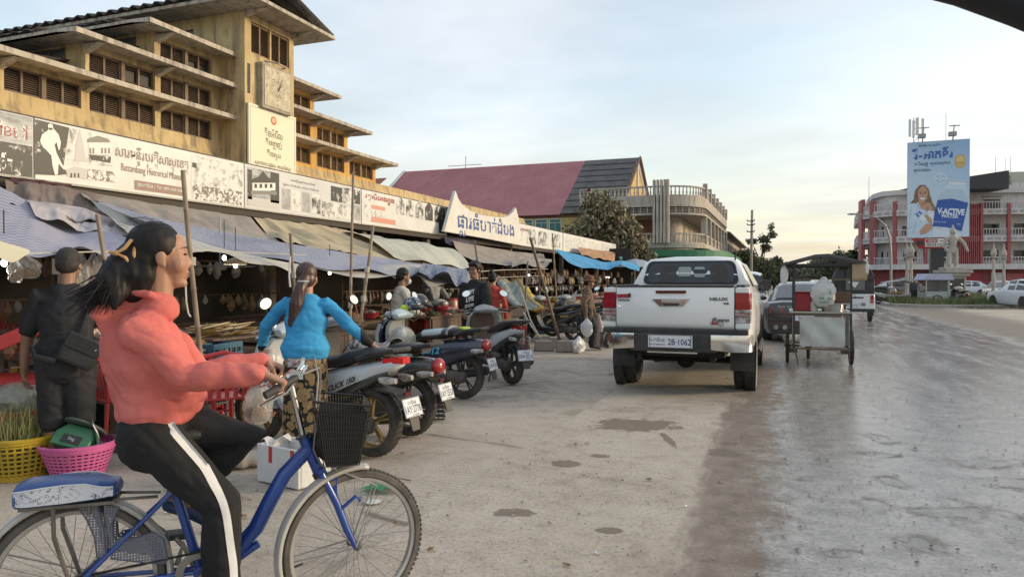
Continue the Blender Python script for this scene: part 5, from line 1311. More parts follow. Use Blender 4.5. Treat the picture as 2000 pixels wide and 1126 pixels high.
def stool(label,p,h=.46,m=M_REDP,grp='red plastic stools',rz=0,w=.29):
 t=thing('plastic_stool',label,'stool',p,rz,grp)
 b=B();b.bx(-w/2+.02,w/2-.02,-w/2+.02,w/2-.02,h-.02,h);b.bx(-w/2+.015,w/2-.015,-w/2+.015,w/2-.015,h-.07,h-.021);b.o('seat',m,t,bev=.01)
 for sx in(-1,1):
  for sy in(-1,1):
   b=B();a=Vector((sx*(w/2-.04),sy*(w/2-.04),h-.06));c_=Vector((sx*w/2,sy*w/2,0));b.tube([c_,a],[.02,.03],4,side=(1,1,0));b.o('leg',m,t,sm=False)
 b=B();b.tube([(-w/2+.01,-w/2+.01,.15),(w/2-.01,-w/2+.01,.15),(w/2-.01,w/2-.01,.15),(-w/2+.01,w/2-.01,.15)],.008,4,closed=True);b.o('brace',m,t,sm=False)
 return t
g1,g2=atX(405,700,-5.35),atX(442,700,-5.3)
stool('red stool under the left half of the blue crate',(g1.x,g1.y,.006),.485,rz=.3);stool('red stool under the right half of the blue crate',(g2.x,g2.y,.006),.485,rz=.2)
g=atX(690,700,-5.3);stool('red stool behind the tallest bamboo pole',(g.x,g.y,.006),.5,rz=.3)
g=atX(610,700,-6.0);stool('red stool in the shade behind the cardigan woman',(g.x,g.y,.006),.5,rz=.1)
g=atX(760,700,-6.6);stool('red stool under the table behind the white shirted man',(g.x,g.y,.006),.5,rz=.1)
g=atX(360,690,-5.5);t=thing('wire_rack','pale metal rack of drinks behind the girl\'s back pole','rack',(g.x,g.y,.006),0)
b=B()
for sx in(-.25,.25):
 for sy in(-.3,.3):b.cyl((sx,sy,0),(sx,sy,.78),.014,n=6)
for z in(.22,.5,.77):b.tube([(-.25,-.3,z),(.25,-.3,z),(.25,.3,z),(-.25,.3,z)],.012,5,closed=True)
b.o('frame',mat('rack_metal',(.40,.37,.33),.5),t)
for z in(.225,.775):b=B();b.bx(-.24,.24,-.29,.29,z,z+.012);b.o('shelf',M_WOOD,t,sm=False)
b=B()
for i in range(14):b.tube([(rr.uniform(-.2,.2),rr.uniform(-.25,.25),.80)]*1+[(rr.uniform(-.2,.2),rr.uniform(-.25,.25),.83)],.022,6)
b.o('carrots',GC[6],t,kind='stuff')
g=atX(215,700,-5.6);t=thing('food_rack','wooden rack of eggs and buns right of the bent man','rack',(g.x,g.y,.006))
for z in(.52,.74,.92):b=B();b.bx(-.25,.25,-.25,.45,z,z+.02);b.o('shelf',M_WOOD,t,sm=False)
for sx in(-.24,.24):
 for sy in(-.24,.44):b=B();b.cyl((sx,sy,0),(sx,sy,.93),.018,n=6);b.o('leg',M_WOOD,t)
b=B()
for i in range(6):
 for j in range(9):b.ell((-.18+i*.07,-.2+j*.07,.975+.01*((i+j)%2)),(.026,.026,.033),8,6)
b.o('egg',mat('egg_shell',(.50,.36,.29),.5),t,kind='stuff')
b=B()
for i in range(14):b.ell((rr.uniform(-.18,.18),rr.uniform(-.18,.38),.79),(.05,.06,.04),8,6)
b.o('bun',mat('bun',(.52,.33,.13),.6),t,kind='stuff')
M_FILM=mat('clear_film',(.55,.54,.52),.18,al=.38,spec=.8);M_BAGW=mat('bag_white',(.66,.66,.66),.35,al=.86)
def bag(label,p,w,h,m,mi,name='hanging_bag',cat='plastic bag',grp='clear bags hanging from the tarp',fill=.45,seed=1):
 r2=random.Random(seed);t=thing(name,label,cat,p,r2.uniform(0,3),grp)
 b=B();rings=[]
 for i in range(9):
  v=i/8;rad=w/2*(.95*math.sin(math.pi*min(.98,.18+.62*v))**.7 if v<.9 else .5)*(1 if v>.35 else .2+2.3*v)
  rings.append([Vector(((rad*(1+.22*math.sin(5*a+i))+.004)*math.cos(a),(rad*.55*(1+.2*math.sin(4*a+2*i))+.004)*math.sin(a),-h*v))for a in[6.2832*j/16 for j in range(16)]])
 b.loft(rings);b.o('film',m,t,ang=25)
 if mi:
  b=B();b.ell((0,0,-h*.76),(w*.38,w*.2,h*.2),10,7);b.o('contents',mi,t)
 return t
for i,(px,py,w_,h_)in enumerate(((122,492,.14,.30),(140,494,.16,.34),(160,492,.17,.33),(182,494,.16,.36),(198,490,.12,.26),(172,510,.13,.30),(30,505,.2,.2),(50,498,.22,.2))):
 lab=('leftmost bag of crisps in the hanging row','second hanging bag from the left of the row','bag just left of the shiny one in the row','big shiny bag right in the hanging row','small bag touching the short bamboo pole','lower bag of noodles in the hanging row','empty looking bag hanging by the left lamp','grey round bag hanging above the left lamp')[i]
 bag(lab,atX(px,py,-5.85-.03*i),w_,h_,M_FILM,(GC[4],GC[0],None)[i%3],seed=i)
b=B();b.bx(-.035,.035,-.004,.004,-.13,0);o=b.o('price_tag',mat('tag_white',(.6,.58,.56),.6),loc=atX(110,505,-5.75),rz=YAW);tag(o,'small white card hanging left of the bag row','card')
M_BULB=mat('lit_bulb',(1.0,.97,.92),.4,em=3)
for i,(px,py,x,lab)in enumerate(((438,503,-6.2,'bare lit bulb under the grey hem'),(460,518,-6.0,'lit bulb under a cream shade beside the fan'),(8,513,-6.2,'lit lamp at the far left under the lilac tarp'),(644,533,-6.6,'tiny lit bulb right of the cardigan woman\'s head'),(1033,537,-7.5,'lit bulb on the stall behind the leaning pole'),(1187,541,-8.2,'lit tube lamp behind the hatted woman'),(1072,511,-9.0,'small bright lamp beside the crumpled awning'))):
 p=atX(px,py,x);t=thing('stall_lamp',lab,'lamp',p,0,'lamps burning in the stalls')
 b=B()
 if 'tube' in lab:b.cyl((0,-.35,0),(0,.35,0),.02,n=8)
 else:b.ell((0,0,0),(.025,.025,.031),12,9)
 b.o('bulb',M_BULB,t)
 b=B();b.cyl((0,0,.03),(0,0,.45),.006,n=4);b.lathe([(.02,.045),(.02,.09)],n=8);b.o('cord',M_PBLACK,t)
 if 'shade' in lab:b=B();b.lathe([(.13,.01),(.09,.06),(.02,.09)],n=16,cap=False);b.o('lamp_shade',mat('shade_cream',(.50,.42,.27),.5),t,solid=.004)
 if 'shade' in lab or 'bare' in lab or 'left' in lab:
  l=bpy.data.lights.new('bulb_light','POINT');l.energy=3;l.color=(1,.93,.82);l.shadow_soft_size=.05;lo=bpy.data.objects.new('bulb_light',l);COL.objects.link(lo);lo.parent=t;lo.location=(0,0,-.08)
p=atX(430,520,-7.4);t=thing('ceiling_fan','white ceiling fan hanging in the dark left stall','fan',p)
b=B();b.lathe([(.08,-.05),(.1,0),(.06,.06)],n=12);b.cyl((0,0,.05),(0,0,.7),.015,n=6);b.o('motor',mat('fan_grey',(.34,.34,.34),.5),t)
for i in range(3):
 b=B();a=i*2.094+.3;d=Vector((math.cos(a),math.sin(a),0));e=Vector((-d.y,d.x,.15))*.06;b.add([d*.08-e,d*.08+e,d*.5+e,d*.5-e],[(0,1,2,3)]);b.o('blade',mat('fan_grey',(.34,.34,.34),.5),t,solid=.006,sm=False)
def rack(label,x,y,wy,h,m,seed):
 r2=random.Random(seed);t=thing('goods_rack',label,'display rack',(x,y,.006),0,'display racks hung with goods')
 b=B()
 for s in(-1,1):b.cyl((0,s*wy/2,0),(0,s*wy/2,h),.02,n=5)
 for z in(h*.45,h*.7,h):b.cyl((0,-wy/2,z),(0,wy/2,z),.014,n=5)
 b.o('frame',M_WOOD,t)
 for c in range(3):
  b=B()
  for i in range(13):
   z_=r2.choice((h*.45,h*.7,h));y_=r2.uniform(-wy/2,wy/2);L_=r2.uniform(.12,.3);x_=r2.uniform(-.05,.06)
   b.tube([(x_,y_,z_),(x_,y_+.01,z_-.05),(x_+.01,y_,z_-L_*.7),(x_,y_,z_-L_)],[.006,r2.uniform(.02,.04),r2.uniform(.04,.075),.02],6)
  b.o('goods',GC[(4,0,2,3,4,7)[(seed+c*2)%6]],t,sm=False,kind='stuff')
for i,(x,y,lab)in enumerate(((-8.2,5.0,'dim rack of goods far left under the tarp'),(-8.4,9.3,'dim rack in the dark left of the cardigan'),(-8.2,13.4,'rack behind the white shirted man'),(-8.3,18.2,'rack behind the red shirted woman'),(-8.4,22.4,'rack of bottles behind the leaning pole'),(-8.8,26.4,'rack behind the hatted woman'),(-9.0,30,'rack left of the pickup under the blue tarp'),(-9.2,34,'rack of hanging goods beside the pickup roof'),(-9.4,39,'farthest hanging rack near the umbrella'))):
 rack(lab,x,y,2.2+i*.15,1.75,None,i)
M_STRIPE={}
for i,(px0,py0,px1,py1,c,lab)in enumerate(((968,548,1008,600,(.30,.32,.28),'grey green striped mat leaning by the red shirt'),(978,545,1018,600,(.33,.25,.10),'olive mat leaning behind the grey striped one'),(995,560,1030,602,(.62,.46,.02),'bright yellow mat leaning on the stall'),(1012,575,1040,606,(.52,.20,.06),'orange edged mat at the foot of the leaning stack'))):
 a=atX(px0,py0,-6.3-.05*i);c_=atX(px1,py1,-5.4-.05*i);w_=Vector((.42,.22,-.02))
 b=B();b.grid([[a.lerp(c_,v)-a+w_*u+Vector((0,0,.05*math.sin(7*u+i)-.12*math.sin(3.14*v)))for u in np.linspace(0,1,8)]for v in np.linspace(0,1,10)])
 tag(b.o('leaning_mat',mat('mat_%d'%i,c,.6,c2=tuple(k*.5 for k in c),s=2.5,sc3=(8,1,1)),solid=.01,loc=a),lab,'mat','mats leaning on the stall')
g=atX(990,680,-5.3);crate('yellow plastic tub standing on a red crate',(g.x,g.y,.36),.4,.5,.3,M_YELP,.2);crate('red crate under the yellow tub',(g.x,g.y,.006),.4,.5,.34,M_REDP,.2)
g=atX(1014,690,-4.95);stool('dark red wooden stool carrying a steel basin',(g.x,g.y,.006),.55,M_RWOOD,'wooden stools',.3,.34)
b=B();b.lathe([(.14,0),(.24,.10),(.25,.10),(.15,-.005)],n=18);tag(b.o('steel_basin',M_STEEL,loc=(g.x,g.y,.565)),'steel basin on the dark red wooden stool','basin')
g=atX(1112,640,-5.6);b=B();b.lathe([(.22,0),(.28,.16),(.26,.16),(.2,.01)],n=18);t=thing('cane_basket','round cane basket with a sheet of clear plastic by the hatted woman','basket',(g.x,g.y,.74));b.o('basket',M_BASK,t)
b=B();b.grid([[(-.2+.4*u+.05*v,.1*math.sin(4*u),.1+.3*v*(u+.2))for u in np.linspace(0,1,6)]for v in np.linspace(0,1,5)]);b.o('plastic_sheet',M_BAGW,t)
table('small pale table under the cane basket',g.x,g.y,.5,.6,.73,mat('table_pale',(.33,.28,.22),.7),0)
g=atX(1000,575,-6.5)
for i in range(6):
 q=atX(1045+9*i,583,-6.4);b=B();b.lathe([(.05,0),(.16,.05),(.19,.11),(.17,.1)],n=12);tag(b.o('goods_bowl',(M_STEEL,GC[6],GC[3])[i%3],loc=(q.x,q.y,.808+.04*(i%2))),('steel bowl','orange bowl','white bowl')[i%3]+(' nearer' if i<3 else ' farther')+' along the table behind the dark motorbikes','bowl','bowls on the table of baskets')
def scatter(name,label,cat,grp,mk,spots):
 src=[]
 for i,p in enumerate(spots):
  k=i%4
  if k<len(src):o=src[k].copy();COL.objects.link(o)
  else:o=mk(k);src.append(o)
  o.location=p[:3];o.rotation_euler.z=p[3];tag(o,label,cat,grp)
def mk_bunch(k):
 b=B()
 for i in range(7):a=Vector((rr.gauss(0,.03),rr.gauss(0,.03),0));b.tube([a*.3,a+Vector((0,0,-.12)),a*1.3+Vector((0,0,-.25-.05*rr.random()))],[.006,.022,.008],5)
 return b.o('hanging_bunch',(GC[4],GC[0],mat('goods_rust',(.26,.13,.07),.7),GC[3])[k])
scatter('hanging_bunch','bunch of dried goods hanging from the rails of the far stalls','dried goods','bunches hanging in the far stalls',mk_bunch,[(-7.9-.25*(i%3),18.5+i*.27,1.95-.28*(i%2)-.1*rr.random(),rr.uniform(0,6))for i in range(72)])
def mk_box(k):
 b=B();w_,h_=rr.uniform(.16,.24),rr.uniform(.2,.34);b.loft([[(-w_,-w_*.7,0),(w_,-w_*.7,0),(w_,w_*.7,0),(-w_,w_*.7,0)],[(-w_*1.04,-w_*.74,h_),(w_*1.04,-w_*.74,h_),(w_*1.04,w_*.74,h_),(-w_*1.04,w_*.74,h_)]])
 return b.o('stall_box',(mat('cardboard',(.40,.30,.19),.8,c2=(.34,.25,.15),s=3),M_CRATEB,M_WOOD,mat('foam_dull',(.42,.41,.39),.8))[k],bev=.015,sm=False)
scatter('stall_box','box stored under the stall tables','box','boxes stored under the stall tables',mk_box,[(-6.2-.5*(i%3),4.8+i*.66,.008,rr.uniform(-.4,.4))for i in range(44)])
def mk_bowl(k):
 b=B();b.lathe([(.09,0),(.17,.09),(.16,.09),(.08,.01)],n=12);b.m=1
 for i in range(16):a=rr.uniform(0,6.28);q=.12*rr.random();b.ell((q*math.cos(a),q*math.sin(a),.08+.03*rr.random()),.03,6,4)
 return b.o('goods_bowl',[(M_STEEL,M_REDP,M_BLUEP,M_YELP)[k],(GC[0],GC[3],GC[5],GC[1])[k]])
scatter('goods_bowl','small bowl heaped with goods along the inner stall tables','bowl','bowls along the inner stall tables',mk_bowl,[(-6.55+.35*(i%2),9.5+i*.45,.85,0)for i in range(34)])
# VEHICLES
def paint_mat(name,c,me=0.0,ro=.32,coat=.7,dust=(.38,.33,.27),da=.22):
 m,nt,p=mat0(name)
 n=noise(nt,coords(nt),2.2,6,.65);sp=N('SeparateXYZ',nt);nt.links.new(coords(nt),sp.inputs[0])
 low=N('MapRange',nt);low.inputs[1].default_value=1.0;low.inputs[2].default_value=.35;nt.links.new(sp.outputs[2],low.inputs[0])
 f=mth(nt,'MULTIPLY',mth(nt,'ADD',mth(nt,'MULTIPLY',low.outputs[0],.8),.25),ramp(nt,n,[(.35,(0,0,0)),(.75,(da,)*3)]))
 nt.links.new(mixc(nt,f,c,dust),p.inputs['Base Color']);p.inputs['Metallic'].default_value=me
 nt.links.new(mixc(nt,f,(ro,)*3,(.8,)*3),p.inputs['Roughness'])
 p.inputs['Coat Weight'].default_value=coat;p.inputs['Coat Roughness'].default_value=.08
 return m
P_WHITE=paint_mat('paint_pearl',(.78,.77,.75),.0,.35);P_BLACK=paint_mat('paint_black',(.012,.013,.016));P_SILV=paint_mat('paint_silver_white',(.62,.63,.65));P_BEIGE=paint_mat('paint_beige',(.52,.46,.36),.3)
M_CHROME=mat('chrome',(.62,.62,.63),.12,1);M_TYRE=mat('tyre',(.028,.027,.026),.85,c2=(.075,.066,.056),s=9);M_RIM=mat('alloy_rim',(.34,.34,.35),.35,.8)
M_BLKP=mat('black_plastic',(.022,.022,.023),.55,c2=(.05,.046,.042),s=5);M_LRED=mat('lamp_red',(.30,.008,.012),.12,coat=.6);M_LCLR=mat('lamp_clear',(.55,.52,.50),.12,coat=.6,c2=(.20,.17,.16),s=16);M_LDRK=mat('lamp_dark_red',(.10,.01,.012),.2)
M_GLASS=mat('car_glass',(.022,.026,.026),.05,spec=.7);M_PLATE=mat('plate_white',(.66,.67,.68),.4);M_NAVY=mat('plate_ink',(.03,.045,.16),.5)
M_GLSEE=mat('see_through_glass',(.25,.28,.27),.03,al=.42,spec=.8)
def wheel(par,x,y,r,w,name='wheel',rim=M_RIM,spokes=6,ax='x',sgn=1):
 """tyre with tread blocks, rim and spokes; axle along x"""
 b=B();hw=w/2
 b.lathe([(r*.66,-hw*.8),(r*.8,-hw),(r*.93,-hw*.96),(r*.985,-hw*.7),(r,0),(r*.985,hw*.7),(r*.93,hw*.96),(r*.8,hw),(r*.66,hw*.8)],(x,y,r),'x',36,cap=False)
 ty=b.o(name,M_TYRE,par)
 b=B()
 for k in range(44):
  a=2*math.pi*k/44;c,s_=math.cos(a),math.sin(a);d=.10
  for h0,h1 in((-hw*.7,-hw*.12),(hw*.12,hw*.7)):
   b.add([(x+h0,y+(r-.004)*math.cos(a),r+(r-.004)*math.sin(a)),(x+h1,y+(r-.002)*math.cos(a+.05),r+(r-.002)*math.sin(a+.05)),(x+h1,y+(r+.006)*math.cos(a+d),r+(r+.006)*math.sin(a+d)),(x+h0,y+(r+.006)*math.cos(a+d-.05),r+(r+.006)*math.sin(a+d-.05))],[(0,1,2,3)])
 b.o('tread',M_TYRE,ty,sm=False,kind='stuff')
 b=B();b.lathe([(r*.67,-hw*.75),(r*.62,-hw*.5),(r*.62,hw*.5),(r*.67,hw*.75)],(x,y,r),'x',28,cap=False)
 b.lathe([(r*.16,hw*.55*sgn),(r*.14,hw*.62*sgn)],(x,y,r),'x',14)
 for k in range(spokes):
  a=2*math.pi*k/spokes;b.tube([(x+hw*.5*sgn,y+r*.1*math.cos(a),r+r*.1*math.sin(a)),(x+hw*.45*sgn,y+r*.64*math.cos(a),r+r*.64*math.sin(a))],[(r*.09,.012),(r*.06,.012)],6,side=(0,-math.sin(a),math.cos(a)))
 b.lathe([(r*.5,0),(r*.5,.01*sgn)],(x-hw*.3*sgn,y,r),'x',16)
 b.o('rim',rim,ty);return ty
def plate(par,o,ux,uy,w,h,lines,frame=None,rot=0):
 """number plate: base board + lines of (text, u, v, width, height, khmer)"""
 ux=Vector(ux).normalized();uy=Vector(uy).normalized();n_=ux.cross(uy);o=Vector(o)
 b=B();c=[o+ux*(sx*w/2)+uy*(sy*h/2)for sx,sy in((-1,-1),(1,-1),(1,1),(-1,1))]
 b.add([p-n_*.004 for p in c]+[p+n_*.002 for p in c],[(3,2,1,0),(4,5,6,7),(0,1,5,4),(1,2,6,5),(2,3,7,6),(3,0,4,7)])
 pl=b.o('number_plate',M_PLATE,par,sm=False)
 b=B()
 for(sx0,sx1,sy0,sy1)in((-1,1,.92,.97),(-1,1,-.97,-.92),(-.98,-.95,-.92,.92),(.95,.98,-.92,.92)):
  b.add([o+ux*(a*w/2*.97)+uy*(e*h/2)+n_*.0026 for a,e in((sx0,sy0),(sx1,sy0),(sx1,sy1),(sx0,sy1))],[(0,1,2,3)])
 b.o('plate_border',M_NAVY,pl,sm=False)
 for t_,u,v,ww,hh,kh in lines:
  letters(t_,o+ux*(u*w)+uy*(v*h)+n_*.003,ux,uy,ww*w,hh*h,M_NAVY,pl,bold=.016 if not kh else .01,kh=kh)
 return pl
TCX=-1.26;TY=8.95
tk=thing('pickup_truck','pearl white double cab pickup parked with its tailgate facing the camera','pickup truck',(TCX,TY,0.004))
HWb=.90
b=B()
def bedring(y,hw,zt=1.36):return[(-hw,y,.62),(-hw-.015,y,.95),(-hw,y,1.2),(-hw+.035,y,zt),(-hw+.11,y,zt+.012),(-hw+.13,y,zt-.03),(-hw+.13,y,.75)]
for s in(1,-1):
 b=B();b.loft([[(s*x,y,z)for x,y,z in bedring(yy,hw)]for yy,hw in((.06,HWb-.03),(.16,HWb),(.8,HWb+.02),(1.5,HWb+.02),(1.66,HWb))]);b.o('bed_side',P_WHITE,tk,ang=50)
 b=B();b.bx(s*(HWb-.115)-.05,s*(HWb-.115)+.05,.10,1.64,1.373,1.395);b.o('rail_cap',M_BLKP,tk,bev=.008,sm=False)
b=B();b.bx(-.78,.78,.1,1.64,.72,.76);b.bx(-.78,.78,1.60,1.64,.76,1.36);b.o('bed_floor',M_BLKP,tk,sm=False)
b=B();xs=[-.715,-.70,.70,.715];zs=[.86,.885,.93,1.16,1.20,1.33,1.37];yo={.86:.05,.885:.022,.93:.012,1.16:.0,1.20:.012,1.33:.022,1.37:.045}
b.grid([[(x,yo[z]+(.02 if abs(x)>.705 else 0),z)for x in xs]for z in zs]);tg=b.o('tailgate',P_WHITE,tk,ang=60,solid=.0)
b=B();b.bx(-.71,.71,.05,.10,.86,1.365);b.bx(-.715,.715,.03,.11,1.366,1.392);b.o('tailgate_cap',M_BLKP,tg,sm=False,bev=.008)
def tr(px,py,dy=0):p=atY(px,py,TY+dy);return p.x-TCX,p.z-.004
def trpoly(pts,y0,y1,name,m,par,bev=.004):
 q=[tr(*p)for p in pts];b=B();b.prism(q,y0,y1,'y');return b.o(name,m,par,bev=bev,sm=False)
trpoly([(1273,583),(1347,583),(1334,598),(1288,598)],-.016,.02,'handle_surround',M_CHROME,tg)
trpoly([(1292,584.5),(1329,584.5),(1329,590),(1292,590)],-.026,-.0165,'handle',mat('brushed_silver',(.5,.5,.5),.3,.9),tg)
trpoly([(1294,592),(1328,592),(1325,597),(1297,597)],-.020,-.0165,'handle_recess',M_BLKP,tg)
trpoly([(1280,567),(1340,567),(1339,572.5),(1281,572.5)],.002,.03,'brake_lamp',M_LDRK,tg)
trpoly([(1205,574),(1226,573.5),(1226,580.5),(1205,581)],.004,.02,'badge',mat('badge_red',(.36,.02,.03),.4),tg,.0);trpoly([(1226,573),(1231,572),(1231,580.5),(1226,580.5)],.003,.02,'badge_end',M_BLKP,tg,.0)
def trl(t_,px,py,wpx,hpx,m,par,bold=.03,dy=-.001,slant=0):
 x,z=tr(px,py);x2,_=tr(px+wpx,py);return letters(t_,(x+(x2-x)/2,dy,z),(1,0,0),(0,0,1),x2-x,hpx*8.8/F,m,par,bold=bold,slant=slant)
trl('TOYOTA',1206,585.5,24,5,M_PBLACK,tg,.05,.001);trl('HILUX',1386,583.5,37,6,mat('badge_grey',(.16,.16,.17),.3,.6),tg,.06,.002);trl('V6',1412,592.5,12,5,M_PBLACK,tg,.05,-.002)
trl('Revo',1390,624,34,8,mat('badge_grey',(.16,.16,.17),.3,.6),tg,.05,-.004,.25);trl('4x4',1389,631,12,5,M_LRED,tg,.06,.0)
trpoly([(1388,628.5),(1402,628.5),(1402,633.5),(1388,633.5)],.003,.02,'sticker',mat('sticker_red',(.42,.09,.08),.5),tg,0);trl('D4D',1389,631,12,3.2,M_PLATE,tg,.02,.0025)
x,z=tr(1408,632);b=B();b.tube([(x+.028*math.cos(a),.004,z+.028*math.sin(a))for a in[6.2832*i/20 for i in range(20)]],.003,4,closed=True);b.bx(x-.003,x+.003,.003,.006,z-.012,z+.014);b.o('sticker_ring',M_PBLACK,tg)
for s in(1,-1):
 xa,xb=(.725,.90)
 b=B();b.loft([[(s*xa,.035,z),(s*xb*(1 if z<1.2 else .985),.05,z),(s*(xb+.012),.16,z),(s*xa,.16,z)]for z in(1.10,1.16,1.22,1.27,1.30)]);lp=b.o('tail_lamp',M_LRED,tk,bev=.006,ang=60)
 b=B();b.loft([[(s*xa,.038,z),(s*xb,.053,z),(s*(xb+.01),.16,z),(s*xa,.16,z)]for z in(.935,1.02,1.096)]);b.o('reverse_lamp',M_LCLR,lp,bev=.006,ang=60)
 for k,z in enumerate((1.015,1.055)):b=B();b.bx(min(s*(xa+.01),s*(xb-.01)),max(s*(xa+.01),s*(xb-.01)),.030,.04,z,z+.008);b.o('lamp_divider',M_LRED,lp,sm=False)
 b=B();b.bx(min(s*(xa+.03),s*(xb-.04)),max(s*(xa+.03),s*(xb-.04)),.028,.04,1.18,1.19);b.bx(min(s*(xa+.03),s*(xa+.04)),max(s*(xa+.03),s*(xa+.04)),.028,.04,1.12,1.18);b.o('light_guide',mat('lamp_bright_red',(.5,.02,.02),.2),lp,sm=False)
 b=B();b.bx(min(s*.727,s*.9),max(s*.727,s*.9),.05,.15,.87,.934);b.bx(min(s*.727,s*.88),max(s*.727,s*.88),.05,.15,1.301,1.36);b.o('corner_panel',P_WHITE,tk,sm=False,bev=.006)
b=B();b.bx(-.52,.52,-.10,.12,.58,.80);b.bx(-.88,.88,-.02,.14,.76,.86);b.o('bumper',M_BLKP,tk,bev=.015,sm=False)
b=B();b.bx(-.3,.3,-.11,-.10,.565,.585);b.o('step_strip',M_CHROME,tk,sm=False)
for s in(1,-1):
 b=B();P=[(s*.46,-.125),(s*.70,-.125),(s*.86,-.09),(s*.925,.0),(s*.93,.16)]
 b.loft([[(x,y,.62 if i==0 else .60),(x,y-.012,.70),(x,y,.80),(x*.985,y+.05,.80),(x*.985,y+.05,.60)]for i,(x,y)in enumerate(P)]);b.o('bumper_wing',M_CHROME,tk,ang=50)
plate(tk,(-.02,-.135,.71),(1,0,0),(0,0,1),.53,.155,(('បាត់ដំបង',-.29,.14,.33,.34,True),('BATTAMBANG',-.29,-.25,.36,.12,False),('2B·1062',.21,-.03,.52,.50,False)))
b=B();b.bx(-.30,.30,-.112,-.101,.63,.79);b.o('plate_bracket',M_BLKP,tk,sm=False)
def cabring(y,zr,wr,wb,zb=1.34):return[(-wb,y,.62),(-wb-.01,y,.95),(-wb+.01,y,1.2),(-wb+.05,y,zb),(-(wb+wr)/2+.02,y,(zb+zr)/2-.02),(-wr,y,zr-.075),(-wr+.08,y,zr-.02),(-wr*.45,y,zr+.005),(wr*.45,y,zr+.005),(wr-.08,y,zr-.02),(wr,y,zr-.075),((wb+wr)/2-.02,y,(zb+zr)/2-.02),(wb-.05,y,zb),(wb-.01,y,1.2),(wb+.01,y,.95),(wb,y,.62)]
b=B();b.loft([cabring(1.70,1.38,.80,HWb),cabring(1.71,1.55,.76,HWb),cabring(1.79,1.735,.685,HWb),cabring(1.87,1.785,.675,HWb),cabring(2.4,1.815,.665,HWb+.01),cabring(3.2,1.80,.665,HWb+.01),cabring(3.55,1.72,.67,HWb),cabring(4.1,1.36,.72,HWb),cabring(4.3,1.2,.76,HWb)]);b.o('cab',P_WHITE,tk,ang=32)
b=B();b.loft([[(-w_,y,.45),(-w_,y,zt*.8),(-w_*.9,y,zt),(w_*.9,y,zt),(w_,y,zt*.8),(w_,y,.45)]for y,w_,zt in((4.1,.9,1.2),(4.7,.9,1.12),(5.15,.84,.98),(5.3,.7,.8))]);b.o('bonnet',P_WHITE,tk)
def rw(u,v,off=0):
 z=1.415+v*.325;y=1.695+max(0,v)*.10-off;hw_=.735-.075*v;return(u*hw_,y,z)
def scr(poly,off,name,m,par):b=B();b.add([rw(u,v,off)for u,v in poly],[tuple(range(len(poly)))]);return b.o(name,m,par,sm=False)
def rrect(u0,u1,v0,v1,ru,rv,n=5):return[(cx_+ru*math.cos(a),cy_2+rv*math.sin(a))for cx_,cy_2,a0 in((u1-ru,v1-rv,0),(u0+ru,v1-rv,90),(u0+ru,v0+rv,180),(u1-ru,v0+rv,270))for a in[R(a0+90*i/n)for i in range(n+1)]]
fr=scr(rrect(-.93,.93,-.06,.99,.12,.25),.02,'rear_window',mat('window_seal',(.01,.01,.01),.3),tk)
scr(rrect(-.86,.86,.02,.90,.13,.28),.024,'pane',M_GLASS,fr)
scr(rrect(-.25,.02,.30,.72,.04,.1),.027,'windscreen_view',mat('seen_sky',(.30,.34,.32),.15),fr);scr(rrect(.08,.30,.26,.72,.04,.1),.027,'windscreen_view',mat('seen_sky',(.30,.34,.32),.15),fr)
scr(rrect(.06,.34,.42,.60,.03,.06),.029,'mirror_view',M_BLKP,fr);scr(rrect(-.62,-.28,.05,.78,.1,.2),.028,'headrest',mat('seat_grey',(.055,.05,.048),.7),fr);scr(rrect(.40,.74,.05,.80,.1,.2),.028,'headrest',mat('seat_grey',(.055,.05,.048),.7),fr)
for s in(1,-1):
 b=B();b.box((s*.62,1.80,1.79),(.02,.03,.1));b.o('gutter_mark',M_BLKP,tk,sm=False)
 b=B()
 for y0,y1,t0,t1 in((1.98,2.62,0,0),(2.68,3.55,0,.30)):
  q=lambda y,v,k:(s*((HWb-.038)*(1-v)+.688*v+.012),y,1.37+v*.34)
  b.add([q(y0+(.05 if y0<2 else 0),0,0),q(y1+t1*.9,0,0),q(y1-t1*.2,1,0),q(y0+(.16 if y0<2 else 0),1,0)],[(0,1,2,3)])
 b.o('side_window',M_GLASS,tk,sm=False)
 b=B();b.loft([[(s*(.99+.10*math.cos(a)*k),3.62-.05*(k>.9)*0+.06*j,1.37+.095*math.sin(a)*k)for a in[6.2832*i/14 for i in range(14)]]for j,k in((0,.96),(.4,1),(1.3,.8),(2,.3))]);b.tube([(s*.88,3.7,1.30),(s*.95,3.68,1.33)],.03,6);mi_=b.o('mirror',M_BLKP,tk)
 b=B();b.add([(s*(.99+.088*math.cos(a)),3.612,1.37+.083*math.sin(a))for a in[6.2832*i/14 for i in range(14)]],[tuple(range(14))]);b.o('mirror_glass',mat('mirror_glass',(.05,.055,.06),.03,.3),mi_,sm=False)
 for y in(2.55,3.45):b=B();b.tube([(s*.90,y-.12,1.12),(s*.935,y-.08,1.12),(s*.935,y+.06,1.12),(s*.90,y+.1,1.12)],.014,6);b.o('door_handle',M_CHROME,tk)
 for y in(1.25,4.335):
  wheel(tk,s*.775,y,.375,.25,sgn=s)
  b=B();b.lathe([(.44,s*.915),(.47,s*.93),(.47,s*.80),(.40,s*.8)],(0,y,.40),'x',28,cap=False);b.o('arch_flare',M_BLKP,tk)
 b=B();b.grid([[(s*x,.79-.02*(z<.4),z)for x in(.62,.92)]for z in(.62,.5,.36,.28)]);b.o('mud_flap',M_BLKP,tk,solid=.015,sm=False)
 b=B();b.tube([(s*.93,1.75,.44),(s*.93,3.8,.44)],[.05,.05],8);b.o('side_step',M_BLKP,tk)
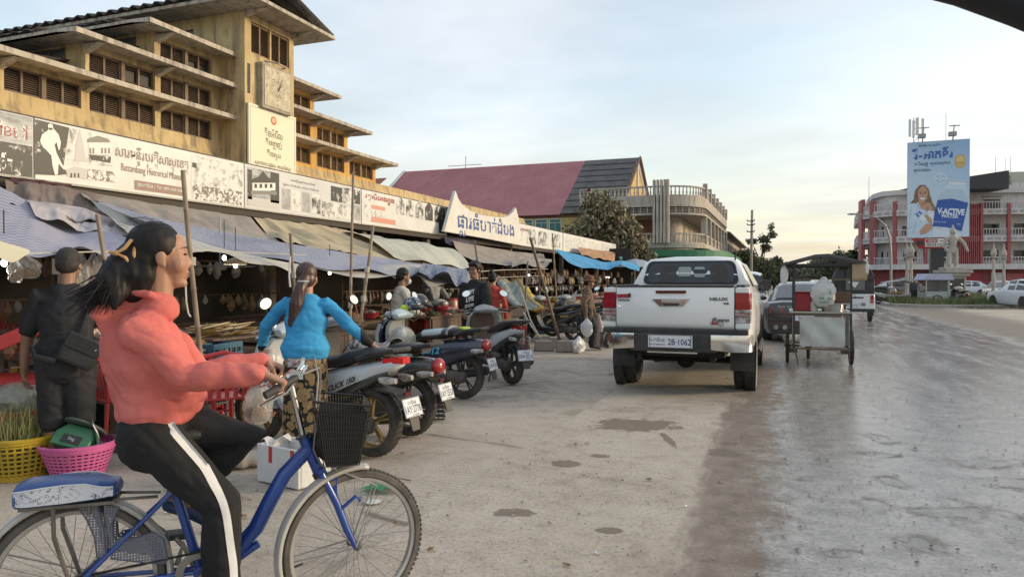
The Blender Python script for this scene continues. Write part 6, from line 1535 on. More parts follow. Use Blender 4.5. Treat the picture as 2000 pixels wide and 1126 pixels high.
b=B();b.bx(-.6,.6,.15,4.8,.50,.66);b.cyl((-.7,1.25,.37),(.7,1.25,.37),.05,n=8);b.ell((0,1.25,.38),(.14,.17,.15),12,8);b.tube([(.45,.15,.47),(.45,1.0,.47),(.4,2.5,.45)],.035,8);b.bx(-.5,.5,.05,.15,.54,.62);b.o('chassis',mat('underbody',(.02,.018,.017),.8),tk,ang=30)
b=B();b.cyl((-.42,.02,.56),(-.42,.02,.47),.03,n=8);b.cyl((-.46,.02,.47),(-.38,.02,.47),.02,n=8);b.o('tow_hook',mat('underbody',(.02,.018,.017),.8),tk)
def car(label,cat,loc,rz,L,W,prof,roof,paint,r=.32,wy=None,tail=None,grp=None,kindn='parked_car',lampm=M_LRED,front=M_LCLR,glass=M_GLASS,zb=.2):
 """y forward from the tail. prof: (y, shoulder z, half width). roof: (y, z, half width)"""
 t=thing(kindn,label,cat,loc,rz,grp)
 def ring(y,zs,hw):return[(-hw*.9,y,zb),(-hw*.99,y,zb+.12),(-hw,y,zs*.55),(-hw*.985,y,zs-.10),(-hw*.93,y,zs-.02),(-hw*.6,y,zs+.015),(0,y,zs+.025),(hw*.6,y,zs+.015),(hw*.93,y,zs-.02),(hw*.985,y,zs-.10),(hw,y,zs*.55),(hw*.99,y,zb+.12),(hw*.9,y,zb)]
 b=B();b.loft([ring(*q)for q in prof]);b.o('body',paint,t,ang=30)
 def shz(y):
  for a,c in zip(prof,prof[1:]):
   if a[0]<=y<=c[0]:k=(y-a[0])/(c[0]-a[0]);return a[1]+(c[1]-a[1])*k,a[2]+(c[2]-a[2])*k
  return prof[-1][1],prof[-1][2]
 rg=[]
 for y,z,hw in roof:
  zs,bw_=shz(y);zs-=.03;k=min(1,max(0,(z-zs)/.42));wb=bw_*.92
  rg.append([(-wb,y,zs),(-(wb+hw)/2-.01,y,zs+(z-zs)*.55),(-hw-.01,y,z-.05*k),(-hw*.8,y,z-.005),(0,y,z+.012*k),(hw*.8,y,z-.005),(hw+.01,y,z-.05*k),((wb+hw)/2+.01,y,zs+(z-zs)*.55),(wb,y,zs)])
 b=B();b.loft(rg);b.o('cabin',paint,t,ang=30)
 def lerp(a,c,k):return Vector(a).lerp(Vector(c),k)
 n=len(rg)
 def pane(a,c,i0,i1,nm,k0=.08,k1=.92,ins=.10):
  p=[lerp(a[i0],c[i0],k0),lerp(a[i1],c[i1],k0),lerp(a[i1],c[i1],k1),lerp(a[i0],c[i0],k1)]
  ce=sum(p,Vector())/4;nn=(p[1]-p[0]).cross(p[3]-p[0]).normalized();out_=ce-Vector((0,L/2,.7))
  if nn.dot(out_)<0:nn=-nn
  b=B();b.add([ce+(q-ce)*(1-ins)+nn*.02 for q in p],[(0,1,2,3)]);return b.o(nm,glass,t,sm=False)
 def strip(k,nm):
  a,c=rg[k],rg[k+1];rows_=[]
  for v in(.08,.92):rows_.append([lerp(a[i],c[i],v)+Vector((0,-.012 if k==0 else .012,.014))for i in(2,3,4,5,6)])
  b=B();b.grid(rows_);b.o(nm,glass,t)
 strip(0,'rear_window');strip(n-2,'windscreen')
 for s in(0,1):
  for k in range(1,n-2):
   a,c=rg[k],rg[k+1];pane(a,c,8 if s else 0,6 if s else 2,'side_window',.02,.98,.12)
 wy=wy or(L*.19,L*.80);hw=max(q[2]for q in prof)
 for s in(1,-1):
  for y in wy:
   wheel(t,s*(hw-.10),y,r,.2,sgn=s,spokes=5)
   b=B();b.lathe([(r*1.14,s*(hw+.004)),(r*1.14,s*(hw-.1))],(0,y,r*1.02),'x',24);b.o('wheel_arch',M_BLKP,t)
  z0,h0=shz(.06);b=B();b.loft([[(s*h0*.55,-.006,z0-.12),(s*h0*.93,.02,z0-.10),(s*h0*.985,.2,z0-.12),(s*h0*.9,.2,z0-.14)],[(s*h0*.55,-.006,z0-.21),(s*h0*.95,.02,z0-.24),(s*h0*.995,.2,z0-.22),(s*h0*.9,.2,z0-.2)]]);b.o('tail_lamp',lampm,t,bev=.01)
  z1,h1=shz(L-.12);b=B();b.loft([[(s*h1*.55,L+.008,z1-.08),(s*h1*.92,L-.05,z1-.06),(s*h1*1.0,L-.25,z1-.05),(s*h1*.9,L-.25,z1-.1)],[(s*h1*.5,L+.008,z1-.2),(s*h1*.94,L-.05,z1-.2),(s*h1*1.005,L-.22,z1-.14),(s*h1*.9,L-.25,z1-.16)]]);b.o('headlight',front,t,bev=.01)
  zz,hh=shz(L*.62);b=B();b.ell((s*(hh+.07),L*.62,zz+.06),(.10,.06,.065),10,7);b.o('mirror',paint,t)
 b=B();b.bx(-hw*.55,hw*.55,L-.01,L+.015,.46,.60);b.o('grille',M_BLKP,t,sm=False,bev=.01)
 b=B();b.bx(-hw*.8,hw*.8,-.012,.02,zb+.02,zb+.2);b.o('bumper_trim',M_BLKP,t,sm=False,bev=.01)
 b=B();b.bx(-hw*.7,hw*.7,L-.06,L+.012,zb+.02,zb+.15);b.o('bumper_trim',M_BLKP,t,sm=False,bev=.01)
 return t
cp=car('glossy black fastback saloon parked ahead of the pickup behind the food cart','car',(.47,17.9,.004),0,4.65,1.83,[(0,.84,.70),(.05,.93,.80),(.25,.97,.89),(1.0,.94,.915),(2.2,.92,.915),(3.3,.92,.905),(4.1,.82,.88),(4.5,.72,.78),(4.65,.6,.6)],[(.38,1.0,.64),(1.35,1.36,.56),(1.9,1.42,.56),(2.5,1.41,.57),(2.9,1.33,.60),(3.5,.95,.66)],P_BLACK,.33,(.95,3.78),glass=mat('coupe_glass',(.05,.055,.06),.05,spec=.7))
letters('CLA 200',(-.42,-.004,.84),(1,0,0),(0,0,1),.34,.05,M_CHROME,cp,bold=.04)
plate(cp,(-.02,-.02,.58),(1,0,0),(0,0,1),.46,.13,(('2C·7781',.1,0,.7,.6,False),))
b=B()
for x in(-.62,-.42,.42,.62):b.lathe([(.055,-.03),(.06,-.02),(.06,.08)],(x,0,.36),'y',12)
b.o('exhaust_tip',M_CHROME,cp)
b=B();b.bx(-.80,-.2,-.014,0,.66,.675);b.bx(-.8,.8,-.016,.01,.50,.51);b.o('bumper_crease',M_LDRK,cp,sm=False)
car('white people carrier parked in line beyond the pickup','car',(-1.28,21.6,.004),0,4.5,1.8,[(0,.95,.76),(.08,1.02,.85),(1,1.02,.90),(3.0,1.0,.90),(3.9,.98,.88),(4.35,.85,.80),(4.5,.6,.65)],[(.06,1.05,.80),(.32,1.66,.66),(.7,1.72,.66),(2.2,1.72,.66),(2.7,1.66,.67),(3.5,1.03,.70)],P_SILV,.33,lampm=M_LRED)
p=D(1953,590,55)
car('beige saloon parked by the roundabout with its front to the street','car',(p.x+.94,p.y+2.1,0),R(156),4.6,1.78,[(0,.82,.74),(.06,.92,.82),(1,.95,.88),(3.2,.93,.88),(4.2,.80,.84),(4.5,.70,.74),(4.6,.55,.6)],[(.5,.98,.66),(1.15,1.40,.58),(1.6,1.46,.58),(2.3,1.44,.58),(2.6,1.36,.60),(3.35,.96,.66)],P_BEIGE,.31,glass=mat('pale_car_glass',(.20,.22,.22),.08))
p=D(1712,575,62);car('dark pickup like car standing beyond the white three wheeler','car',(p.x+.3,p.y,0),R(-60),4.7,1.8,[(0,.9,.8),(.1,1.0,.88),(1.6,1.0,.9),(3.4,1.0,.9),(4.4,.9,.85),(4.7,.6,.7)],[(1.5,1.05,.7),(1.7,1.6,.64),(2.2,1.7,.64),(2.8,1.65,.64),(3.5,1.0,.7)],P_BLACK,.35)
p=D(1752,580,66);car('white car half hidden behind the roundabout stalls','car',(p.x+1.6,p.y+1,0),R(85),4.4,1.7,[(0,.82,.74),(.06,.92,.82),(1,.95,.86),(3.2,.93,.86),(4.2,.80,.8),(4.4,.55,.6)],[(.3,.98,.66),(.9,1.38,.58),(1.6,1.45,.58),(2.3,1.42,.58),(3.2,.96,.66)],P_SILV,.31)
p=D(1893,580,66);car('white car with dark glass behind the statue pedestal','car',(p.x+2,p.y+1,0),R(80),4.4,1.7,[(0,.82,.74),(.06,.92,.82),(1,.95,.86),(3.2,.93,.86),(4.2,.80,.8),(4.4,.55,.6)],[(.3,.98,.66),(.9,1.38,.58),(1.6,1.45,.58),(2.3,1.42,.58),(3.2,.96,.66)],P_SILV,.31)
p=D(2052,600,36);car('silver car cut off at the right edge of the view','car',(p.x,p.y,0),R(15),4.4,1.75,[(0,.85,.74),(.06,.95,.82),(1,.98,.87),(3.2,.96,.87),(4.2,.80,.8),(4.4,.55,.6)],[(.1,1.0,.74),(.4,1.5,.6),(1.6,1.55,.6),(2.3,1.5,.6),(3.2,.98,.66)],P_SILV,.31)
p=D(1612,570,38);car('small white car in the gap right of the cart bag','car',(p.x,p.y,0),R(4),4.0,1.65,[(0,.85,.70),(.06,.95,.78),(1,.98,.82),(3.0,.96,.82),(3.8,.80,.76),(4.0,.55,.6)],[(.1,1.0,.70),(.5,1.45,.58),(1.6,1.5,.58),(2.3,1.46,.58),(3.0,.98,.66)],P_SILV,.3)
tx=thing('three_wheeler','white passenger three wheeler with a black canvas hood driving away','tuk tuk',(2.38,28.2,0))
b=B();b.loft([[(-w_,y,z0),(-w_-.02,y,.7),(-w_,y,.98),(w_,y,.98),(w_+.02,y,.7),(w_,y,z0)]for y,w_,z0 in((0,.64,.42),(.05,.66,.38),(1.4,.66,.38),(2.2,.5,.42),(2.6,.3,.5))]);b.o('body',paint_mat('paint_white',(.68,.68,.68)),tx,bev=.02)
b=B();b.loft([[(-w_,y,.985),(-w_*.98,y,1.6),(-w_*.85,y,1.82),(0,y,1.88),(w_*.85,y,1.82),(w_*.98,y,1.6),(w_,y,.985)]for y,w_ in((.02,.64),(.06,.655),(1.5,.655),(1.9,.62))]);b.o('hood',mat('black_canvas',(.022,.022,.024),.75,c2=(.05,.05,.05),s=2),tx,ang=50)
b=B();b.grid([[(x,.0-.015,z)for x in(-.34,.34)]for z in(1.12,1.5)]);b.o('rear_window',mat('dim_film',(.13,.13,.13),.2),tx,sm=False)
b=B();b.add([(-.2,-.02,1.42),(.15,-.02,1.40),(.02,-.02,1.2)],[(0,1,2)]);b.o('window_patch',M_PLATE,tx,sm=False)
b=B();b.grid([[(x,-.02-.03*math.sin(x*6),z)for x in np.linspace(-.65,.65,9)]for z in(1.50,1.62)]);b.o('hood_seam',mat('black_canvas2',(.05,.05,.052),.8),tx)
for s in(1,-1):
 b=B();b.bx(s*.57-.055,s*.57+.055,-.03,.0,.66,.94);b.o('tail_lamp',M_LRED,tx,sm=False,bev=.01);b=B();b.bx(s*.57-.045,s*.57+.045,-.036,-.031,.70,.78);b.o('reverse_lamp',mat('lamp_amber',(.45,.14,.03),.3),tx,sm=False)
 wheel(tx,s*.55,.45,.24,.14,sgn=s);b=B();b.bx(s*.55-.09,s*.55+.09,.12,.14,.2,.42);b.o('mud_flap',M_BLKP,tx,sm=False)
wheel(tx,0,2.2,.24,.14)
b=B();b.bx(-.66,.66,-.02,.02,.34,.46);b.o('bumper',M_BLKP,tx,sm=False,bev=.01)
letters('maximo',(-.02,-.012,.86),(1,0,0),(0,0,1),.62,.085,M_PBLACK,tx,bold=.06,slant=.25);letters('BAJAJ',(-.08,-.012,.94),(1,0,0),(0,0,1),.22,.03,M_PBLACK,tx,bold=.03)
plate(tx,(-.02,-.03,.60),(1,0,0),(0,0,1),.34,.14,(('2AA·4107',0,-.1,.8,.4,False),))
b=B();b.bx(-.36,-.22,-.02,.005,.57,.6);b.bx(.22,.36,-.02,.005,.57,.6);b.bx(-.36,-.22,-.02,.005,.63,.66);b.bx(.22,.36,-.02,.005,.63,.66);b.o('vent',M_BLKP,tx,sm=False)
ct=thing('food_cart','street food pushcart with a dark peaked roof and a sheet metal end panel','food cart',(.60,13.1,.002))
M_CF=mat('cart_iron',(.10,.085,.075),.6,c2=(.19,.13,.09),s=7);M_SHEET=mat('sheet_metal',(.50,.52,.53),.36,.5,c2=(.40,.42,.43),s=2.5,bump=.5,bs=3)
hw=.46
for i,(x,y)in enumerate(((-hw+.04,0),(hw,0),(-hw+.04,1.3),(hw,1.3))):b=B();b.bx(x-.017,x+.017,y-.017,y+.017,.30,1.74);b.o('post',mat('post_paint',(.035,.035,.04),.5),ct,sm=False)
b=B()
for y in(0,1.3):b.bx(-hw,hw,y-.015,y+.015,.285,.315);b.bx(-hw,hw,y-.016,y+.016,.86,.90)
for x in(-hw+.02,hw):b.bx(x-.015,x+.015,.02,1.28,.285,.315);b.bx(x-.015,x+.015,.02,1.28,.86,.90);b.bx(x-.012,x+.012,.02,1.28,1.48,1.5)
b.bx(-hw,hw,-.01,.01,1.46,1.48);b.o('frame',M_CF,ct,sm=False)
b=B();rows_=[]
for i in range(9):
 z=.34+i*.0625;rows_.append([(-.33+.70*j/10,-.022+.012*math.sin(j*1.1+i*.7)*math.sin(i*.4),z)for j in range(11)])
b.grid(rows_);pn=b.o('end_panel',M_SHEET,ct,ang=70)
b=B()
for x,z in[(-.315+.167*i,z)for i in range(5)for z in(.36,.82)]+[(x,.6)for x in(-.35,.38)]:b.ell((x,-.034,z),.008,6,4)
b.o('bolt',M_CF,pn,kind='stuff')
b=B();b.bx(-hw+.03,-hw+.04,.02,1.28,.32,.86);b.bx(hw-.03,hw-.02,.02,1.28,.32,.86);b.o('side_panel',M_SHEET,ct,sm=False)
b=B();b.bx(-hw-.03,hw+.03,-.05,1.35,.905,.93);b.o('counter',mat('steel_worn',(.40,.39,.36),.4,.6),ct,sm=False);b=B();b.bx(-.1,hw,.1,.9,1.05,1.07);b.o('shelf',mat('steel_worn',(.40,.39,.36),.4,.6),ct,sm=False)
b=B();P=[(-.62,1.74),(-.1,1.885),(.12,1.895),(.66,1.76),(.66,1.73),(.12,1.85),(-.1,1.845),(-.62,1.70)];b.prism(P,-.2,1.5,'y');b.o('roof',mat('cart_roof',(.035,.037,.045),.55,c2=(.08,.08,.085),s=3),ct,sm=False)
b=B();b.bx(-.56,.58,-.03,.0,1.69,1.735);b.bx(-.56,.58,1.29,1.32,1.69,1.735);b.bx(-.02,.0,-.03,0,1.736,1.84);b.o('roof_beam',mat('post_paint',(.035,.035,.04),.5),ct,sm=False)
for x,y in((-.52,.45),(.50,.45)):
 b=B();b.lathe([(.285,-.03),(.305,-.02),(.31,0),(.305,.02),(.285,.03)],(x,y,.31),'x',32,cap=False);wt=b.o('wheel',M_TYRE,ct)
 b=B();b.lathe([(.284,-.025),(.27,-.02),(.27,.02),(.284,.025)],(x,y,.31),'x',32,cap=False)
 for k in range(14):a=6.2832*k/14;b.cyl((x+.02*(-1)**k,y,.31),(x,y+.272*math.cos(a),.31+.272*math.sin(a)),.003,n=4)
 b.cyl((x-.05,y,.31),(x+.05,y,.31),.025,n=8);b.o('rim',M_CF,wt)
b=B();b.cyl((-.52,.45,.31),(.5,.45,.31),.018,n=6);b.bx(-.5,-.36,.3,.6,.20,.27);b.bx(.34,.48,.3,.6,.20,.27);b.o('axle',M_CF,ct,sm=False)
b=B();b.lathe([(.2,-.025),(.215,0),(.2,.025)],(-.16,1.15,.215),'x',24,cap=False);b.cyl((-.2,1.15,.21),(-.12,1.15,.21),.03,n=8);b.tube([(-.2,1.15,.21),(-.2,1.1,.4),(-.12,1.1,.4),(-.12,1.15,.21)],.012,5);b.o('wheel',M_TYRE,ct)
b=B();b.tube([(-.42,-.02,.30),(-.36,-.02,.12),(-.35,-.02,.02)],.014,6);b.o('prop_leg',M_CF,ct)
cx0,cy0=.60,13.1
b=B();b.bx(-.17,.17,-.15,.15,0,.30);b.bx(-.18,.18,-.16,.16,.30,.33);tag(b.o('cool_box',mat('box_red',(.30,.015,.025),.4),loc=(cx0-.25,cy0+.3,.935),bev=.02),'dark red cool box on the left of the food cart','cool box')
bg_=bag('large translucent carrier bag with green print hanging in the food cart',(cx0+.04,cy0-.02,1.52),.36,.50,mat('bag_film',(.60,.62,.61),.3,al=.80),mat('bag_fill',(.42,.50,.46),.7),'carrier_bag','plastic bag',None,seed=14)
for t_,dx,z,wd,hh in(('ON - Go',.02,-.36,.20,.045),('ONGO',.0,-.42,.15,.04),('ថង់',.08,-.26,.06,.07)):
 o=letters(t_,(dx,-.13,z),(1,0,0),(0,0,1),wd,hh,mat('print_green',(.02,.22,.10),.5),None,bold=.03,kh=t_=='ថង់');o.parent=bg_;bg_.rotation_euler.z=0
b=B();b.lathe([(.02,0),(.10,.02),(.12,.10),(.10,.11)],n=14);b.ell((0,0,.11),(.10,.10,.05));tag(b.o('cook_pot',M_STEEL,loc=(cx0+.16,cy0+.45,1.075)),'steel pot with lid on the cart shelf','pot')
b=B();b.bx(-.14,.14,-.1,.1,0,.18);tag(b.o('tin_box',mat('tin_brown',(.14,.07,.05),.5),loc=(cx0+.33,cy0+.4,1.075),bev=.01),'brown tin on the right of the cart shelf','tin')
b=B();b.lathe([(.06,0),(.06,.14),(.025,.19),(.03,.2)],n=12);tag(b.o('sauce_jar',mat('jar_pale',(.45,.43,.38),.3),loc=(cx0-.1,cy0+.1,.935)),'pale jar in front of the red cool box','jar')
b=B();b.lathe([(.16,0),(.18,.12),(.17,.12),(.15,.01)],n=16);tag(b.o('steamer',M_STEEL,loc=(cx0+.18,cy0+.1,.935)),'wide steel steamer on the cart counter','pan')
b=B();b.grid([[(.0+.22*u,-.1+.02*math.sin(5*u),-.28*v+.02*u)for u in np.linspace(0,1,6)]for v in np.linspace(0,1,5)]);tag(b.o('cardboard_sheet',mat('cardboard',(.40,.30,.19),.8,c2=(.34,.25,.15),s=3),loc=(cx0+.46,cy0-.06,1.72),solid=.01),'cardboard sheet hanging off the right eave of the cart','cardboard')
bag('crumpled white bag hanging off the left eave of the cart',(cx0-.58,cy0-.1,1.74),.14,.34,M_BAGW,None,'carrier_bag','plastic bag',None,seed=4)
bag('white bag tied on the right eave corner of the cart',(cx0+.66,cy0-.15,1.80),.10,.26,M_BAGW,None,'carrier_bag','plastic bag',None,seed=6)
p=D(1822,590,41);kc=thing('kiosk_cart','glass sided snack cart with a lilac roof at the roundabout kerb','food cart',(p.x,p.y,.0),YAW)
b=B();b.bx(-.62,.62,-.4,.4,.35,.78);b.o('base',M_SHEET,kc,sm=False)
b=B()
for x in(-.62,.62):
 for y in(-.4,.4):b.bx(x-.03,x+.03,y-.03,y+.03,.1,1.52)
b.bx(-.62,.62,-.42,-.38,.78,.84);b.o('frame',mat('aluminium',(.42,.41,.39),.4,.5),kc,sm=False)
b=B();b.bx(-.58,.58,-.39,-.38,.85,1.5);b.o('pane',mat('dim_glass',(.12,.12,.11),.1,al=.7),kc,sm=False)
b=B();b.prism([(-.85,1.5),(.85,1.5),(.68,1.85),(-.62,1.85)],-.62,.5,'y');b.o('roof',mat('lilac_roof',(.36,.36,.50),.6,c2=(.44,.44,.56),s=3),kc,sm=False)
for x in(0.0,):b=B();b.lathe([(.30,-.03),(.33,0),(.30,.03)],(x,-.45,.33),'y',24,cap=False);b.cyl((x,-.48,.33),(x,-.42,.33),.05,n=8);[b.cyl((x,-.45,.33),(x+.3*math.cos(a),-.45,.33+.3*math.sin(a)),.008,n=4)for a in[k*.785 for k in range(8)]];b.o('wheel',M_TYRE,kc)
b=B();b.bx(-.62,-.3,-.5,-.45,.02,.34);b.o('notice',M_PLATE,kc,sm=False)
p=D(1755,590,44);t=thing('drinks_stall','low kerb side stall with a slanted board roof beside the white scooter','stall',(p.x,p.y,0),YAW)
b=B();b.bx(-.9,.9,-.3,.3,.5,.62);b.bx(.5,1.1,-.35,-.3,.1,.85);b.o('counter',mat('stall_pale',(.42,.40,.40),.7,c2=(.30,.29,.32),s=3),t,sm=False)
b=B();b.add([(-.9,-.5,1.35),(.2,-.5,1.5),(.2,.5,1.5),(-.9,.5,1.35)],[(0,1,2,3)]);b.add([(.2,-.5,1.45),(1.2,-.5,1.25),(1.2,.5,1.25),(.2,.5,1.45)],[(0,1,2,3)]);b.o('roof',mat('stall_roof',(.33,.31,.30),.7),t,sm=False,solid=.03)
for x in(-.7,.8):b=B();b.cyl((x,0,0),(x,0,1.35),.03,n=6);b.o('post',M_CF,t)
b=B()
for i in range(14):b.ell((rr.uniform(-.8,.5),rr.uniform(-.2,.2),.7),(.08,.08,.12),7,5)
b.o('goods',GC[0],t,kind='stuff')
# SCOOTERS
M_SEAT=mat('seat_vinyl',(.022,.021,.021),.5,c2=(.045,.042,.04),s=4);M_ENG=mat('engine_grey',(.12,.105,.09),.65,c2=(.055,.048,.042),s=9,bump=.4,bs=40);M_GOLD2=mat('gold_rim',(.33,.24,.10),.4,.7);M_RIMB=mat('dark_rim',(.07,.064,.058),.6,.3)
M_MIR=mat('mirror_face',(.72,.74,.76),.02,1)
def ringx(x,zc,hw,hh,e=2.6,n=16,yc=0):
 r=[]
 for i in range(n):
  a=6.2832*i/n;c,s_=math.cos(a),math.sin(a)
  r.append((x,yc+hw*math.copysign(abs(c)**(2/e),c),zc+hh*math.copysign(abs(s_)**(2/e),s_)))
 return r
def swheel(par,x,r,w,rim,tread=True,disc=False):
 b=B();hw=w/2
 b.lathe([(r*.72,-hw*.7),(r*.82,-hw),(r*.93,-hw*.86),(r*.985,-hw*.45),(r,0),(r*.985,hw*.45),(r*.93,hw*.86),(r*.82,hw),(r*.72,hw*.7)],(x,0,r),'y',40,cap=False)
 ty=b.o('wheel',M_TYRE,par)
 b=B()
 for k in range(36):
  a=2*math.pi*k/36
  for s in(-1,1):
   def q(h,ang,d=.004):
    rr_=r*(1-.09*(abs(h)/hw)**2.2)+d;return(x+rr_*math.cos(ang),h*s,r+rr_*math.sin(ang))
   b.add([q(hw*.1,a),q(hw*.8,a+.10),q(hw*.8,a+.14),q(hw*.1,a+.05)],[(0,1,2,3)])
 b.o('tread',M_BLKP,ty,sm=False,kind='stuff')
 b=B();b.lathe([(r*.73,-hw*.72),(r*.68,-hw*.6),(r*.66,0),(r*.68,hw*.6),(r*.73,hw*.72)],(x,0,r),'y',32,cap=False)
 b.lathe([(.035,-hw*.9),(.045,0),(.035,hw*.9)],(x,0,r),'y',14)
 for k in range(5):
  a=6.2832*k/5+.3
  for da in(-.12,.12):b.tube([(x+.03*math.cos(a),0,r+.03*math.sin(a)),(x+r*.70*math.cos(a+da),0,r+r*.70*math.sin(a+da))],[(.012,.02),(.010,.016)],6,side=(-math.sin(a),0,math.cos(a)))
 if disc:b.lathe([(r*.42,hw*.75),(r*.42,hw*.8),(r*.2,hw*.8)],(x,0,r),'y',24)
 b.o('rim',rim,ty)
 return ty
def scooter(label,loc,heading,P,name='motor_scooter',grp='motorbikes parked by the stalls'):
 """x forward, origin on the ground below the middle. P: dict of colours and style"""
 t=thing(name,label,'scooter',loc,heading,grp)
 inner=bpy.data.objects.new('lean',None)
 bpy.data.objects.remove(inner)
 wb=.63;rw_,rf=P.get('rr',.275),P.get('rf',.275)
 body,leg,trim=P['body'],P.get('leg',P['body']),P.get('trim',M_BLKP)
 swheel(t,-wb,rw_,P.get('tw',.115),P.get('rim',M_RIMB));swheel(t,wb,rf,.09,P.get('rim',M_RIMB),disc=True)
 b=B()
 for s in(-1,1):b.tube([(wb,s*.075,rf),(wb-.10,s*.075,.62)],.018,8)
 b.o('fork',M_BLKP,t)
 b=B();rg=[]
 for i in range(9):
  a=R(20+140*i/8);rr_=rf+.03;c=Vector((wb+rr_*math.cos(a),0,rf+rr_*math.sin(a)));k=math.sin(math.pi*(.12+.76*i/8));o_=Vector((math.cos(a),0,math.sin(a)))
  rg.append([c+o_*h+Vector((0,y,0))for y,h in((-.065*k,-.05),(-.06*k,-.01),(-.03*k,.012),(.03*k,.012),(.06*k,-.01),(.065*k,-.05))])
 b.grid(rg);b.o('front_mudguard',P.get('guard',body),t,solid=.004)
 b=B();S=P.get('shield',1.0)
 b.loft([ringx(0,0,1,1)]if False else[[(x0+dx*(1-(y/hw)**2),y,z)for y in np.linspace(-hw,hw,11)]+[(x0-.05,y,z)for y in np.linspace(hw,-hw,11)]for x0,dx,hw,z in((.36,.06,.12,.34),(.42,.10,.16*S,.46),(.47,.13,.19*S,.62),(.46,.14,.21*S,.78),(.42,.13,.20*S,.90),(.37,.10,.15*S,.97))])
 b.o('front_shield',body,t,ang=55)
 b=B();b.loft([[(x0,y,z)for y in np.linspace(-hw,hw,9)]+[(x0-.05-.02*math.cos(3.14*y/hw/2),y,z)for y in np.linspace(hw,-hw,9)]for x0,hw,z in((.24,.12,.33),(.30,.15,.45),(.355,.175*S,.62),(.365,.19*S,.78),(.355,.18*S,.88),(.33,.14*S,.95))])
 b.o('leg_shield',leg,t,ang=55)
 b=B();b.loft([ringx(x,z,hw,hh,4)for x,z,hw,hh in((.34,.31,.11,.04),(.18,.27,.15,.05),(-.10,.27,.16,.055),(-.22,.30,.15,.06))]);b.o('floor_board',trim,t,ang=50)
 b=B();hh_=P.get('tail','round')
 if hh_=='round':sec=((-.10,.42,.10,.14),(-.18,.47,.135,.19),(-.34,.52,.155,.18),(-.54,.575,.165,.155),(-.74,.62,.15,.125),(-.88,.645,.115,.09),(-.955,.65,.06,.05))
 else:sec=((-.05,.44,.09,.16),(-.16,.50,.115,.19),(-.34,.58,.125,.145),(-.54,.665,.125,.095),(-.72,.725,.105,.07),(-.86,.765,.08,.05),(-.93,.785,.045,.03))
 b.loft([ringx(x,z,hw,h_,2.7)for x,z,hw,h_ in sec]);bo=b.o('side_panel',body,t,ang=60)
 if P.get('lower'):
  b=B();b.loft([ringx(x,z,hw,h_,2.5)for x,z,hw,h_ in((-.12,.40,.12,.10),(-.3,.46,.135,.10),(-.5,.56,.132,.07),(-.72,.66,.105,.045),(-.84,.71,.07,.03))]);b.o('lower_panel',P['lower'],t,ang=60)
 b=B();zs=P.get('seat',.78)
 ss=((.02,zs-.06,.07,.035),(-.06,zs-.025,.115,.05),(-.22,zs-.015,.135,.055),(-.38,zs,.14,.055),(-.52,zs+.035,.14,.055),(-.70,zs+.045,.125,.05),(-.82,zs+.04,.09,.035))if hh_=='round' else((.04,zs-.08,.06,.03),(-.05,zs-.04,.10,.05),(-.22,zs-.02,.125,.055),(-.36,zs,.13,.055),(-.46,zs+.04,.13,.06),(-.64,zs+.075,.115,.05),(-.80,zs+.085,.08,.035))
 b.loft([ringx(x,z,hw,h_,2.8)for x,z,hw,h_ in ss]);se=b.o('seat',P.get('seatm',M_SEAT),t,ang=70)
 zr=zs+(.03 if hh_=='round' else .055)
 b=B();b.tube([(-.58,.13,zr-.02),(-.74,.155,zr+.03),(-.92,.11,zr+.055),(-.96,0,zr+.06),(-.92,-.11,zr+.055),(-.74,-.155,zr+.03),(-.58,-.13,zr-.02)],.02,8);b.o('grab_rail',M_BLKP,t)
 b=B()
 if hh_=='round':b.ell((-.945,0,.665),(.055,.095,.075),16,10);b.o('tail_lamp',M_LRED,t)
 else:
  b.loft([[(-.80,s*.04,.82),(-.80,s*.085,.82),(-.80,s*.085,.77),(-.80,s*.04,.765)]for s in(1,)]+[[(-.96,.015,.835),(-.94,.055,.835),(-.95,.05,.79),(-.97,.01,.78)]]);b.loft([[(-.80,-.04,.82),(-.80,-.085,.82),(-.80,-.085,.77),(-.80,-.04,.765)],[(-.96,-.015,.835),(-.94,-.055,.835),(-.95,-.05,.79),(-.97,-.01,.78)]]);b.bx(-.972,-.93,-.05,.05,.785,.83);b.o('tail_lamp',mat('lamp_lit_red',(.45,.012,.012),.2,em=.15)if P.get('lit')else M_LRED,t,ang=30)
 for s in(1,-1):b=B();b.loft([ringx(x,z,hw,h_,2.2,10,s*yc)for x,z,hw,h_,yc in((-.80,.60 if hh_=='round' else .66,.012,.02,.13),(-.86,.60 if hh_=='round' else .65,.03,.035,.125),(-.95,.605 if hh_=='round' else .655,.022,.022,.11))]);b.o('indicator',M_LCLR,t)
 b=B();b.loft([[(x,-hw,z),(x,hw,z),(x-.02,hw,z-.02),(x-.02,-hw,z-.02)]for x,z,hw in((-.72,.58,.085),(-.90,.56,.085),(-.985,.47,.075),(-1.03,.36,.06),(-1.05,.28,.05))]);b.o('rear_mudguard',M_BLKP,t,ang=50)
 b=B();b.bx(-.985,-.965,-.035,.035,.525,.555);b.o('reflector',M_LDRK,t,sm=False)
 if P.get('plate'):
  up=Vector((.30,0,.95)).normalized()
  plate(t,(-1.03,0,.44),(0,-1,0),up,.23,.15,(('បាត់ដំបង',0,.28,.50,.26,True),(P['plate'],0,-.10,.88,.40,False),('BATTAMBANG',.1,-.40,.4,.06,False)))
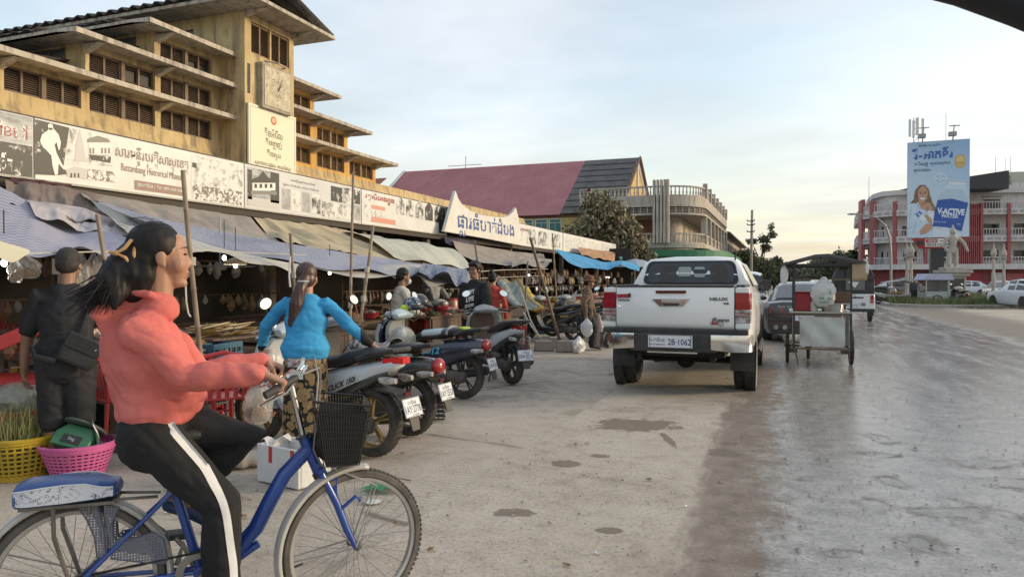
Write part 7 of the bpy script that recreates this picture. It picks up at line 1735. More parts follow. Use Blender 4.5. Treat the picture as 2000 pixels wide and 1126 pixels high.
 b=B();b.loft([ringx(x,z,hw,h_,2.4,14,.085)for x,z,hw,h_ in((-.12,.27,.05,.07),(-.24,.28,.065,.09),(-.44,.28,.06,.075),(-.62,.275,.055,.09),(-.70,.275,.04,.06))]);b.ell((-.34,.1,.38),(.16,.075,.06));b.ell((-.63,.10,.275),(.075,.06,.075));b.ell((-.25,-.05,.30),(.14,.11,.10));b.o('engine',M_ENG,t,ang=60)
 b=B();b.cyl((-.66,.10,.30),(-.56,.10,.60),.012,n=8)
 for i in range(9):q=Vector((-.66,.10,.30)).lerp(Vector((-.56,.10,.60)),.2+i*.075);b.lathe([(.026,q.z-.007),(.034,q.z),(.026,q.z+.007)],(q.x,q.y,0),'z',10,cap=False)
 b.o('shock_absorber',M_BLKP,t)
 b=B();b.tube([(-.20,-.10,.25),(-.42,-.135,.25),(-.60,-.15,.29),(-.88,-.155,.34),(-.92,-.155,.345)],[.02,.025,.055,.06,.035],12);b.o('exhaust',mat('exhaust_dark',(.06,.055,.05),.5,.4),t)
 b=B();b.tube([(-.25,.12,.2),(-.30,.2,.012)],.012,6);b.tube([(-.02,.15,.27),(-.02,.26,.25)],.014,6);b.o('side_stand',M_BLKP,t)
 b=B();b.loft([[(x0-.14+.14*math.cos(a)*k,y,z+.075*math.sin(a)*k)for a in[6.2832*i/14 for i in range(14)]]for x0,y,z,k in((.36,-.19,1.0,.35),(.39,-.12,1.01,.75),(.42,0,1.02,1),(.39,.12,1.01,.75),(.36,.19,1.0,.35))]);b.o('headset',P.get('head',body),t)
 b=B();b.ell((.43,0,1.0),(.05,.09,.055));b.o('headlight',M_LCLR,t)
 b=B();b.bx(.255,.27,-.07,.07,1.02,1.07);b.o('dash',M_BLKP,t,sm=False)
 b=B()
 for s in(-1,1):b.tube([(.28,s*.16,1.0),(.25,s*.28,1.0),(.20,s*.38,.985)],.018,8)
 b.o('handlebar',M_BLKP,t)
 for s in(-1,1):
  b=B();b.tube([(.31,s*.20,.985),(.30,s*.30,.975),(.26,s*.39,.965)],.007,6);b.o('lever',M_CHROME,t)
  b=B();b.tube([(.27,s*.20,1.01),(.25,s*.26,1.14),(.25,s*.29,1.20)],.006,6);c=Vector((.25,s*.31,1.25));rt=Euler((R(s*-20),R(8),0)).to_matrix()
  b.ell(c,(.02,.075,.05),14,8,rt);mo=b.o('mirror',P.get('mirm',M_BLKP),t)
  b=B();b.add([c+rt@Vector((-.0205,.066*math.cos(a),.043*math.sin(a)))for a in[6.2832*i/18 for i in range(18)]],[tuple(range(18))]);b.o('mirror_glass',M_MIR,mo,sm=False)
 if P.get('text'):
  for tx_,x,z,w_,h_,sl,m_,y_ in P['text']:letters(tx_,(x,y_,z),(-1,0,sl),(0,0,1),w_,h_,m_,t,bold=.03,slant=.2)
 return t
def stand(px0,py0,px1,py1):
 """rear and front contact points in the photograph -> middle and heading"""
 a,c=G(px0,py0),G(px1,py1);m_=(a+c)/2;d=(c-a);return Vector((m_.x,m_.y,.007)),math.atan2(d.y,d.x),d.length
def stand_d(px0,py0,px1,wb=1.27):
 """rear contact and the image column of the front wheel (the farther solution)"""
 a=G(px0,py0);best=None
 for i in range(720):
  ang=R(i/2);q=a+Vector((math.cos(ang),math.sin(ang),0))*wb;v=q-CAM;dd=v.dot(_F)
  if dd<.5:continue
  e=abs(1000+F*v.dot(_R)/dd-px1)
  if v.dot(_F)>(a-CAM).dot(_F)-.05 and(best is None or e<best[0]):best=(e,ang)
 ang=best[1];return Vector((a.x+math.cos(ang)*wb/2,a.y+math.sin(ang)*wb/2,.007)),ang
S_WHITE=paint_mat('scooter_white',(.58,.61,.63),0,.35,.5);S_NAVY=paint_mat('scooter_navy',(.012,.02,.045),0,.25,.7);S_BLK=paint_mat('scooter_black',(.014,.014,.016),0,.25,.7);S_PALE=paint_mat('scooter_pale_blue',(.42,.51,.55),0,.3,.5);S_GREY=mat('scooter_grey',(.27,.28,.28),.5,c2=(.32,.33,.33),s=3);S_DK=mat('scooter_dark_grey',(.06,.058,.056),.5)
l,h_=stand_d(728,893,505)
sA=scooter('white and black scooter with a lit red tail held by the blue cardigan woman',l,h_,dict(body=S_WHITE,tail='sharp',lower=S_BLK,rim=M_GOLD2,plate='1AY·2778',lit=True,rr=.29,rf=.285,tw=.12,trim=S_BLK,shield=1.1,text=[('CLICK 150i',-.42,.60,.30,.05,.38,M_PBLACK,.135)]))
l,h_=stand_d(800,852,590)
sB=scooter('black round tailed scooter with oval red lamp next to the white one',l,h_,dict(body=S_BLK,leg=S_DK,plate='1AY·2553',rr=.29,tw=.12))
l,h_=stand_d(905,779,733)
sC=scooter('navy scooter with pale blue shield and blue script on its side',l,h_,dict(body=S_NAVY,leg=S_GREY,head=S_PALE,guard=S_PALE,plate='1AP·4018',rr=.285,text=[('Club',-.20,.585,.15,.07,.10,mat('script_blue',(.10,.42,.62),.4),.172),('12',-.34,.595,.10,.085,.10,mat('script_blue',(.10,.42,.62),.4),.174),('SCOOPY',-.57,.63,.26,.035,.10,mat('badge_grey',(.16,.16,.17),.3,.6),.176)]))
b=B();b.loft([[(x0+dx*(1-(y/hw)**2),y,z)for y in np.linspace(-hw,hw,11)]+[(x0-.02,y,z)for y in np.linspace(hw,-hw,11)]for x0,dx,hw,z in((.43,.105,.162,.46),(.478,.135,.192,.62),(.468,.145,.212,.78),(.428,.135,.202,.90))]);b.o('shield_face',S_PALE,sC,ang=55)
b=B();b.loft([ringx(x,z,hw,hh,2.8)for x,z,hw,hh in((-.12,.786,.128,.05),(-.22,.796,.142,.052),(-.34,.806,.145,.052),(-.40,.812,.14,.05))]);b.o('seat_patch',S_PALE,sC,ang=60)
b=B();b.tube([(-.47,.14,.79),(-.49,.1,.865),(-.49,0,.88),(-.49,-.1,.865),(-.47,-.14,.79)],.02,6);b.o('seat_band',S_GREY,sC)
l,h_=stand_d(1000,751,925)
sD=scooter('dusty white scooter with a grey headset, farthest right of the row',l,h_,dict(body=S_WHITE,leg=mat('leg_brown',(.10,.06,.045),.5),head=S_GREY,tail='sharp',lower=S_DK,plate='1BW·8216',rr=.285,seatm=mat('seat_brown',(.07,.045,.038),.6)))
g=G(822,700);sE=scooter('red fronted scooter partly hidden behind the helmets',(g.x-.2,g.y+.8,.007),R(-25),dict(body=paint_mat('scooter_red',(.36,.02,.03),0,.3,.6),leg=S_BLK,head=S_WHITE))
g=G(1064,668);sF=scooter('black motorbike with grey headset behind the leaning pole',(g.x,g.y+.45,.007),R(176),dict(body=S_BLK,leg=S_BLK,head=S_GREY,guard=S_DK,rr=.28,tail='sharp',lower=S_DK,text=[('DREAM',-.4,.6,.2,.04,.1,M_GOLD,.14)]))
g=G(1105,664);sG=scooter('second black motorbike with a grey headset right of the leaning pole',(g.x,g.y+.9,.007),R(178),dict(body=S_BLK,leg=S_BLK,head=S_GREY,rr=.28,tail='sharp',lower=paint_mat('scooter_olive',(.19,.17,.11),0,.35)))
g=G(1172,668);sH=scooter('dark motorbike showing its plate between the hatted woman and the pickup',(g.x,g.y+.9,.007),R(100),dict(body=S_BLK,leg=S_BLK,plate='1BG·2246',rr=.28))
p=D(1733,592,45);scooter('white scooter parked at the roundabout kerb beside the drinks stall',(p.x,p.y,.0),YAW+R(8),dict(body=S_WHITE,head=S_WHITE),grp='far scooters at the roundabout')
p=D(1872,594,42);scooter('black motorbike with a load parked right of the kiosk cart',(p.x,p.y,0),YAW+R(85),dict(body=S_BLK,leg=S_BLK),grp='far scooters at the roundabout')
b=B();b.ell((0,0,.0),(.24,.2,.13));tag(b.o('sack',mat('sack_pale',(.50,.47,.42),.8),loc=(p.x,p.y,1.0)),'pale sack loaded on the motorbike right of the kiosk','sack')
def local(t,p):return t.matrix_basis@Vector(p)
bpy.context.view_layer.update()
def helmet(label,p,m,rz=0,tilt=0):
 t=thing('helmet',label,'helmet',p,rz,'helmets on the scooters')
 b=B();rg=[]
 for i in range(10):
  a=math.pi/2*i/9;rg.append([(.128*math.cos(a)*math.cos(q),.112*math.cos(a)*math.sin(q),.125*math.sin(a)-(.045 if i==0 else 0))for q in[6.2832*k/24 for k in range(24)]])
 b.loft(rg,cap=False);b.o('shell',m,t,solid=.012)
 b=B();b.loft([[(.118*math.cos(q)+dx,.118*math.sin(q),z)for q in[R(-55+110*k/10)for k in range(11)]]for dx,z in((0,.03),(.05,.02),(.075,-.01))],cap=False);b.o('peak',M_BLKP,t,solid=.005)
 b=B();b.tube([(.05,.11,-.03),(.03,.07,-.15),(.02,.0,-.19),(.03,-.07,-.15),(.05,-.11,-.03)],.008,5);b.o('strap',M_BLKP,t)
 return t
m,nt,p_=mat0('floral_navy');n_=noise(nt,coords(nt),26,3,.7);nt.links.new(ramp(nt,n_,[(.52,(.012,.018,.035)),(.56,(.30,.36,.44))]),p_.inputs['Base Color']);p_.inputs['Roughness'].default_value=.15;p_.inputs['Coat Weight'].default_value=.6
helmet('navy helmet with a pale floral print hung on the navy scooter',local(sC,(.20,-.20,1.11)),m,R(-30));helmet('plain black helmet hung behind the floral one',local(sC,(.28,-.52,1.14)),S_BLK,R(-20))
b=B();b.ell((0,0,0),(.05,.05,.06));b.cyl((.035,-.02,0),(.06,-.03,0),.045,n=12);tag(b.o('mirror_cap',mat('neon_yellow',(.50,.60,.03),.4),loc=local(sC,(.26,-.08,1.08))),'neon yellow cap beside the floral helmet','cap')
b=B();b.loft([ringx(x,z,hw,hh,2.4)for x,z,hw,hh in((0,0,.05,.01),(-.04,.01,.07,.02),(-.10,.012,.07,.02),(-.14,.005,.03,.01))]);tag(b.o('cloth',mat('neon_yellow',(.50,.60,.03),.4),loc=local(sC,(-.62,0,.855)),rz=h_),'neon yellow cloth lying on the navy scooter seat','cloth')
def vegbag(label,p,r,seed,pl=1):
 r2=random.Random(seed);t=thing('vegetable_bag',label,'plastic bag',p,0)
 b=B();rg=[]
 for i in range(11):
  a=-math.pi/2+math.pi*i/10;k=math.cos(a)
  rg.append([(r*max(.04,k)*(1+.06*math.sin(9*q+i))*math.cos(q),r*max(.04,k)*(1+.06*math.sin(7*q+2*i))*math.sin(q),r*.95*math.sin(a))for q in[6.2832*j/26 for j in range(26)]])
 b.loft(rg);b.o('film',mat('veg_film',(.52,.55,.50),.16,al=.45,spec=.8),t,ang=20)
 b=B()
 for i in range(150):
  d=Vector((r2.gauss(0,1),r2.gauss(0,1),r2.gauss(0,1))).normalized()*r*.86;e=Vector((r2.gauss(0,1),r2.gauss(0,1),r2.gauss(0,1))).normalized()*.03;f_=d.cross(e).normalized()*.022
  b.add([d*.7-e,d+f_,d*.7+e*2,d*.6-f_],[(0,1,2,3)])
 b.o('leaves',leaf_mat('veg_leaf_'+str(seed),(.10,.13,.06),(.40,.43,.30))if pl else leaf_mat('cabbage',(.22,.22,.06),(.50,.47,.18)),t,sm=False,kind='stuff')
 b=B()
 if not pl:return t
 for i in range(22):
  q=6.2832*i/22;d=Vector((math.cos(q),math.sin(q),0));f0=Vector((.35,-.6,.45)).normalized();u=f0.cross((0,0,1)).normalized();w_=f0.cross(u)
  dr=u*math.cos(q)+w_*math.sin(q);b.tube([f0*r*1.04,(f0*.9+dr*.45).normalized()*r*1.03,(f0*.55+dr*.85).normalized()*r*1.02],[.012,.005,.002],4)
 b.o('film_pleat',mat('film_pleat',(.66,.67,.64),.2,al=.7),t,kind='stuff');return t
vegbag('round clear bag of green leaves hung on the navy scooter',local(sC,(.10,.22,.72)),.17,3);vegbag('lower clear bag tucked at the navy scooter footboard',local(sC,(.10,.18,.47)),.12,5)
b=B();b.grid([[(-.30+.5*u,-.16+.34*v,.03*math.sin(8*u+3*v)-.10*(2*v-1)**4)for v in np.linspace(0,1,14)]for u in np.linspace(0,1,18)]);m,nt,p_=mat0('paisley');n_=noise(nt,coords(nt),22,3,.7);nt.links.new(ramp(nt,n_,[(.47,(.05,.045,.045)),(.55,(.42,.38,.35))]),p_.inputs['Base Color'])
tag(b.o('seat_cloth',m,loc=local(sB,(-.20,.0,.875)),rz=sB.rotation_euler.z,solid=.006),'black and white patterned cloth on the black scooter seat','cloth')
g=G(846,820);t=thing('egg_tray_stack','small stack of black wire trays behind the black scooter tyre','rack',(g.x,g.y,.006),YAW)
for k in range(5):
 b=B();b.tube([(-.12,-.08,.02+k*.045),(.12,-.08,.02+k*.045),(.12,.08,.02+k*.045),(-.12,.08,.02+k*.045)],.010,5,closed=True)
 for i in range(6):b.cyl((-.11+i*.044,-.08,.02+k*.045),(-.11+i*.044,-.08,.05+k*.045),.006,n=4)
 b.o('tray',M_BLKP,t)
# PEOPLE
SKIN=mat('skin',(.36,.19,.12),.5,c2=(.42,.235,.155),s=7,spec=.4);SKIN2=mat('skin_deep',(.25,.135,.085),.5,c2=(.31,.17,.11),s=7,spec=.4)
HAIR=mat('hair_black',(.007,.006,.006),.55,spec=.3,c2=(.016,.013,.012),s=3,sc3=(20,20,3));HAIRB=mat('hair_brown',(.045,.020,.016),.42,c2=(.075,.036,.028),s=3,sc3=(22,22,2))
def cloth(name,c,c2=None,ro=.85,bump=.35,bs=9):return mat(name,c,ro,c2=c2 or tuple(k*.82 for k in c),s=3,bump=bump,bs=bs)
V=Vector
def hand(b,w,d,n,curl=.5,s=1.0,thumb=1):
 """palm and five fingers from the wrist w along d, palm facing n; curl bends the fingers towards n"""
 d=V(d).normalized();n=(V(n)-d*V(n).dot(d)).normalized();u=d.cross(n)*thumb
 b.limb([w,w+d*.045*s,w+d*.09*s],[(.026*s,.018*s),(.036*s,.015*s),(.038*s,.013*s)],10,side=u)
 for i,(o,L)in enumerate(((-.028,.060),(-.0095,.076),(.0095,.080),(.028,.070))):
  p=w+d*.088*s+u*o*s;a=curl*.35;pts=[w+d*.06*s+u*o*.8*s,p]
  for k,f in enumerate((.45,.32,.23)):
   a+=curl*(.9,1.0,.7)[k];p=p+(d*math.cos(a)+n*math.sin(a))*L*f*s;pts.append(p)
  b.limb(pts,[.010*s,.0098*s,.009*s,.0082*s,.007*s],7)
 p0=w+d*.02*s+u*.028*s;p1=w+d*.05*s+u*.052*s+n*.018*s;p2=p1+(d*.8+n*.6*(.4+curl)).normalized()*.03*s
 b.limb([p0,p1,p2,p2+(d*.7+n*.7-u*.5*curl).normalized()*.025*s],[.013*s,.012*s,.0105*s,.0085*s],7)
def head(b,c,rt,s=1.0):
 q=lambda x,y,z:V(c)+rt@(V((x,y,z))*s)
 b.ell(q(-.012,0,.035),(.094*s,.076*s,.092*s),18,12,rt);b.limb([q(.03,0,.02),q(.045,0,-.04),q(.05,0,-.085)],[.066*s,.056*s,.034*s],14)
 b.ell(q(.074,0,-.098),(.020*s,.022*s,.018*s),10,8);b.limb([q(.082,0,.022),q(.092,0,.0),q(.103,0,-.022)],[.010*s,.011*s,.0125*s],8);b.ell(q(.094,0,-.027),(.012*s,.020*s,.010*s),10,6);b.ell(q(.036,0,.055),(.052*s,.060*s,.050*s),14,9,rt)
 b.ell(q(.092,0,-.058),(.011*s,.024*s,.007*s),10,6);b.ell(q(.088,0,-.072),(.011*s,.021*s,.008*s),10,6);b.limb([q(.076,-.04,.045),q(.086,0,.045),q(.076,.04,.045)],[.007*s]*3,8)
 for y in(-1,1):
  b.ell(q(.055,y*.04,-.025),(.030*s,.026*s,.035*s),10,8,rt);e=q(-.005,y*.078,-.005);b.ell(e,(.020*s,.008*s,.032*s),10,8,rt);b.ell(q(.005,y*.08,-.03),(.010*s,.008*s,.012*s),8,6)
def crease(c,a,ph):
 """sharp valleys and soft ridges of worn cloth"""
 r=np.empty(len(c))
 for i,(x,y,z)in enumerate(c.tolist()):
  q=mnoise.noise((x*5+ph,y*5,z*4))*.6
  r[i]=abs(mnoise.noise((x*8+q+ph,y*8-z*5,z*13+x*6+q)))*2.6+abs(mnoise.noise((x*19+z*12,y*17+ph,z*25-x*14)))*.7-.8
 return a*r
def person(label,loc,rz,J,st,group=None):
 """J: joints in a frame with x forward, y left, z up. st: colours and garment lengths"""
 t=thing('person',label,'person',loc,rz,group);s=st.get('s',1.0);k=st.get('fat',1.0)
 g=lambda n:V(J[n]);hr=st.get('hrot',Euler((0,0,0))).to_matrix();sk=st.get('skin',SKIN)
 side=(g('SL')-g('SR')).normalized();P,C,Nk,Hd=g('P'),g('C'),g('N'),g('H')
 b=B();W=(.145*k,.105*k)
 b.limb([P,P.lerp(C,.4),P.lerp(C,.8),C.lerp(Nk,.3)],[(.14*k,.10*k),(.12*k,.09*k),(.14*k,.10*k),(.085,.065)],18,side)
 b.limb([C.lerp(Nk,.4),Nk,Hd+hr@V((-.01,0,-.02))],[.062,.054,.052],12);head(b,Hd,hr,s)
 for q,y in(('L',1),('R',-1)):
  S,E,Wr=g('S'+q),g('E'+q),g('W'+q)
  b.limb([C.lerp(S,.4)+V((0,0,-.03)),S+V((0,0,-.03)),S.lerp(E,.5),E,E.lerp(Wr,.35),Wr],[.05,.044*k,.042*k,.036,.038,.026],12)
  hd=J.get('HD'+q,tuple((Wr-E).normalized()));hand(b,Wr,hd,J.get('HN'+q,(0,-y,0)),st.get('curl',.7),.98*s,J.get('TH'+q,y))
  Hp,K,A,T=g('P')+side*(.085*y),g('K'+q),g('A'+q),V(J['T'+q])
  b.limb([Hp,Hp.lerp(K,.5),K,K.lerp(A,.35),A],[.085*k,.075*k,.056,.055*k,.036],12);b.limb([A+V((0,0,-.02)),A.lerp(T,.5)+V((0,0,-.012)),T],[.036,(.04,.03),(.038,.02)],10,side)
 organic('body',b,sk,t,st.get('vox',.009),3)
 if 'top' in st:
  b=B();o=.02;lo=st.get('hem',P+V((0,0,.02)));lo=V(lo);hm=st.get('hemw',(.165,.125))
  b.limb([lo,lo.lerp(C,.35),P.lerp(C,.75),C.lerp(Nk,.35)],[(hm[0]*k,hm[1]*k),(.155*k,.12*k),(.172*k,.128*k),(.125,.09)],20,side)
  f=st.get('sleeve',1.0)
  for q in 'LR':
   S,E,Wr=g('S'+q),g('E'+q),g('W'+q);e0=S.lerp(E,min(1,f*2));w_=st.get('slw',.058)
   pts=[C.lerp(S,.45)+V((0,0,-.035)),S+V((0,0,-.028)),S.lerp(e0,.5),e0];rr_=[.068,.064*k,(w_+.006)*k,(w_+.004)*k]
   if f>.5:e1=E.lerp(Wr,(f-.5)*2);pts+=[E.lerp(e1,.5),e1];rr_+=[w_,w_*.78]
   b.limb(pts,rr_,14)
  for p_ in st.get('extra',()):b.limb(*p_)
  fd=st.get('fold',.006);ph=rnd.uniform(0,6)
  def warp(c):
   return crease(c,fd,ph)
  organic('top',b,st['top'],t,st.get('vox',.009),4,st.get('toppaint'),warp)
 if 'bot' in st:
  b=B();f=st.get('leg',1.0);lw=st.get('lw',(.115,.098,.078,.07))
  if st.get('skirt'):
   A=(g('AL')+g('AR'))/2;b.limb([P+V((0,0,.04)),P+V((0,0,-.09)),P.lerp(A,.5),P.lerp(A,f)],[(.14,.105),(.178,.14),(.175,.135),(.185,.14)],24,side)
  else:
   b.limb([P+V((0,0,.10)),P,P+V((0,0,-.06))],[(.15*k,.115*k),(.165*k,.125*k),(.15*k,.12*k)],18,side)
   for q,y in(('L',1),('R',-1)):
    Hp,K,A=P+side*(.085*y),g('K'+q),g('A'+q);e=K.lerp(A,(f-.5)*2)
    b.limb([Hp,Hp.lerp(K,.5),K,K.lerp(e,.5),e],[lw[0]*k,lw[1]*k,lw[2]*k,(lw[2]+lw[3])/2*k,lw[3]*k],16)
  ph2=rnd.uniform(0,6)
  organic('bottom',b,st['bot'],t,st.get('vox',.009),4,st.get('botpaint'),lambda c:crease(c,st.get('bfold',.005),ph2))
 if st.get('shoe'):
  for q in 'LR':
   A,T=g('A'+q),V(J['T'+q]);b=B();b.limb([A+V((-.02,0,-.045)),A.lerp(T,.5)+V((0,0,-.018)),T+(T-A).normalized()*.02],[(.045,.03),(.05,.032),(.045,.026)],12,side);b.o('shoe',st['shoe'],t)
 fq=lambda x,y,z:Hd+hr@(V((x,y,z))*s)
 for y in(-1,1):
  b=B();b.ell(fq(.083,y*.033,.016),(.009*s,.014*s,.0045*s),10,6);b.o('eye',mat('eye_dark',(.02,.015,.012),.2),t);b=B();b.limb([fq(.093,y*.014,.040),fq(.092,y*.034,.046),fq(.078,y*.054,.040)],[.002,.0026,.0014],6);b.o('brow',HAIR,t)
 b=B();b.ell(fq(.0975,0,-.0585),(.007*s,.021*s,.004*s),10,5);b.ell(fq(.0945,0,-.070),(.007*s,.018*s,.005*s),10,5);b.o('lips',mat('lip',(.27,.095,.075),.45),t)
 if st.get('hair',True)is not None:
  b=B();hk=st.get('hk',1.0);b.ell(fq(-.028,0,.050),(.098*s*hk,.086*s*hk,.093*s*hk),18,12,hr);b.ell(fq(-.055,0,.0),(.068*s,.080*s,.075*s),16,10,hr)
  if st.get('fringe'):b.ell(fq(.035,0,.09),(.065*s,.082*s,.048*s),14,8,hr)
  for p_ in st.get('hairx',()):b.limb(*p_)
  rh=random.Random(3)
  organic('hair',b,st.get('hair',HAIR),t,.007,3,None,lambda c:.0012*np.sin(c[:,1]*210+12*np.sin(c[:,0]*18))+.0006*np.sin(c[:,0]*120+c[:,2]*60))
 return t
def pose(h=1.6,lean=0.0,**k):
 """standing joints for a height, leaning forward by lean radians"""
 f=h/1.7;P=V((0,0,.93*f));up=V((math.sin(lean),0,math.cos(lean)));C=P+up*.40*f;N_=P+up*.53*f;Hd=P+up*.66*f+V((.02,0,0))
 J=dict(P=P,C=C,N=N_,H=Hd)
 for q,y in(('L',1),('R',-1)):
  S=P+up*.46*f+V((0,y*.185*f,0));J['S'+q]=S;J['E'+q]=S+V((.0,y*.05,-.29*f));J['W'+q]=S+V((.06,y*.04,-.53*f));J['K'+q]=V((.03,y*.09,.49*f));J['A'+q]=V((-.01,y*.09,.09));J['T'+q]=V((.16,y*.11,.035))
 for a,c in k.items():J[a]=V(c)
 return J
AWAY=R(110.7)
def at(px,d):p=D(px,560,d);return(p.x,p.y,.008)
m,nt,p_=mat0('log_print');v_=N('TexVoronoi',nt);v_.inputs['Scale'].default_value=21;v_.inputs['Randomness'].default_value=.8;nt.links.new(coords(nt,'Object',(1,1,.85)),v_.inputs['Vector'])
rg_=mth(nt,'MULTIPLY',mth(nt,'SINE',mth(nt,'MULTIPLY',v_.outputs['Distance'],55)),.18)
c_=mixc(nt,mth(nt,'ADD',rg_,.4),(.40,.27,.12),(.17,.10,.045));c_=mixc(nt,mth(nt,'MULTIPLY',v_.outputs['Color'],.35),c_,(.15,.09,.04))
nt.links.new(mixc(nt,ramp(nt,v_.outputs['Distance'],[(.54,(0,0,0)),(.60,(1,1,1))]),c_,(.010,.009,.008)),p_.inputs['Base Color']);p_.inputs['Roughness'].default_value=.8;LOGP=m
BLUEC=cloth('cardigan_blue',(.045,.33,.62),(.035,.27,.53));CUFF=cloth('cuff_black',(.015,.015,.017))
Jw=pose(1.56,.10,SL=(.045,.16,1.28),SR=(.045,-.16,1.28),EL=(.10,.33,1.08),WL=(.24,.40,.87),ER=(.02,-.34,1.08),WR=(.06,-.53,.91),HDR=(.1,-.8,-.25),HNR=(0,-.3,-1),HDL=(.6,.3,-.6))
hd_=Jw['H']
person('woman in a bright blue cardigan seen from behind, moving the white scooter',at(596,5.75),AWAY+R(6),Jw,dict(s=.98,top=[BLUEC,CUFF],hem=(.0,0,.90),hemw=(.20,.155),slw=.046,sleeve=.94,bot=LOGP,skirt=True,leg=.93,hair=HAIRB,vox=.008,fold=.0055,bfold=.007,shoe=None,toppaint=lambda c:((np.abs(c[:,1])>.435)|((c[:,1]>.345)&(c[:,2]<.905))).astype(int),hairx=(([hd_+V((-.10,0,.0)),hd_+V((-.135,.03,-.08)),hd_+V((-.15,.06,-.20)),hd_+V((-.15,.10,-.36))],[.04,.05,.055,.022],12),)))
p0=D(596,560,5.75);M0=Matrix.Translation((p0.x,p0.y,.008))@Matrix.Rotation(AWAY+R(6),4,'Z')
b=B();b.lathe([(.040,-.008),(.050,0),(.040,.008)],hd_+V((-.115,.01,-.02)),'z',14);o=tag(b.o('hair_tie',mat('tie_pale',(.50,.48,.50),.4)),'pale hair tie on the ponytail of the cardigan woman','hair tie');o.matrix_world=M0
b=B();b.limb([(.23,.02,.96),(.20,-.22,1.0),(.14,-.21,.94)],[.001,.001,.001],5)
BLK=cloth('cloth_black',(.016,.016,.018),(.026,.026,.03));BLK2=cloth('denim_black',(.018,.018,.02),(.035,.034,.036))
Jm=pose(1.66,.08,EL=(.07,.27,1.02),WL=(.12,.30,.76),HDL=(.1,0,-1),HNL=(0,-1,0),ER=(.18,-.25,1.05),WR=(.38,-.20,.98))
Jm['H']=Jm['H']+V((.03,0,.0))
pm=at(128,5.35)
person('man in a black polo shirt and knee length shorts bending away with a bag',pm,AWAY+R(20),Jm,dict(fat=1.10,top=BLK,sleeve=.40,slw=.058,hem=(0,0,.80),hemw=(.165,.135),bot=BLK2,leg=.60,lw=(.115,.10,.09,.088),skin=SKIN2,hk=1.0,curl=.5,hrot=Euler((0,R(14),0)),vox=.009,hair=mat('hair_short',(.016,.013,.012),.7,c2=(.04,.032,.028),s=12),shoe=mat('sandal_dark',(.03,.025,.022),.7)))
M0=Matrix.Translation(pm)@Matrix.Rotation(AWAY+R(20),4,'Z')
t=thing('shoulder_bag','black shoulder bag hanging on the hip of the bent man','bag');t.matrix_world=M0@Matrix.Translation((-.17,-.13,.93))@Matrix.Rotation(R(28),4,'X')
LEA=mat('bag_leather',(.018,.018,.019),.42,c2=(.035,.034,.034),s=5,bump=.2,bs=60)
b=B();b.bx(-.05,.03,-.125,.125,-.11,.11);bo=b.o('pouch',LEA,t,bev=.02);b=B();b.bx(-.062,-.045,-.118,.118,.0,.112);b.o('flap',LEA,t,bev=.01);b=B();b.bx(-.058,-.05,-.10,.10,-.085,-.012);b.o('pocket',LEA,t,bev=.008)
b=B();b.tube([(-.055,-.1,.07),(-.065,-.09,.05),(-.06,-.085,.03)],.004,5);b.o('zip',M_CHROME,t)
t=thing('bag_strap','black bag strap crossing the back of the bent man','strap');t.matrix_world=M0
b=B();b.tube([(-.17,.03,.86),(-.165,.16,.90),(-.10,.20,.97)],[(.02,.004)]*3,6);b.tube([(-.16,-.18,1.0),(-.10,-.17,1.15),(-.055,-.14,1.30),(.03,-.11,1.38)],[(.018,.004)]*4,6);b.o('strap',LEA,t)
b=B()
for k in range(3):b.lathe([(.036,-.005),(.042,0),(.036,.005)],(.158,.36,.765+k*.012),'z',16)
o=tag(b.o('bracelet',mat('gold_bracelet',(.50,.36,.15),.25,.9)),'gold bracelet on the left wrist of the bent man','bracelet');o.matrix_world=M0
Jt=pose(1.72,.0,ER=(.02,.24-.44,1.02),WR=(.20,-.10,.90),EL=(.06,.25,1.02),WL=(.14,.20,.80),HDR=(.5,.8,-.1))
pt=at(928,11.2);tz=R(262)
tp=person('young man with glasses in a black shirt with white lettering',pt,tz,Jt,dict(fat=1.22,top=cloth('tee_black',(.014,.014,.015)),sleeve=.52,slw=.07,hem=(0,0,.78),hemw=(.175,.14),bot=BLK2,leg=.62,lw=(.12,.11,.10,.098),skin=SKIN2,fringe=True,hk=1.12,shoe=M_BLKP,hrot=Euler((0,R(6),0))))
hd_=Jt['H']
b=B()
for y in(-.034,.034):b.tube([hd_+V((.105,y+.028*math.cos(a),.014+.018*math.sin(a)))for a in[6.2832*i/14 for i in range(14)]],.003,4,closed=True);b.tube([hd_+V((.105,y*1.8,.018)),hd_+V((.0,y*2.35,.02))],.003,4)
o=tag(b.o('glasses',M_BLKP),'dark rimmed glasses on the man in the printed shirt','glasses');o.matrix_world=tp.matrix_basis
for tx_,z,w_,h_,y_ in(('HAPPY',1.26,.20,.075,0),('LIFE',1.16,.15,.075,.01),('STUDIO',1.06,.17,.05,.0),('No.9',.97,.12,.07,-.03)):
 o=letters(tx_,(.178,y_,z),(0,1,.25),(-.05,-.1,1),w_,h_,mat('print_chalk',(.62,.61,.60),.7),tp,bold=.05,slant=.2)
Jv=pose(1.60,.10,ER=(.12,-.26,1.0),WR=(.30,-.16,.95),EL=(.12,.26,1.0),WL=(.32,.15,.95))
pv=at(778,10.6);vp=person('man in a cream shirt and white face mask at the stall tables',pv,R(48),Jv,dict(top=cloth('shirt_cream',(.56,.52,.45)),sleeve=.9,bot=cloth('trousers_brown',(.10,.07,.055)),skin=SKIN2,hrot=Euler((0,R(14),0)),shoe=M_BLKP,fat=1.08))
b=B();b.ell(Jv['H']+V((.075,0,-.06)),(.042,.056,.046),14,8);o=tag(b.o('face_mask',mat('mask_white',(.62,.62,.63),.8)),'white face mask on the cream shirted man','mask');o.matrix_world=vp.matrix_basis
Jr=pose(1.58,.0,EL=(.05,.25,1.0),WL=(.2,.15,.95),ER=(.0,-.25,.98),WR=(.05,-.25,.74))
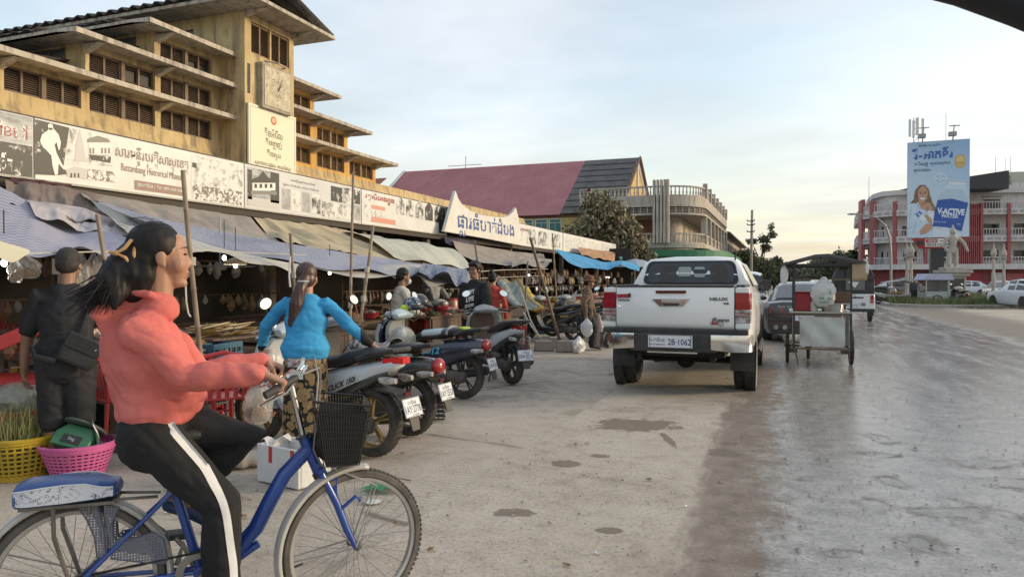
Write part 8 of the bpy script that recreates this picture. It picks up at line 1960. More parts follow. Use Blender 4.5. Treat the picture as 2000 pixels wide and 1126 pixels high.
person('woman in a red top and loose grey trousers seen from behind',at(962,13.4),AWAY-R(20),Jr,dict(s=.95,top=cloth('top_red',(.50,.055,.035)),sleeve=.95,slw=.05,bot=cloth('trousers_grey',(.24,.235,.22)),lw=(.115,.12,.125,.13),leg=.96,shoe=M_BLKP,hairx=(([Jr['H']+V((-.06,0,.1)),Jr['H']+V((-.08,0,.14))],[.05,.04],10),),hem=(0,0,.92),fat=.95))
JH=pose(1.5,.05,KL=(.16,.08,.45),AL=(.10,.08,.11),TL=(.26,.08,.04),KR=(-.02,-.08,.43),AR=(-.26,-.08,.16),TR=(-.14,-.09,.035),ER=(-.06,-.25,.98),WR=(-.02,-.26,.76),EL=(.08,.25,.98),WL=(.16,.26,.78))
m,nt,p_=mat0('leopard');v_=N('TexVoronoi',nt);v_.inputs['Scale'].default_value=34;nt.links.new(coords(nt),v_.inputs['Vector']);nt.links.new(ramp(nt,v_.outputs['Distance'],[(.22,(.045,.028,.02)),(.42,(.26,.17,.11)),(.62,(.07,.045,.03))]),p_.inputs['Base Color']);p_.inputs['Roughness'].default_value=.85
ph_=at(1146,14.9);hz_=R(15);hp=person('woman in a brown hat and leopard print jacket walking with bags',ph_,hz_,JH,dict(s=.98,top=m,sleeve=.96,slw=.06,bot=BLK,leg=.97,shoe=M_BLKP,hem=(0,0,.76),hemw=(.17,.13),fat=1.05,skin=SKIN2,hrot=Euler((0,R(8),0))))
hd_=JH['H'];b=B();b.lathe([(.155,.035),(.135,.055),(.10,.065),(.098,.12),(.085,.145),(.02,.155)],hd_,'z',20,cap=False);o=tag(b.o('bucket_hat',cloth('hat_brown',(.19,.085,.045)),solid=.006),'brown bucket hat worn by the walking woman','hat');o.parent=None;o.matrix_world=hp.matrix_basis
q=hp.matrix_basis@V((.0,-.27,.68));bag('white plastic bag carried in the hatted woman\'s near hand',q,.24,.36,M_BAGW,mat('bag_fill_white',(.5,.5,.5),.7),'carrier_bag','plastic bag',None,seed=31)
q=hp.matrix_basis@V((.24,.22,.74));t=thing('shopping_bag','checked shopping sack hanging on the far side of the hatted woman','bag',q,hz_)
m,nt,p_=mat0('plaid');ch=N('TexBrick',nt);ch.inputs['Scale'].default_value=6;ch.inputs['Color1'].default_value=(.40,.36,.33,1);ch.inputs['Color2'].default_value=(.30,.25,.23,1);ch.inputs['Mortar'].default_value=(.20,.05,.05,1);nt.links.new(coords(nt,'Object',rot=(R(90),0,0)),ch.inputs['Vector']);nt.links.new(ch.outputs[0],p_.inputs['Base Color'])
b=B();b.loft([ringx(0,0,1,1)]if False else[[(w_*math.cos(a),d_*math.sin(a),z)for a in[6.2832*i/16 for i in range(16)]]for z,w_,d_ in((0,.03,.02),(-.2,.10,.06),(-.42,.16,.10),(-.60,.17,.11),(-.68,.15,.1))]);b.o('sack',m,t)
bag('knotted white bag standing on the ground by the concrete blocks',tuple(G(1128,690)+V((0,.1,.34))),.40,.34,M_BAGW,None,'carrier_bag','plastic bag',None,seed=9)
g=atX(842,560,-7.3);person('stall keeper in a grey top reaching over the trays below the tarp',(g.x,g.y,.008),R(-15),pose(1.6,.25,WR=(.52,-.1,1.0),ER=(.3,-.24,1.0),WL=(.5,.12,1.0),EL=(.3,.25,1.02)),dict(top=cloth('top_grey',(.30,.30,.31)),sleeve=.4,bot=BLK,skin=SKIN2,vox=.012))
person('figure in dark clothes standing at the roundabout kerb',at(1786,43),AWAY+R(150),pose(1.6),dict(top=cloth('top_dim',(.07,.075,.08)),bot=BLK,skin=SKIN2,vox=.016,shoe=M_BLKP))
person('vendor in a dim top standing deep in the left stall',at(300,8.6),AWAY+R(160),pose(1.55,.05),dict(top=cloth('top_dim',(.07,.075,.08)),bot=BLK,skin=SKIN2,vox=.014))
# THE BICYCLE AND ITS RIDER
BM=V((-2.124,2.301,.004));BH=math.atan2(.63074,.776);BN=V((-.63074,.776,0));BD=V((.776,.63074,0))
def bl(px,py,off=0.0):
 """point of the bicycle's plane (off metres to its left) seen at a place of the photograph, in bicycle space"""
 d=ray(px,py);p0=BM+BN*off;p=CAM+d*((p0-CAM).dot(BN)/d.dot(BN));v=p-BM;return V((v.dot(BD),off,p.z-.004))
bk=thing('bicycle','blue step through bicycle with a black front basket, ridden by the girl','bicycle',BM,BH)
BLU=mat('bike_blue',(.012,.05,.24),.3,c2=(.02,.07,.30),s=4,coat=.5);ALU=mat('bike_alu',(.50,.49,.46),.4,.6,c2=(.40,.38,.35),s=8);FEN=mat('fender',(.52,.51,.48),.45,.25,c2=(.40,.37,.32),s=6);TY2=mat('bike_tyre',(.13,.115,.10),.9,c2=(.075,.068,.06),s=12)
RH,FH=bl(150,1138),bl(692,1060);RH.y=FH.y=0;WR=.318
def bwheel(c,st=0):
 b=B();b.T=Matrix.Translation(c)@Matrix.Rotation(st,4,'Z')
 b.lathe([(WR-.038,-.012),(WR-.03,-.02),(WR-.012,-.019),(WR-.003,-.010),(WR,0),(WR-.003,.010),(WR-.012,.019),(WR-.03,.02),(WR-.038,.012)],ax='y',n=64,cap=False);ty=b.o('wheel',TY2,bk)
 b=B();b.T=Matrix.Translation(c)@Matrix.Rotation(st,4,'Z')
 for k in range(90):
  a=6.2832*k/90
  for y,o in((-.012,0),(0,.035),(.012,0)):b.box(((WR-.001)*math.cos(a+o),y,(WR-.001)*math.sin(a+o)),(.006,.008,.014),rot=Euler((0,-a-o,0)))
 b.o('tread',TY2,ty,sm=False,kind='stuff')
 b=B();b.T=Matrix.Translation(c)@Matrix.Rotation(st,4,'Z');b.lathe([(WR-.036,-.014),(WR-.05,-.012),(WR-.054,0),(WR-.05,.012),(WR-.036,.014)],ax='y',n=64,cap=False);b.o('rim',ALU,ty)
 b=B();b.T=Matrix.Translation(c)@Matrix.Rotation(st,4,'Z')
 for k in range(36):
  a=6.2832*k/36;s=(-1)**k;a2=a+(.9 if k%4<2 else-.9);b.cyl((.02*math.cos(a2),s*.03,.02*math.sin(a2)),((WR-.052)*math.cos(a),s*.003,(WR-.052)*math.sin(a)),.0011,n=4)
 b.o('spoke',mat('spoke_steel',(.22,.21,.20),.45,.6),ty,kind='stuff')
 b=B();b.T=Matrix.Translation(c)@Matrix.Rotation(st,4,'Z');b.lathe([(.008,-.06),(.022,-.034),(.014,-.026),(.014,.026),(.022,.034),(.008,.06)],ax='y',n=16);b.o('hub',mat('hub_steel',(.16,.15,.14),.5,.6),ty)
 b=B();b.T=Matrix.Translation(c)@Matrix.Rotation(st,4,'Z');a=3.3;b.cyl(((WR-.055)*math.cos(a),0,(WR-.055)*math.sin(a)),((WR-.09)*math.cos(a),0,(WR-.09)*math.sin(a)),.005,n=6);b.o('valve',M_BLKP,ty)
 return ty
bwheel(RH);bwheel(FH,R(17))
def fender(c,a0,a1,name,st=0):
 rg=[]
 for i in range(33):
  a=R(a0+(a1-a0)*i/32);o=V((math.cos(a),0,math.sin(a)));rr_=WR+.018;rg.append([o*(rr_+h)+V((0,y,0))for y,h in((-.029,-.016),(-.026,-.004),(-.012,.003),(.012,.003),(.026,-.004),(.029,-.016))])
 b=B();b.T=Matrix.Translation(c)@Matrix.Rotation(st,4,'Z');b.grid(rg);return b.o(name,FEN,bk,solid=.003)
fender(RH,208,-22,'rear_mudguard');fender(FH,203,80,'front_mudguard',R(17))
BB=bl(392,1112);BB.y=0;ST=bl(338,945);ST.y=0;HT,HB=bl(592,852),bl(622,920);HT.y=HB.y=0
fx=lambda px,py:V((bl(px,py).x,0,bl(px,py).z))
b=B();b.tube([HT.lerp(HB,.35),fx(556,925),fx(528,975),fx(500,1030),fx(466,1068),fx(440,1085),BB],[.030,.031,.032,.032,.030,.026,.022],14);b.tube([fx(505,1060),fx(470,1085),fx(420,1095),ST.lerp(BB,.75)],.017,10);b.tube([HT,HB],.024,12);b.tube([ST,BB],.019,12);b.tube([BB+V((0,-.035,0)),BB+V((0,.035,0))],.026,12)
for s in(-1,1):b.tube([ST.lerp(BB,.06)+V((0,s*.02,0)),RH+V((.02,s*.06,.02)),RH+V((0,s*.062,0))],.009,8);b.tube([BB+V((0,s*.02,0)),RH+V((.05,s*.05,0)),RH+V((0,s*.062,0))],.010,8)
b.o('frame',BLU,bk)
b=B()
for s in(-1,1):b.tube([HB+V((.01,s*.045,0)),HB.lerp(FH,.4)+V((.012,s*.05,0)),HB.lerp(FH,.75)+V((.0,s*.052,0)),FH+V((0,s*.055,0))],[.015,.016,.015,.010],10)
b.tube([HB+V((.012,-.05,.005)),HB+V((.012,.05,.005))],.018,10);b.o('fork',BLU,bk)
b=B();b.tube([HB,HB+V((.01,0,-.02))],.03,12);b.o('headset_cup',mat('dark_metal',(.05,.045,.04),.5),bk);b=B();b.tube([HT,HT+(HB-HT)*-.05],.031,12);b.o('headset_cup',mat('dark_metal',(.05,.045,.04),.5),bk)
SP=fx(566,738);b=B();b.tube([HT,SP+V((0,0,-.01))],.013,12);b.tube([SP+V((-.01,0,0)),SP+V((.03,0,.012))],.018,10)
c0=SP+V((.02,0,.01))
for s in(-1,1):b.tube([c0,c0+V((.03,s*.06,.03)),c0+V((.04,s*.14,.05)),c0+V((.01,s*.21,.025)),c0+V((-.05,s*.25,.0))],.011,10)
b.o('handlebar',M_CHROME,bk)
for s in(-1,1):
 b=B();b.tube([c0+V((.0,s*.215,.02)),c0+V((-.04,s*.245,.0)),c0+V((-.115,s*.285,-.035))],.016,10);b.o('grip',M_BLKP,bk)
 b=B();b.tube([c0+V((.0,s*.215,.01)),c0+V((-.04,s*.235,-.035)),c0+V((-.13,s*.27,-.075))],.007,6);b.box(c0+V((.0,s*.21,.03)),(.05,.03,.035));b.o('brake_lever',M_CHROME,bk)
 b=B();b.tube([c0+V((.02,s*.21,.03)),c0+V((.09,s*.18,.05)),c0+V((.10,s*.09,-.02)),HT+V((.04,s*.03,-.05)),HB+V((.03,0,-.02))],.004,6);b.o('brake_cable',mat('cable_grey',(.28,.26,.24),.5),bk)
for s in(-1,1):
 b=B();b.tube([HB+V((.05,s*.03,.02)),FH+V((.09,s*.03,.25)),FH+V((.04,s*.05,.12)),FH+V((0,s*.06,0))],.004,6);b.o('basket_stay',ALU,bk)
 b=B();b.cyl(FH+V((-(WR+.01),s*.02,-.05)),FH+V((0,s*.06,0)),.003,n=5);b.o('mudguard_stay',ALU,bk)
b=B();b.box(FH+V((-.09,-.03,.27)),(.03,.03,.09));b.tube([FH+V((-.06,-.055,.17)),FH+V((.0,-.06,.22)),FH+V((.02,-.06,.20))],.008,6);b.o('lamp_bracket',BLU,bk)
WM=mat('basket_wire',(.012,.012,.013),.5)
b=B();b0,b1=fx(604,788),fx(722,786);q0,q1=fx(640,905),fx(712,905);zt,zb_=b0.z-.0,q0.z+.01
def bpt(u,v,w):return V((b0.x+.01,0,0)).lerp(V((b1.x-.01,0,0)),u)*1+V(((.5-u)*.03*(1-v)*3,(w-.5)*(.20+.08*v),zb_+(zt-zb_)*v+(.03*(1-u))*v))
for v in np.linspace(0,1,12):b.tube([bpt(0,v,0),bpt(1,v,0),bpt(1,v,1),bpt(0,v,1)],.0014 if v<1 else .005,4,closed=True)
for u in np.linspace(0,1,20):
 for w_ in(0,1):b.cyl(bpt(u,0,w_),bpt(u,1,w_),.0013,n=3)
for w_ in np.linspace(0,1,20):
 for u in(0,1):b.cyl(bpt(u,0,w_),bpt(u,1,w_),.0013,n=3)
b.o('basket_mesh',WM,bk,sm=False,kind='stuff')
b=B();b.add([bpt(u,v,w_)for u,v,w_ in((.04,.0,.04),(.96,.0,.04),(.96,.0,.96),(.04,.0,.96),(.04,.85,.04),(.96,.88,.04),(.96,.88,.96),(.04,.85,.96))],[(0,3,2,1),(0,1,5,4),(1,2,6,5),(2,3,7,6),(3,0,4,7)]);b.o('basket_lining',mat('lining_black',(.013,.013,.014),.55),bk,sm=False)
b=B();b.limb([bpt(.2,.25,.5),bpt(.5,.42,.5),bpt(.8,.35,.5)],[(.09,.06),(.10,.08),(.08,.06)],14);o=tag(b.o('dark_sack',mat('sack_black',(.012,.012,.013),.4,bump=.6,bs=20)),'black bag stuffed in the bicycle basket','bag');o.matrix_world=bk.matrix_basis
def sec(x,hw,z0,z1):return[(x,-hw*.8,z0),(x,-hw,z0+.012),(x,-hw,z0+(z1-z0)*.6),(x,-hw*.86,z1-.006),(x,-hw*.45,z1+.004),(x,hw*.45,z1+.004),(x,hw*.86,z1-.006),(x,hw,z0+(z1-z0)*.6),(x,hw,z0+.012),(x,hw*.8,z0)]
x0,x1=fx(34,960).x,fx(237,955).x;zc=fx(150,974).z
m,nt,p_=mat0('floral_vinyl');n_=noise(nt,coords(nt),24,3,.6,2.2);nt.links.new(ramp(nt,n_,[(.555,(.62,.64,.68)),(.57,(.05,.06,.13)),(.59,(.05,.06,.13)),(.605,(.62,.64,.68))]),p_.inputs['Base Color']);p_.inputs['Roughness'].default_value=.35
VB=mat('vinyl_blue',(.03,.075,.23),.38,c2=(.045,.10,.28),s=4)
st_=[(0,.06,.018,.055),(.02,.085,0,.075),(.12,.092,0,.085),(.45,.095,.004,.088),(.8,.09,.010,.075),(.97,.075,.014,.062),(1,.05,.02,.05)]
b=B();b.loft([sec(x0+(x1-x0)*u,hw,zc+a,zc+c)for u,hw,a,c in st_]);cu=b.o('pillion_cushion',VB,bk,ang=60,bev=.006)
for s in(-1,1):
 b=B();b.grid([[(x0+(x1-x0)*u,s*(hw+.003),zc+a+.010+(.050+.016*math.sin(3.14*u))*v*min(1,(c-a)/.08))for u,hw,a,c in[(.03,.082,.002,.075),(.12,.0915,0,.085),(.3,.094,.002,.087),(.5,.0945,.004,.087),(.7,.091,.008,.08),(.85,.086,.011,.072),(.96,.077,.013,.064)]]for v in(0,.5,1)]);b.o('cushion_side',m,cu)
 b=B();b.tube([(x0+(x1-x0)*u,s*(hw+.003),zc+a+.062+.016*math.sin(3.14*u)-(.012 if u>.8 else 0))for u,hw,a in((.03,.082,.0),(.12,.0915,0),(.3,.094,.0),(.5,.0945,.002),(.7,.091,.003),(.85,.086,.004),(.96,.077,.004))],.003,5);b.o('piping',M_PLATE,cu)
b=B();b.bx(x0+.02,x1-.01,-.07,.07,zc-.012,zc)
for s in(-1,1):
 b.tube([(x0+.13,s*.06,zc-.01),RH+V((-.06,s*.06,.20)),RH+V((0,s*.066,0))],.008,6);b.tube([(x1-.02,s*.05,zc),ST+V((-.05,s*.03,-.035))],.006,6)
b.cyl((x1-.1,-.05,zc),(x1-.1,-.05,zc-.05),.006,n=6);b.o('carrier',mat('carrier_steel',(.22,.21,.19),.5,.5,c2=(.13,.11,.09),s=8),bk)
m,nt,p_=mat0('guard_mesh');v_=N('TexVoronoi',nt);v_.inputs['Scale'].default_value=95;v_.inputs['Randomness'].default_value=0;nt.links.new(coords(nt),v_.inputs['Vector']);p_.inputs['Base Color'].default_value=(.16,.165,.20,1);p_.inputs['Roughness'].default_value=.6
hole=ramp(nt,v_.outputs['Distance'],[(.34,(0,0,0)),(.40,(1,1,1))]);nt.links.new(hole,p_.inputs['Alpha'])
for s in(-1,1):
 for pts in([(145,980),(190,983),(205,1040),(208,1090),(190,1088),(185,1050),(170,1015)],[(200,984),(233,990),(219,1020),(222,1060),(232,1050),(250,1046),(218,1080),(210,1045)],[(232,1060),(300,1038),(320,1052),(328,1092),(320,1100),(285,1098),(215,1090)]):
  q=[bl(px,py,-.045)for px,py in pts];b=B();b.add([(p.x,s*.045,p.z)for p in q],[tuple(range(len(q)))]);o=b.o('skirt_guard',m,bk,sm=False)
  b=B();b.tube([(p.x,s*.045,p.z)for p in q],.003,4,closed=True);b.o('guard_edge',mat('guard_rim',(.10,.105,.13),.6),o)
PR,PL=BB+V((.10,-.10,-.12)),BB+V((-.10,.10,.12))
b=B();b.lathe([(.085,-.042),(.09,-.04),(.085,-.038),(.06,-.038),(.06,-.042)],BB,'y',32,cap=False,closed=True);b.tube([BB+V((0,-.05,0)),PR+V((0,.04,0))],.010,8);b.tube([BB+V((0,.05,0)),PL+V((0,-.04,0))],.010,8);b.o('crank',mat('crank_grey',(.26,.24,.22),.5,.5),bk)
b=B()
for c in(PR,PL):b.box(c,(.09,.08,.025))
b.o('pedal',M_BLKP,bk,bev=.006,sm=False)
b=B()
for z,r_ in((1,.088),(-1,.088)):b.tube([BB+V((0,-.042,z*.088)),RH+V((0,-.042,z*.035))],.005,5)
b.o('chain',mat('chain_dark',(.045,.038,.03),.6,.5),bk)
b=B();b.tube([BB+V((-.09,.03,.02)),BB+V((-.07,.04,.10)),BB+V((-.03,.05,.0)),BB+V((.02,.06,-.02))],.013,8);b.o('kick_stand',mat('stand_beige',(.33,.30,.24),.6),bk)
sd=V((ST.x-.045,0,ST.z+.17));b=B();b.tube([ST,sd],.012,8);b.o('seat_post',M_CHROME,bk)
b=B();b.loft([ringx(sd.x+x,sd.z+z,hw,hh,2.6)for x,z,hw,hh in((-.15,.03,.06,.02),(-.11,.025,.10,.035),(-.03,.02,.09,.035),(.05,.02,.045,.03),(.13,.02,.028,.022),(.15,.02,.015,.012))]);b.o('saddle',M_BLKP,bk)
CORAL=mat('hoodie_coral',(.56,.13,.11),.85,c2=(.60,.155,.13),s=3,bump=.25,bs=14);TRK=mat('trousers_black',(.010,.010,.011),.9,c2=(.017,.017,.018),s=4);STR=mat('stripe_white',(.62,.62,.63),.7)
sh=lambda px,py,off:bl(px,py,off)
HE=c0+V((-.055,-.255,-.008))
J=dict(P=(-.262,0,.87),C=(-.285,0,1.20),N=(-.235,0,1.375),H=(-.222,0,1.535),SR=(-.29,-.15,1.285),SL=(-.27,.15,1.285),ER=(-.125,-.20,1.085),EL=(-.10,.20,1.05),KR=(.0,-.10,.565),KL=(.10,.12,.775),AR=(.0,-.11,.20),AL=(-.19,.10,.575),TR=(.15,-.115,.155),TL=(-.07,.11,.455),WR=HE+V((-.07,.012,.05)),WL=HE+V((-.07,.5,.05)),HDR=(.95,.0,-.42),HNR=(-.25,0,-1),THR=1,HDL=(.95,0,-.42),HNL=(-.25,0,-1),THL=-1)
hd_=V(J['H']);stripe=[bl(px,py,-.2)for px,py in((345,818),(378,878),(408,935),(437,985),(445,1030),(450,1075),(458,1126))]
stripe.append(stripe[-1]+V((.01,0,-.12)))
Cn,Nn=V(J['C']),V(J['N'])
tg_=thing
girl=person('girl in a coral hoodie and black striped trousers riding the blue bicycle',BM,BH,J,dict(hrot=Euler((0,0,R(9))),vox=.0055,s=1.0,curl=1.15,top=CORAL,hem=(-.255,0,.945),hemw=(.185,.135),sleeve=.965,slw=.054,fold=.0055,bot=TRK,leg=.93,lw=(.105,.092,.078,.070),bfold=.004,shoe=mat('shoe_blue',(.035,.06,.13),.7,c2=(.06,.09,.17),s=8),hk=1.03,extra=(([Nn+V((.045,-.03,-.005)),Nn+V((.02,-.06,.0)),Nn+V((-.02,-.075,.015)),Nn+V((-.075,-.055,.025)),Nn+V((-.10,0,.025)),Nn+V((-.075,.055,.025)),Nn+V((-.02,.075,.015)),Nn+V((.02,.06,.0)),Nn+V((.045,.03,-.005))],[.012,.014,.016,.018,.018,.018,.016,.014,.012],12),([Nn+V((.015,0,-.06)),Nn+V((-.02,0,-.02)),Nn+V((-.07,0,-.01))],[(.072,.045),(.086,.045),(.085,.04)],14),([Nn+V((.005,-.02,-.035)),Nn+V((-.03,0,-.02)),Nn+V((.005,.02,-.035))],[.07,.078,.07],14),([V((-.28,-.07,1.24)),V((-.20,-.12,1.13)),V((-.16,-.10,1.04))],[.095,.085,.06],12),([Nn+V((-.05,0,-.01)),Nn+V((-.115,-.015,-.03)),Nn+V((-.155,-.03,-.09)),Nn+V((-.15,-.04,-.14))],[(.09,.03),(.11,.03),(.085,.024),(.03,.014)],14),([V((-.30,0,1.2)),V((-.25,0,1.05)),V((-.22,0,.98))],[(.15,.12),(.165,.13),(.175,.13)],16)),hairx=(([hd_+V((-.05,-.03,-.01)),hd_+V((-.065,-.035,-.07)),hd_+V((-.075,-.03,-.12))],[.05,.055,.045],14),([hd_+V((-.085,-.01,.0)),hd_+V((-.10,-.02,-.07)),hd_+V((-.10,-.02,-.13))],[.075,.075,.05],14),([hd_+V((-.08,0,-.02)),hd_+V((-.07,-.05,-.05)),hd_+V((-.05,-.06,-.09))],[.05,.045,.02],10),([hd_+V((-.115,-.01,-.0)),hd_+V((-.145,-.03,-.05)),hd_+V((-.17,-.05,-.10)),hd_+V((-.20,-.055,-.14)),hd_+V((-.25,-.05,-.175))],[.055,.062,.058,.045,.016],14),([hd_+V((-.12,.0,-.03)),hd_+V((-.14,-.04,-.10)),hd_+V((-.15,-.075,-.15)),hd_+V((-.15,-.095,-.19))],[.05,.05,.04,.012],12))))
b=B();rr=random.Random(6)
for i in range(110):
 a=hd_+V((-.13,-.01,-.05))+V((rr.gauss(0,.02),rr.gauss(0,.025),rr.gauss(0,.02)));e=hd_+V((-.26+rr.uniform(-.07,.10),-.07+rr.gauss(0,.03),-.175+rr.uniform(-.05,.04)));mdl=(a+e)/2+V((-.0,-.035,.0));b.tube([a,mdl,e],[.0035,.003,.0008],4)
for i in range(26):
 q=R(rr.uniform(20,150));a=hd_+V((-.03+.103*math.cos(q),-.07*rr.uniform(-.5,1),.05+.098*math.sin(q)));b.tube([a,a+V((-.03,-.004,.012)),a+V((-.06,-.006,rr.uniform(-.01,.012)))],[.0008,.0007,.0004],3)
b.o('hair_strand',HAIR,girl,kind='stuff')
from mathutils.bvhtree import BVHTree
bt=[c for c in girl.children if c.name.startswith('bottom')][0]
bvh=BVHTree.FromPolygons([v.co.copy()for v in bt.data.vertices],[tuple(p.vertices)for p in bt.data.polygons])
ln=smooth_line(stripe,70);rows_=[]
ce=[]
for c in ln:
 for _ in range(24):
  h2=bvh.ray_cast(V((c.x+.018,-.6,c.z)),V((0,1,0)))
  if h2[0]and h2[0].y<-.085:break
  c=c+V((-.006,0,0))
 ce.append(c)
for _ in range(12):ce=[ce[0]]+[(a+c*2+e)/4 for a,c,e in zip(ce,ce[1:],ce[2:])]+[ce[-1]]
yl=None
for a,c,e in zip(ce,ce[1:],ce[2:]):
 d=(e-a);n_=V((-d.z,0,d.x)).normalized();row=[]
 hc=bvh.ray_cast(V((c.x,-.6,c.z)),V((0,1,0)));yc=hc[0].y if hc[0]else-.17
 for k in(-1,-.5,0,.5,1):
  q=c+n_*.0135*k;h_=bvh.ray_cast(V((q.x,-.6,q.z)),V((0,1,0)));y_=h_[0].y if h_[0]and abs(h_[0].y-yc)<.022 else yc+.004*abs(k)
  row.append(V((q.x,y_-.0025,q.z)))
 rows_.append(row)
b=B();b.grid(rows_);b.o('side_stripe',STR,bt,ang=80)
t=thing('hair_claw','tan claw clip in the girl\'s hair','hair clip');t.matrix_world=girl.matrix_basis@Matrix.Translation(hd_+V((-.115,-.045,.015)))
b=B();b.tube([(.035,-.015,.05),(.03,-.035,.0),(.035,-.025,-.05),(.02,-.03,-.045),(.0,-.04,-.015),(-.03,-.035,.0),(.0,-.04,.02),(.02,-.03,.05)],.007,8,closed=True);b.tube([(-.025,-.036,.0),(-.055,-.03,.005)],[.012,.006],8);b.o('claw',mat('claw_tan',(.52,.30,.13),.3),t)
b=B();b.tube([hd_+V((-.19,0,.9))*0+V((-.31,0,1.06))]*1+[V((-.31,0,1.05))],.001,4)
b=B();q=bl(365,1000,-.2)
q=bk.matrix_basis@(c0+V((-.15,.29,-.045)));t=bag('clear bag of orange snacks hanging from the far bicycle grip',q,.13,.20,M_FILM,None,'snack_bag','plastic bag',None,seed=44)
b=B()
for i in range(60):b.box((rr.gauss(0,.022),rr.gauss(0,.016),-.145+rr.gauss(0,.014)),(.022,.006,.006),rot=Euler((rr.uniform(0,3),rr.uniform(0,3),rr.uniform(0,3))))
b.o('snack',GC[6],t,sm=False,kind='stuff')
q=bk.matrix_basis@(c0+V((-.10,.31,.02)));t=thing('drink_bottle','clear bottle with a pale lid held at the far grip','bottle',q);b=B();b.lathe([(.028,-.06),(.03,-.03),(.03,.03),(.022,.05)],n=14);b.o('bottle',M_FILM,t);b=B();b.lathe([(.024,.05),(.024,.068),(.01,.07)],n=14);b.o('lid',mat('lid_pale',(.42,.38,.36),.4),t)
# BASKETS, TABLES AND LITTER IN FRONT OF THE STALLS
def plastic_basket(label,px,py,r0,r1,h,m,ring=5,nu=34,cat='basket'):
 g=G(px,py);t=thing('plastic_basket',label,cat,(g.x,g.y+r0*.6,.008),0)
 b=B();b.lathe([(r0*.98,0),(r0,.0),(r0+.004,.012),(r0*.9,.012)],n=36);b.lathe([(r1-.012,h-.012),(r1+.014,h-.016),(r1+.016,h),(r1-.006,h+.006)],n=36,cap=False);b.o('rim',m,t)
 b=B();rw_=8
 for j in range(rw_+1):
  v=j/rw_;r_=r0+(r1-r0)*v;z=.012+(h-.03)*v;hh=.007 if 0<j<rw_ else .02
  b.lathe([(r_-.002,z-hh),(r_+.003,z-hh),(r_+.003+(r1-r0)*.03,z+hh),(r_-.002,z+hh)],n=44,cap=False)
 for i in range(nu):
  a=6.2832*i/nu;d=V((math.cos(a),math.sin(a),0));b.tube([d*r0+V((0,0,.01)),d*r1+V((0,0,h-.015))],[(.008,.003)]*2,4,side=(-d.y,d.x,0))
 b.o('weave',m,t,sm=False,kind='stuff');return t
PINK=mat('pink_plastic',(.62,.13,.33),.4,c2=(.56,.11,.29),s=6);YB=mat('yellow_basket',(.48,.33,.02),.45,c2=(.40,.27,.02),s=6);RB=mat('red_basket',(.30,.045,.035),.5)
pb=plastic_basket('pink plastic basket holding a green scale beside the yellow basket',128,934,.175,.25,.24,PINK)
yb=plastic_basket('yellow plastic basket full of green stalks at the left edge',8,936,.20,.27,.30,YB);rb_=plastic_basket('dark red basket of bagged greens behind the yellow one',10,868,.24,.33,.30,RB)
def stalks(t,n,h,r,m,name='stalk',sp=.5):
 b=B()
 for i in range(n):
  a=rr.uniform(0,6.28);q=r*math.sqrt(rr.random());p=V((q*math.cos(a),q*math.sin(a),.06));L=V((rr.gauss(0,.12)*sp,rr.gauss(0,.12)*sp,rr.uniform(.7,1.1)*h));b.tube([p,p+L*.55+V((rr.gauss(0,.01),0,0)),p+L+V((rr.gauss(0,.04),rr.gauss(0,.04),0))],[.004,.0045,.0015],4)
 o=b.o(name,m,None,sm=False,kind='stuff');return o
o=stalks(yb,170,.44,.2,mat('stalk_green',(.20,.22,.07),.6,c2=(.36,.33,.14),s=9));o.name='green_stalks';o.location=yb.location;o['label']='bundle of green stalks standing in the yellow basket';o['category']='vegetables'
t=vegbag('yellowish bag of leafy greens heaped on the dark red basket',tuple(rb_.location+V((.02,0,.38))),.22,8,0);t.scale=(1.35,1,.8)
GRN=mat('scale_green',(.045,.17,.08),.35,c2=(.07,.22,.11),s=4);L0=pb.location
t=thing('weighing_scale','green market scale lying tilted in the pink basket','scale');t.matrix_world=Matrix.Translation(L0+V((.03,-.02,.27)))@Matrix.Rotation(R(20),4,'Z')@Euler((R(-35),R(14),0)).to_matrix().to_4x4()
b=B();b.loft([[(x*k,y*k,z)for x,y in((-.14,-.09),(.14,-.09),(.14,.09),(-.14,.09))]for z,k in((-.10,1),(.0,1),(.07,.72),(.08,.66))]);b.o('housing',GRN,t,bev=.02,ang=30)
b=B();b.bx(-.07,.07,-.094,-.089,-.075,-.01);b.o('dial_window',M_BLKP,t,sm=False);letters('5kg',(0,-.096,-.04),(1,0,0),(0,0,1),.05,.03,M_PLATE,t);b=B();b.lathe([(.15,.085),(.155,.10),(.14,.1),(.02,.09)],n=24);b.o('pan',mat('pan_dark',(.10,.12,.10),.5),t)
b=B();b.ell((0,0,0),(.035,.035,.09),12,8);b.cyl((0,0,.085),(0,0,.11),.016,n=10);o=b.o('water_bottle',[M_FILM],loc=L0+V((-.17,-.03,.25)));tag(o,'small bottle with pink label at the left of the scale','bottle')
b=B();b.grid([[(.02*math.sin(5*v),-.05+.1*u,.2*v+.02*math.sin(6*u))for u in np.linspace(0,1,6)]for v in np.linspace(0,1,7)]);tag(b.o('paper_bag',mat('paper_print',(.60,.60,.62),.6,c2=(.15,.17,.25),s=9),loc=L0+V((.19,-.01,.22)),rz=.9),'printed white packet sticking out of the pink basket','packet')
REDT=mat('red_table',(.52,.06,.06),.45,c2=(.46,.05,.05),s=5,sc3=(1,12,1))
g=D(-10,690,6.9);t=thing('folded_table','faded red table top tipped up against the stools at the left','table',(g.x,g.y,0),R(35));b=B();b.T=Matrix.Translation((0,0,.85))@Euler((0,R(-24),0)).to_matrix().to_4x4();b.bx(-.65,.65,-.35,.35,-.015,.015);b.bx(-.65,.65,-.36,-.33,-.11,.015);b.o('tabletop',REDT,t,bev=.008,sm=False)
for s in(-.5,.4):b=B();b.cyl((s,.2,0),(s,.2,.85+s*.44),.02,n=6);b.o('leg',M_REDP,t)
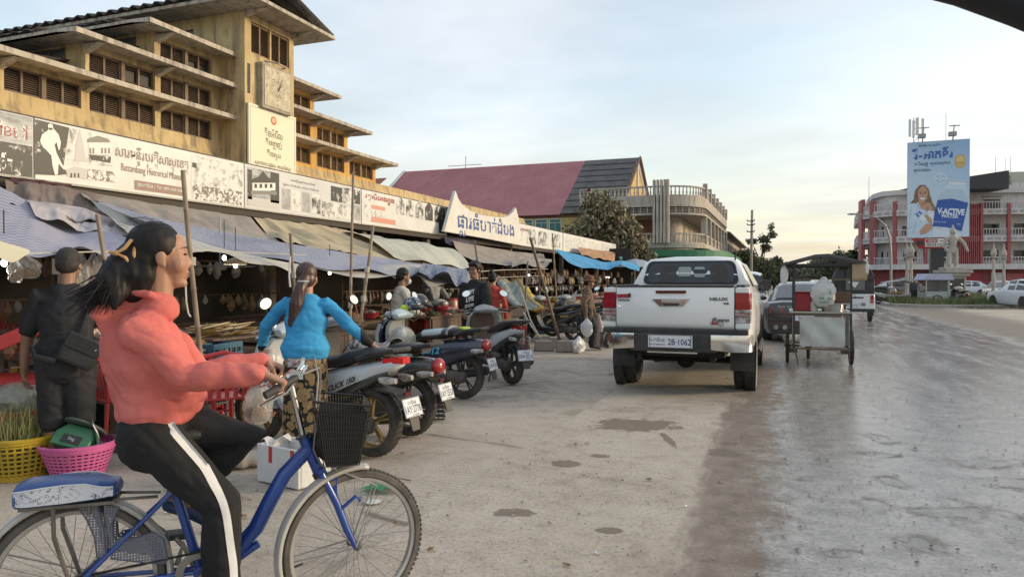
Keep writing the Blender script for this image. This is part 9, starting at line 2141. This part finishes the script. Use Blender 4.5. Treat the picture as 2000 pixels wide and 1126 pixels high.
g=D(30,800,6.7);table('low red plastic table behind the baskets at the left',g.x,g.y,.9,.6,.55,REDT,R(20),'red plastic tables',False)
def chair(label,p,rz):
 t=thing('plastic_chair',label,'chair',p,rz,'red plastic chairs');w=.40
 b=B();b.bx(-w/2,w/2,-w/2,w/2,.42,.445);b.o('seat',M_REDP,t,bev=.01)
 for sx in(-1,1):
  for sy in(-1,1):b=B();b.tube([(sx*.22,sy*.22,0),(sx*.18,sy*.18,.42)],.018,6);b.o('leg',M_REDP,t)
  b=B();b.tube([(-.18,sx*.20,.43),(-.20,sx*.21,.62),(.12,sx*.21,.62),(.16,sx*.2,.43)],.016,6);b.o('armrest',M_REDP,t)
 b=B()
 for y in np.linspace(-.17,.17,6):b.tube([(-.19,y,.44),(-.25,y,.80)],[(.018,.006)]*2,6,side=(0,1,0))
 b.tube([(-.25,-.20,.80),(-.265,0,.84),(-.25,.20,.80)],.018,6);b.o('backrest',M_REDP,t);return t
for px,py,rz,lab in((432,868,2.4,'red chair behind the girl\'s handlebar arm'),(240,870,1.2,'red chair between the bent man and the girl'),(20,700,.3,'red chair at the left edge behind the tipped table'),(75,760,.9,'red chair behind the bent man\'s bracelet hand')):
 g=G(px,py);chair(lab,(g.x,g.y,.0),rz)
g=G(205,800);stool('blue plastic stool behind the bent man\'s bag',(g.x,g.y+.3,.008),.46,M_BLUEP,'blue stools')
g=G(230,882);t=thing('stacked_feet','short stack of red and grey stool feet by the chair leg','stack',(g.x,g.y,.008))
for k in range(5):b=B();b.bx(-.035+.003*k,.035-.003*k,-.035,.035,k*.03,k*.03+.025);b.o('foot',M_REDP if k%2 else mat('foot_grey',(.2,.2,.22),.6),t,sm=False)
g=G(553,948);t=thing('foam_box','white foam box with red tape strips under the front basket','box',(g.x,g.y+.12,.008),R(-12));FO=mat('foam_white',(.66,.66,.66),.7,c2=(.58,.57,.55),s=4,bump=.3,bs=60)
b=B()
for(a,c,e,f_)in((-.22,.22,-.15,-.125),(-.22,.22,.125,.15),(-.22,-.195,-.124,.124),(.195,.22,-.124,.124)):b.bx(a,c,e,f_,0,.27)
b.bx(-.194,.194,-.124,.124,0,.03);b.o('box',FO,t,bev=.008,sm=False)
for x in(-.07,.16):b=B();b.bx(x-.018,x+.018,-.1525,-.150,.15,.265);b.o('tape',mat('tape_red',(.50,.05,.03),.4),t,sm=False)
b=B();b.grid([[(-.24+.1*u,-.1+.22*v,.27+.03*math.sin(5*u+6*v))for u in np.linspace(0,1,6)]for v in np.linspace(0,1,8)]);b.o('film',M_BAGW,t)
g=G(470,915);b=B();b.limb([(-.12,-.1,.06),(0,0,.07),(.12,.16,.06)],[.06,.075,.055],12);o=organic('sack',b,mat('sack_cream',(.44,.40,.34),.8,bump=.4,bs=14),None,.01,3,None,lambda c:.006*np.sin(c[:,0]*60+c[:,1]*30));o.location=(g.x,g.y,.008);tag(o,'pale stuffed sack lying left of the foam box','sack')
g=G(748,957);b=B();b.grid([[(-.12+.24*u+.02*math.sin(9*v),-.10+.2*v,.012+.035*abs(math.sin(6*u+4*v))*math.sin(3.1*u))for u in np.linspace(0,1,16)]for v in np.linspace(0,1,14)]);tag(b.o('green_bag',mat('bag_green',(.05,.36,.14),.25,al=.85),loc=(g.x,g.y,.008),rz=.4),'crumpled green plastic bag on the ground behind the front wheel','plastic bag')
LIT=[mat('litter_leaf',(.22,.14,.07),.8),mat('litter_white',(.60,.58,.54),.7),mat('litter_tan',(.40,.32,.22),.8)]
for i in range(70):
 if i<22:px,py=rr.uniform(200,560),rr.uniform(860,1080)
 else:px,py=rr.uniform(760,1500),rr.uniform(760,1110)
 g=G(px,py);s_=rr.uniform(.008,.03)*(1.4 if i<22 else 1);b=B();n_=7
 b.add([(0,0,.012)]+[(s_*math.cos(a)*rr.uniform(.5,1.3),s_*.6*math.sin(a)*rr.uniform(.5,1.3),rr.uniform(.0,.012))for a in[6.2832*k/n_ for k in range(n_)]],[(0,k+1,(k+1)%n_+1)for k in range(n_)])
 tag(b.o(('dry_leaf','paper_scrap','litter_scrap')[i%3],LIT[i%3],loc=(g.x,g.y,.009),rz=rr.uniform(0,6),sm=False),('dry brown leaf lying on the concrete','scrap of white paper lying on the concrete','tan scrap of litter lying on the concrete')[i%3],('leaf','paper','litter')[i%3],('dry leaves on the ground','paper scraps on the ground','litter scraps on the ground')[i%3])
g=G(1008,640);g=G(775,938);b=B();b.tube([(-.10,0,.006),(0,.004,.01),(.12,-.004,.006)],.004,5);tag(b.o('twig',BARK,loc=(g.x,g.y,.008)),'thin dark twig right of the green bag','twig')
g=G(728,982);b=B();b.lathe([(.05,0),(.055,.004),(.02,.006)],n=16);tag(b.o('bottle_cap',mat('litter_white',(.60,.58,.54),.7),loc=(g.x,g.y,.008)),'flat white lid lying below the green bag','lid')
rp=[D(1800,-62,.95),D(1890,-42,.93),D(2000,-4,.90),D(2120,44,.86)]
t=thing('vehicle_roof','dark padded roof rim of the vehicle the view is taken from','vehicle roof',rp[1]);b=B();b.tube([p-rp[1]for p in rp],.03,12);b.grid([[p-rp[1]+_R*.5*k+V((0,0,.02+.10*k))for p in rp]for k in(0,1)]);b.o('rim',mat('roof_vinyl',(.012,.014,.018),.6),t,solid=.01)
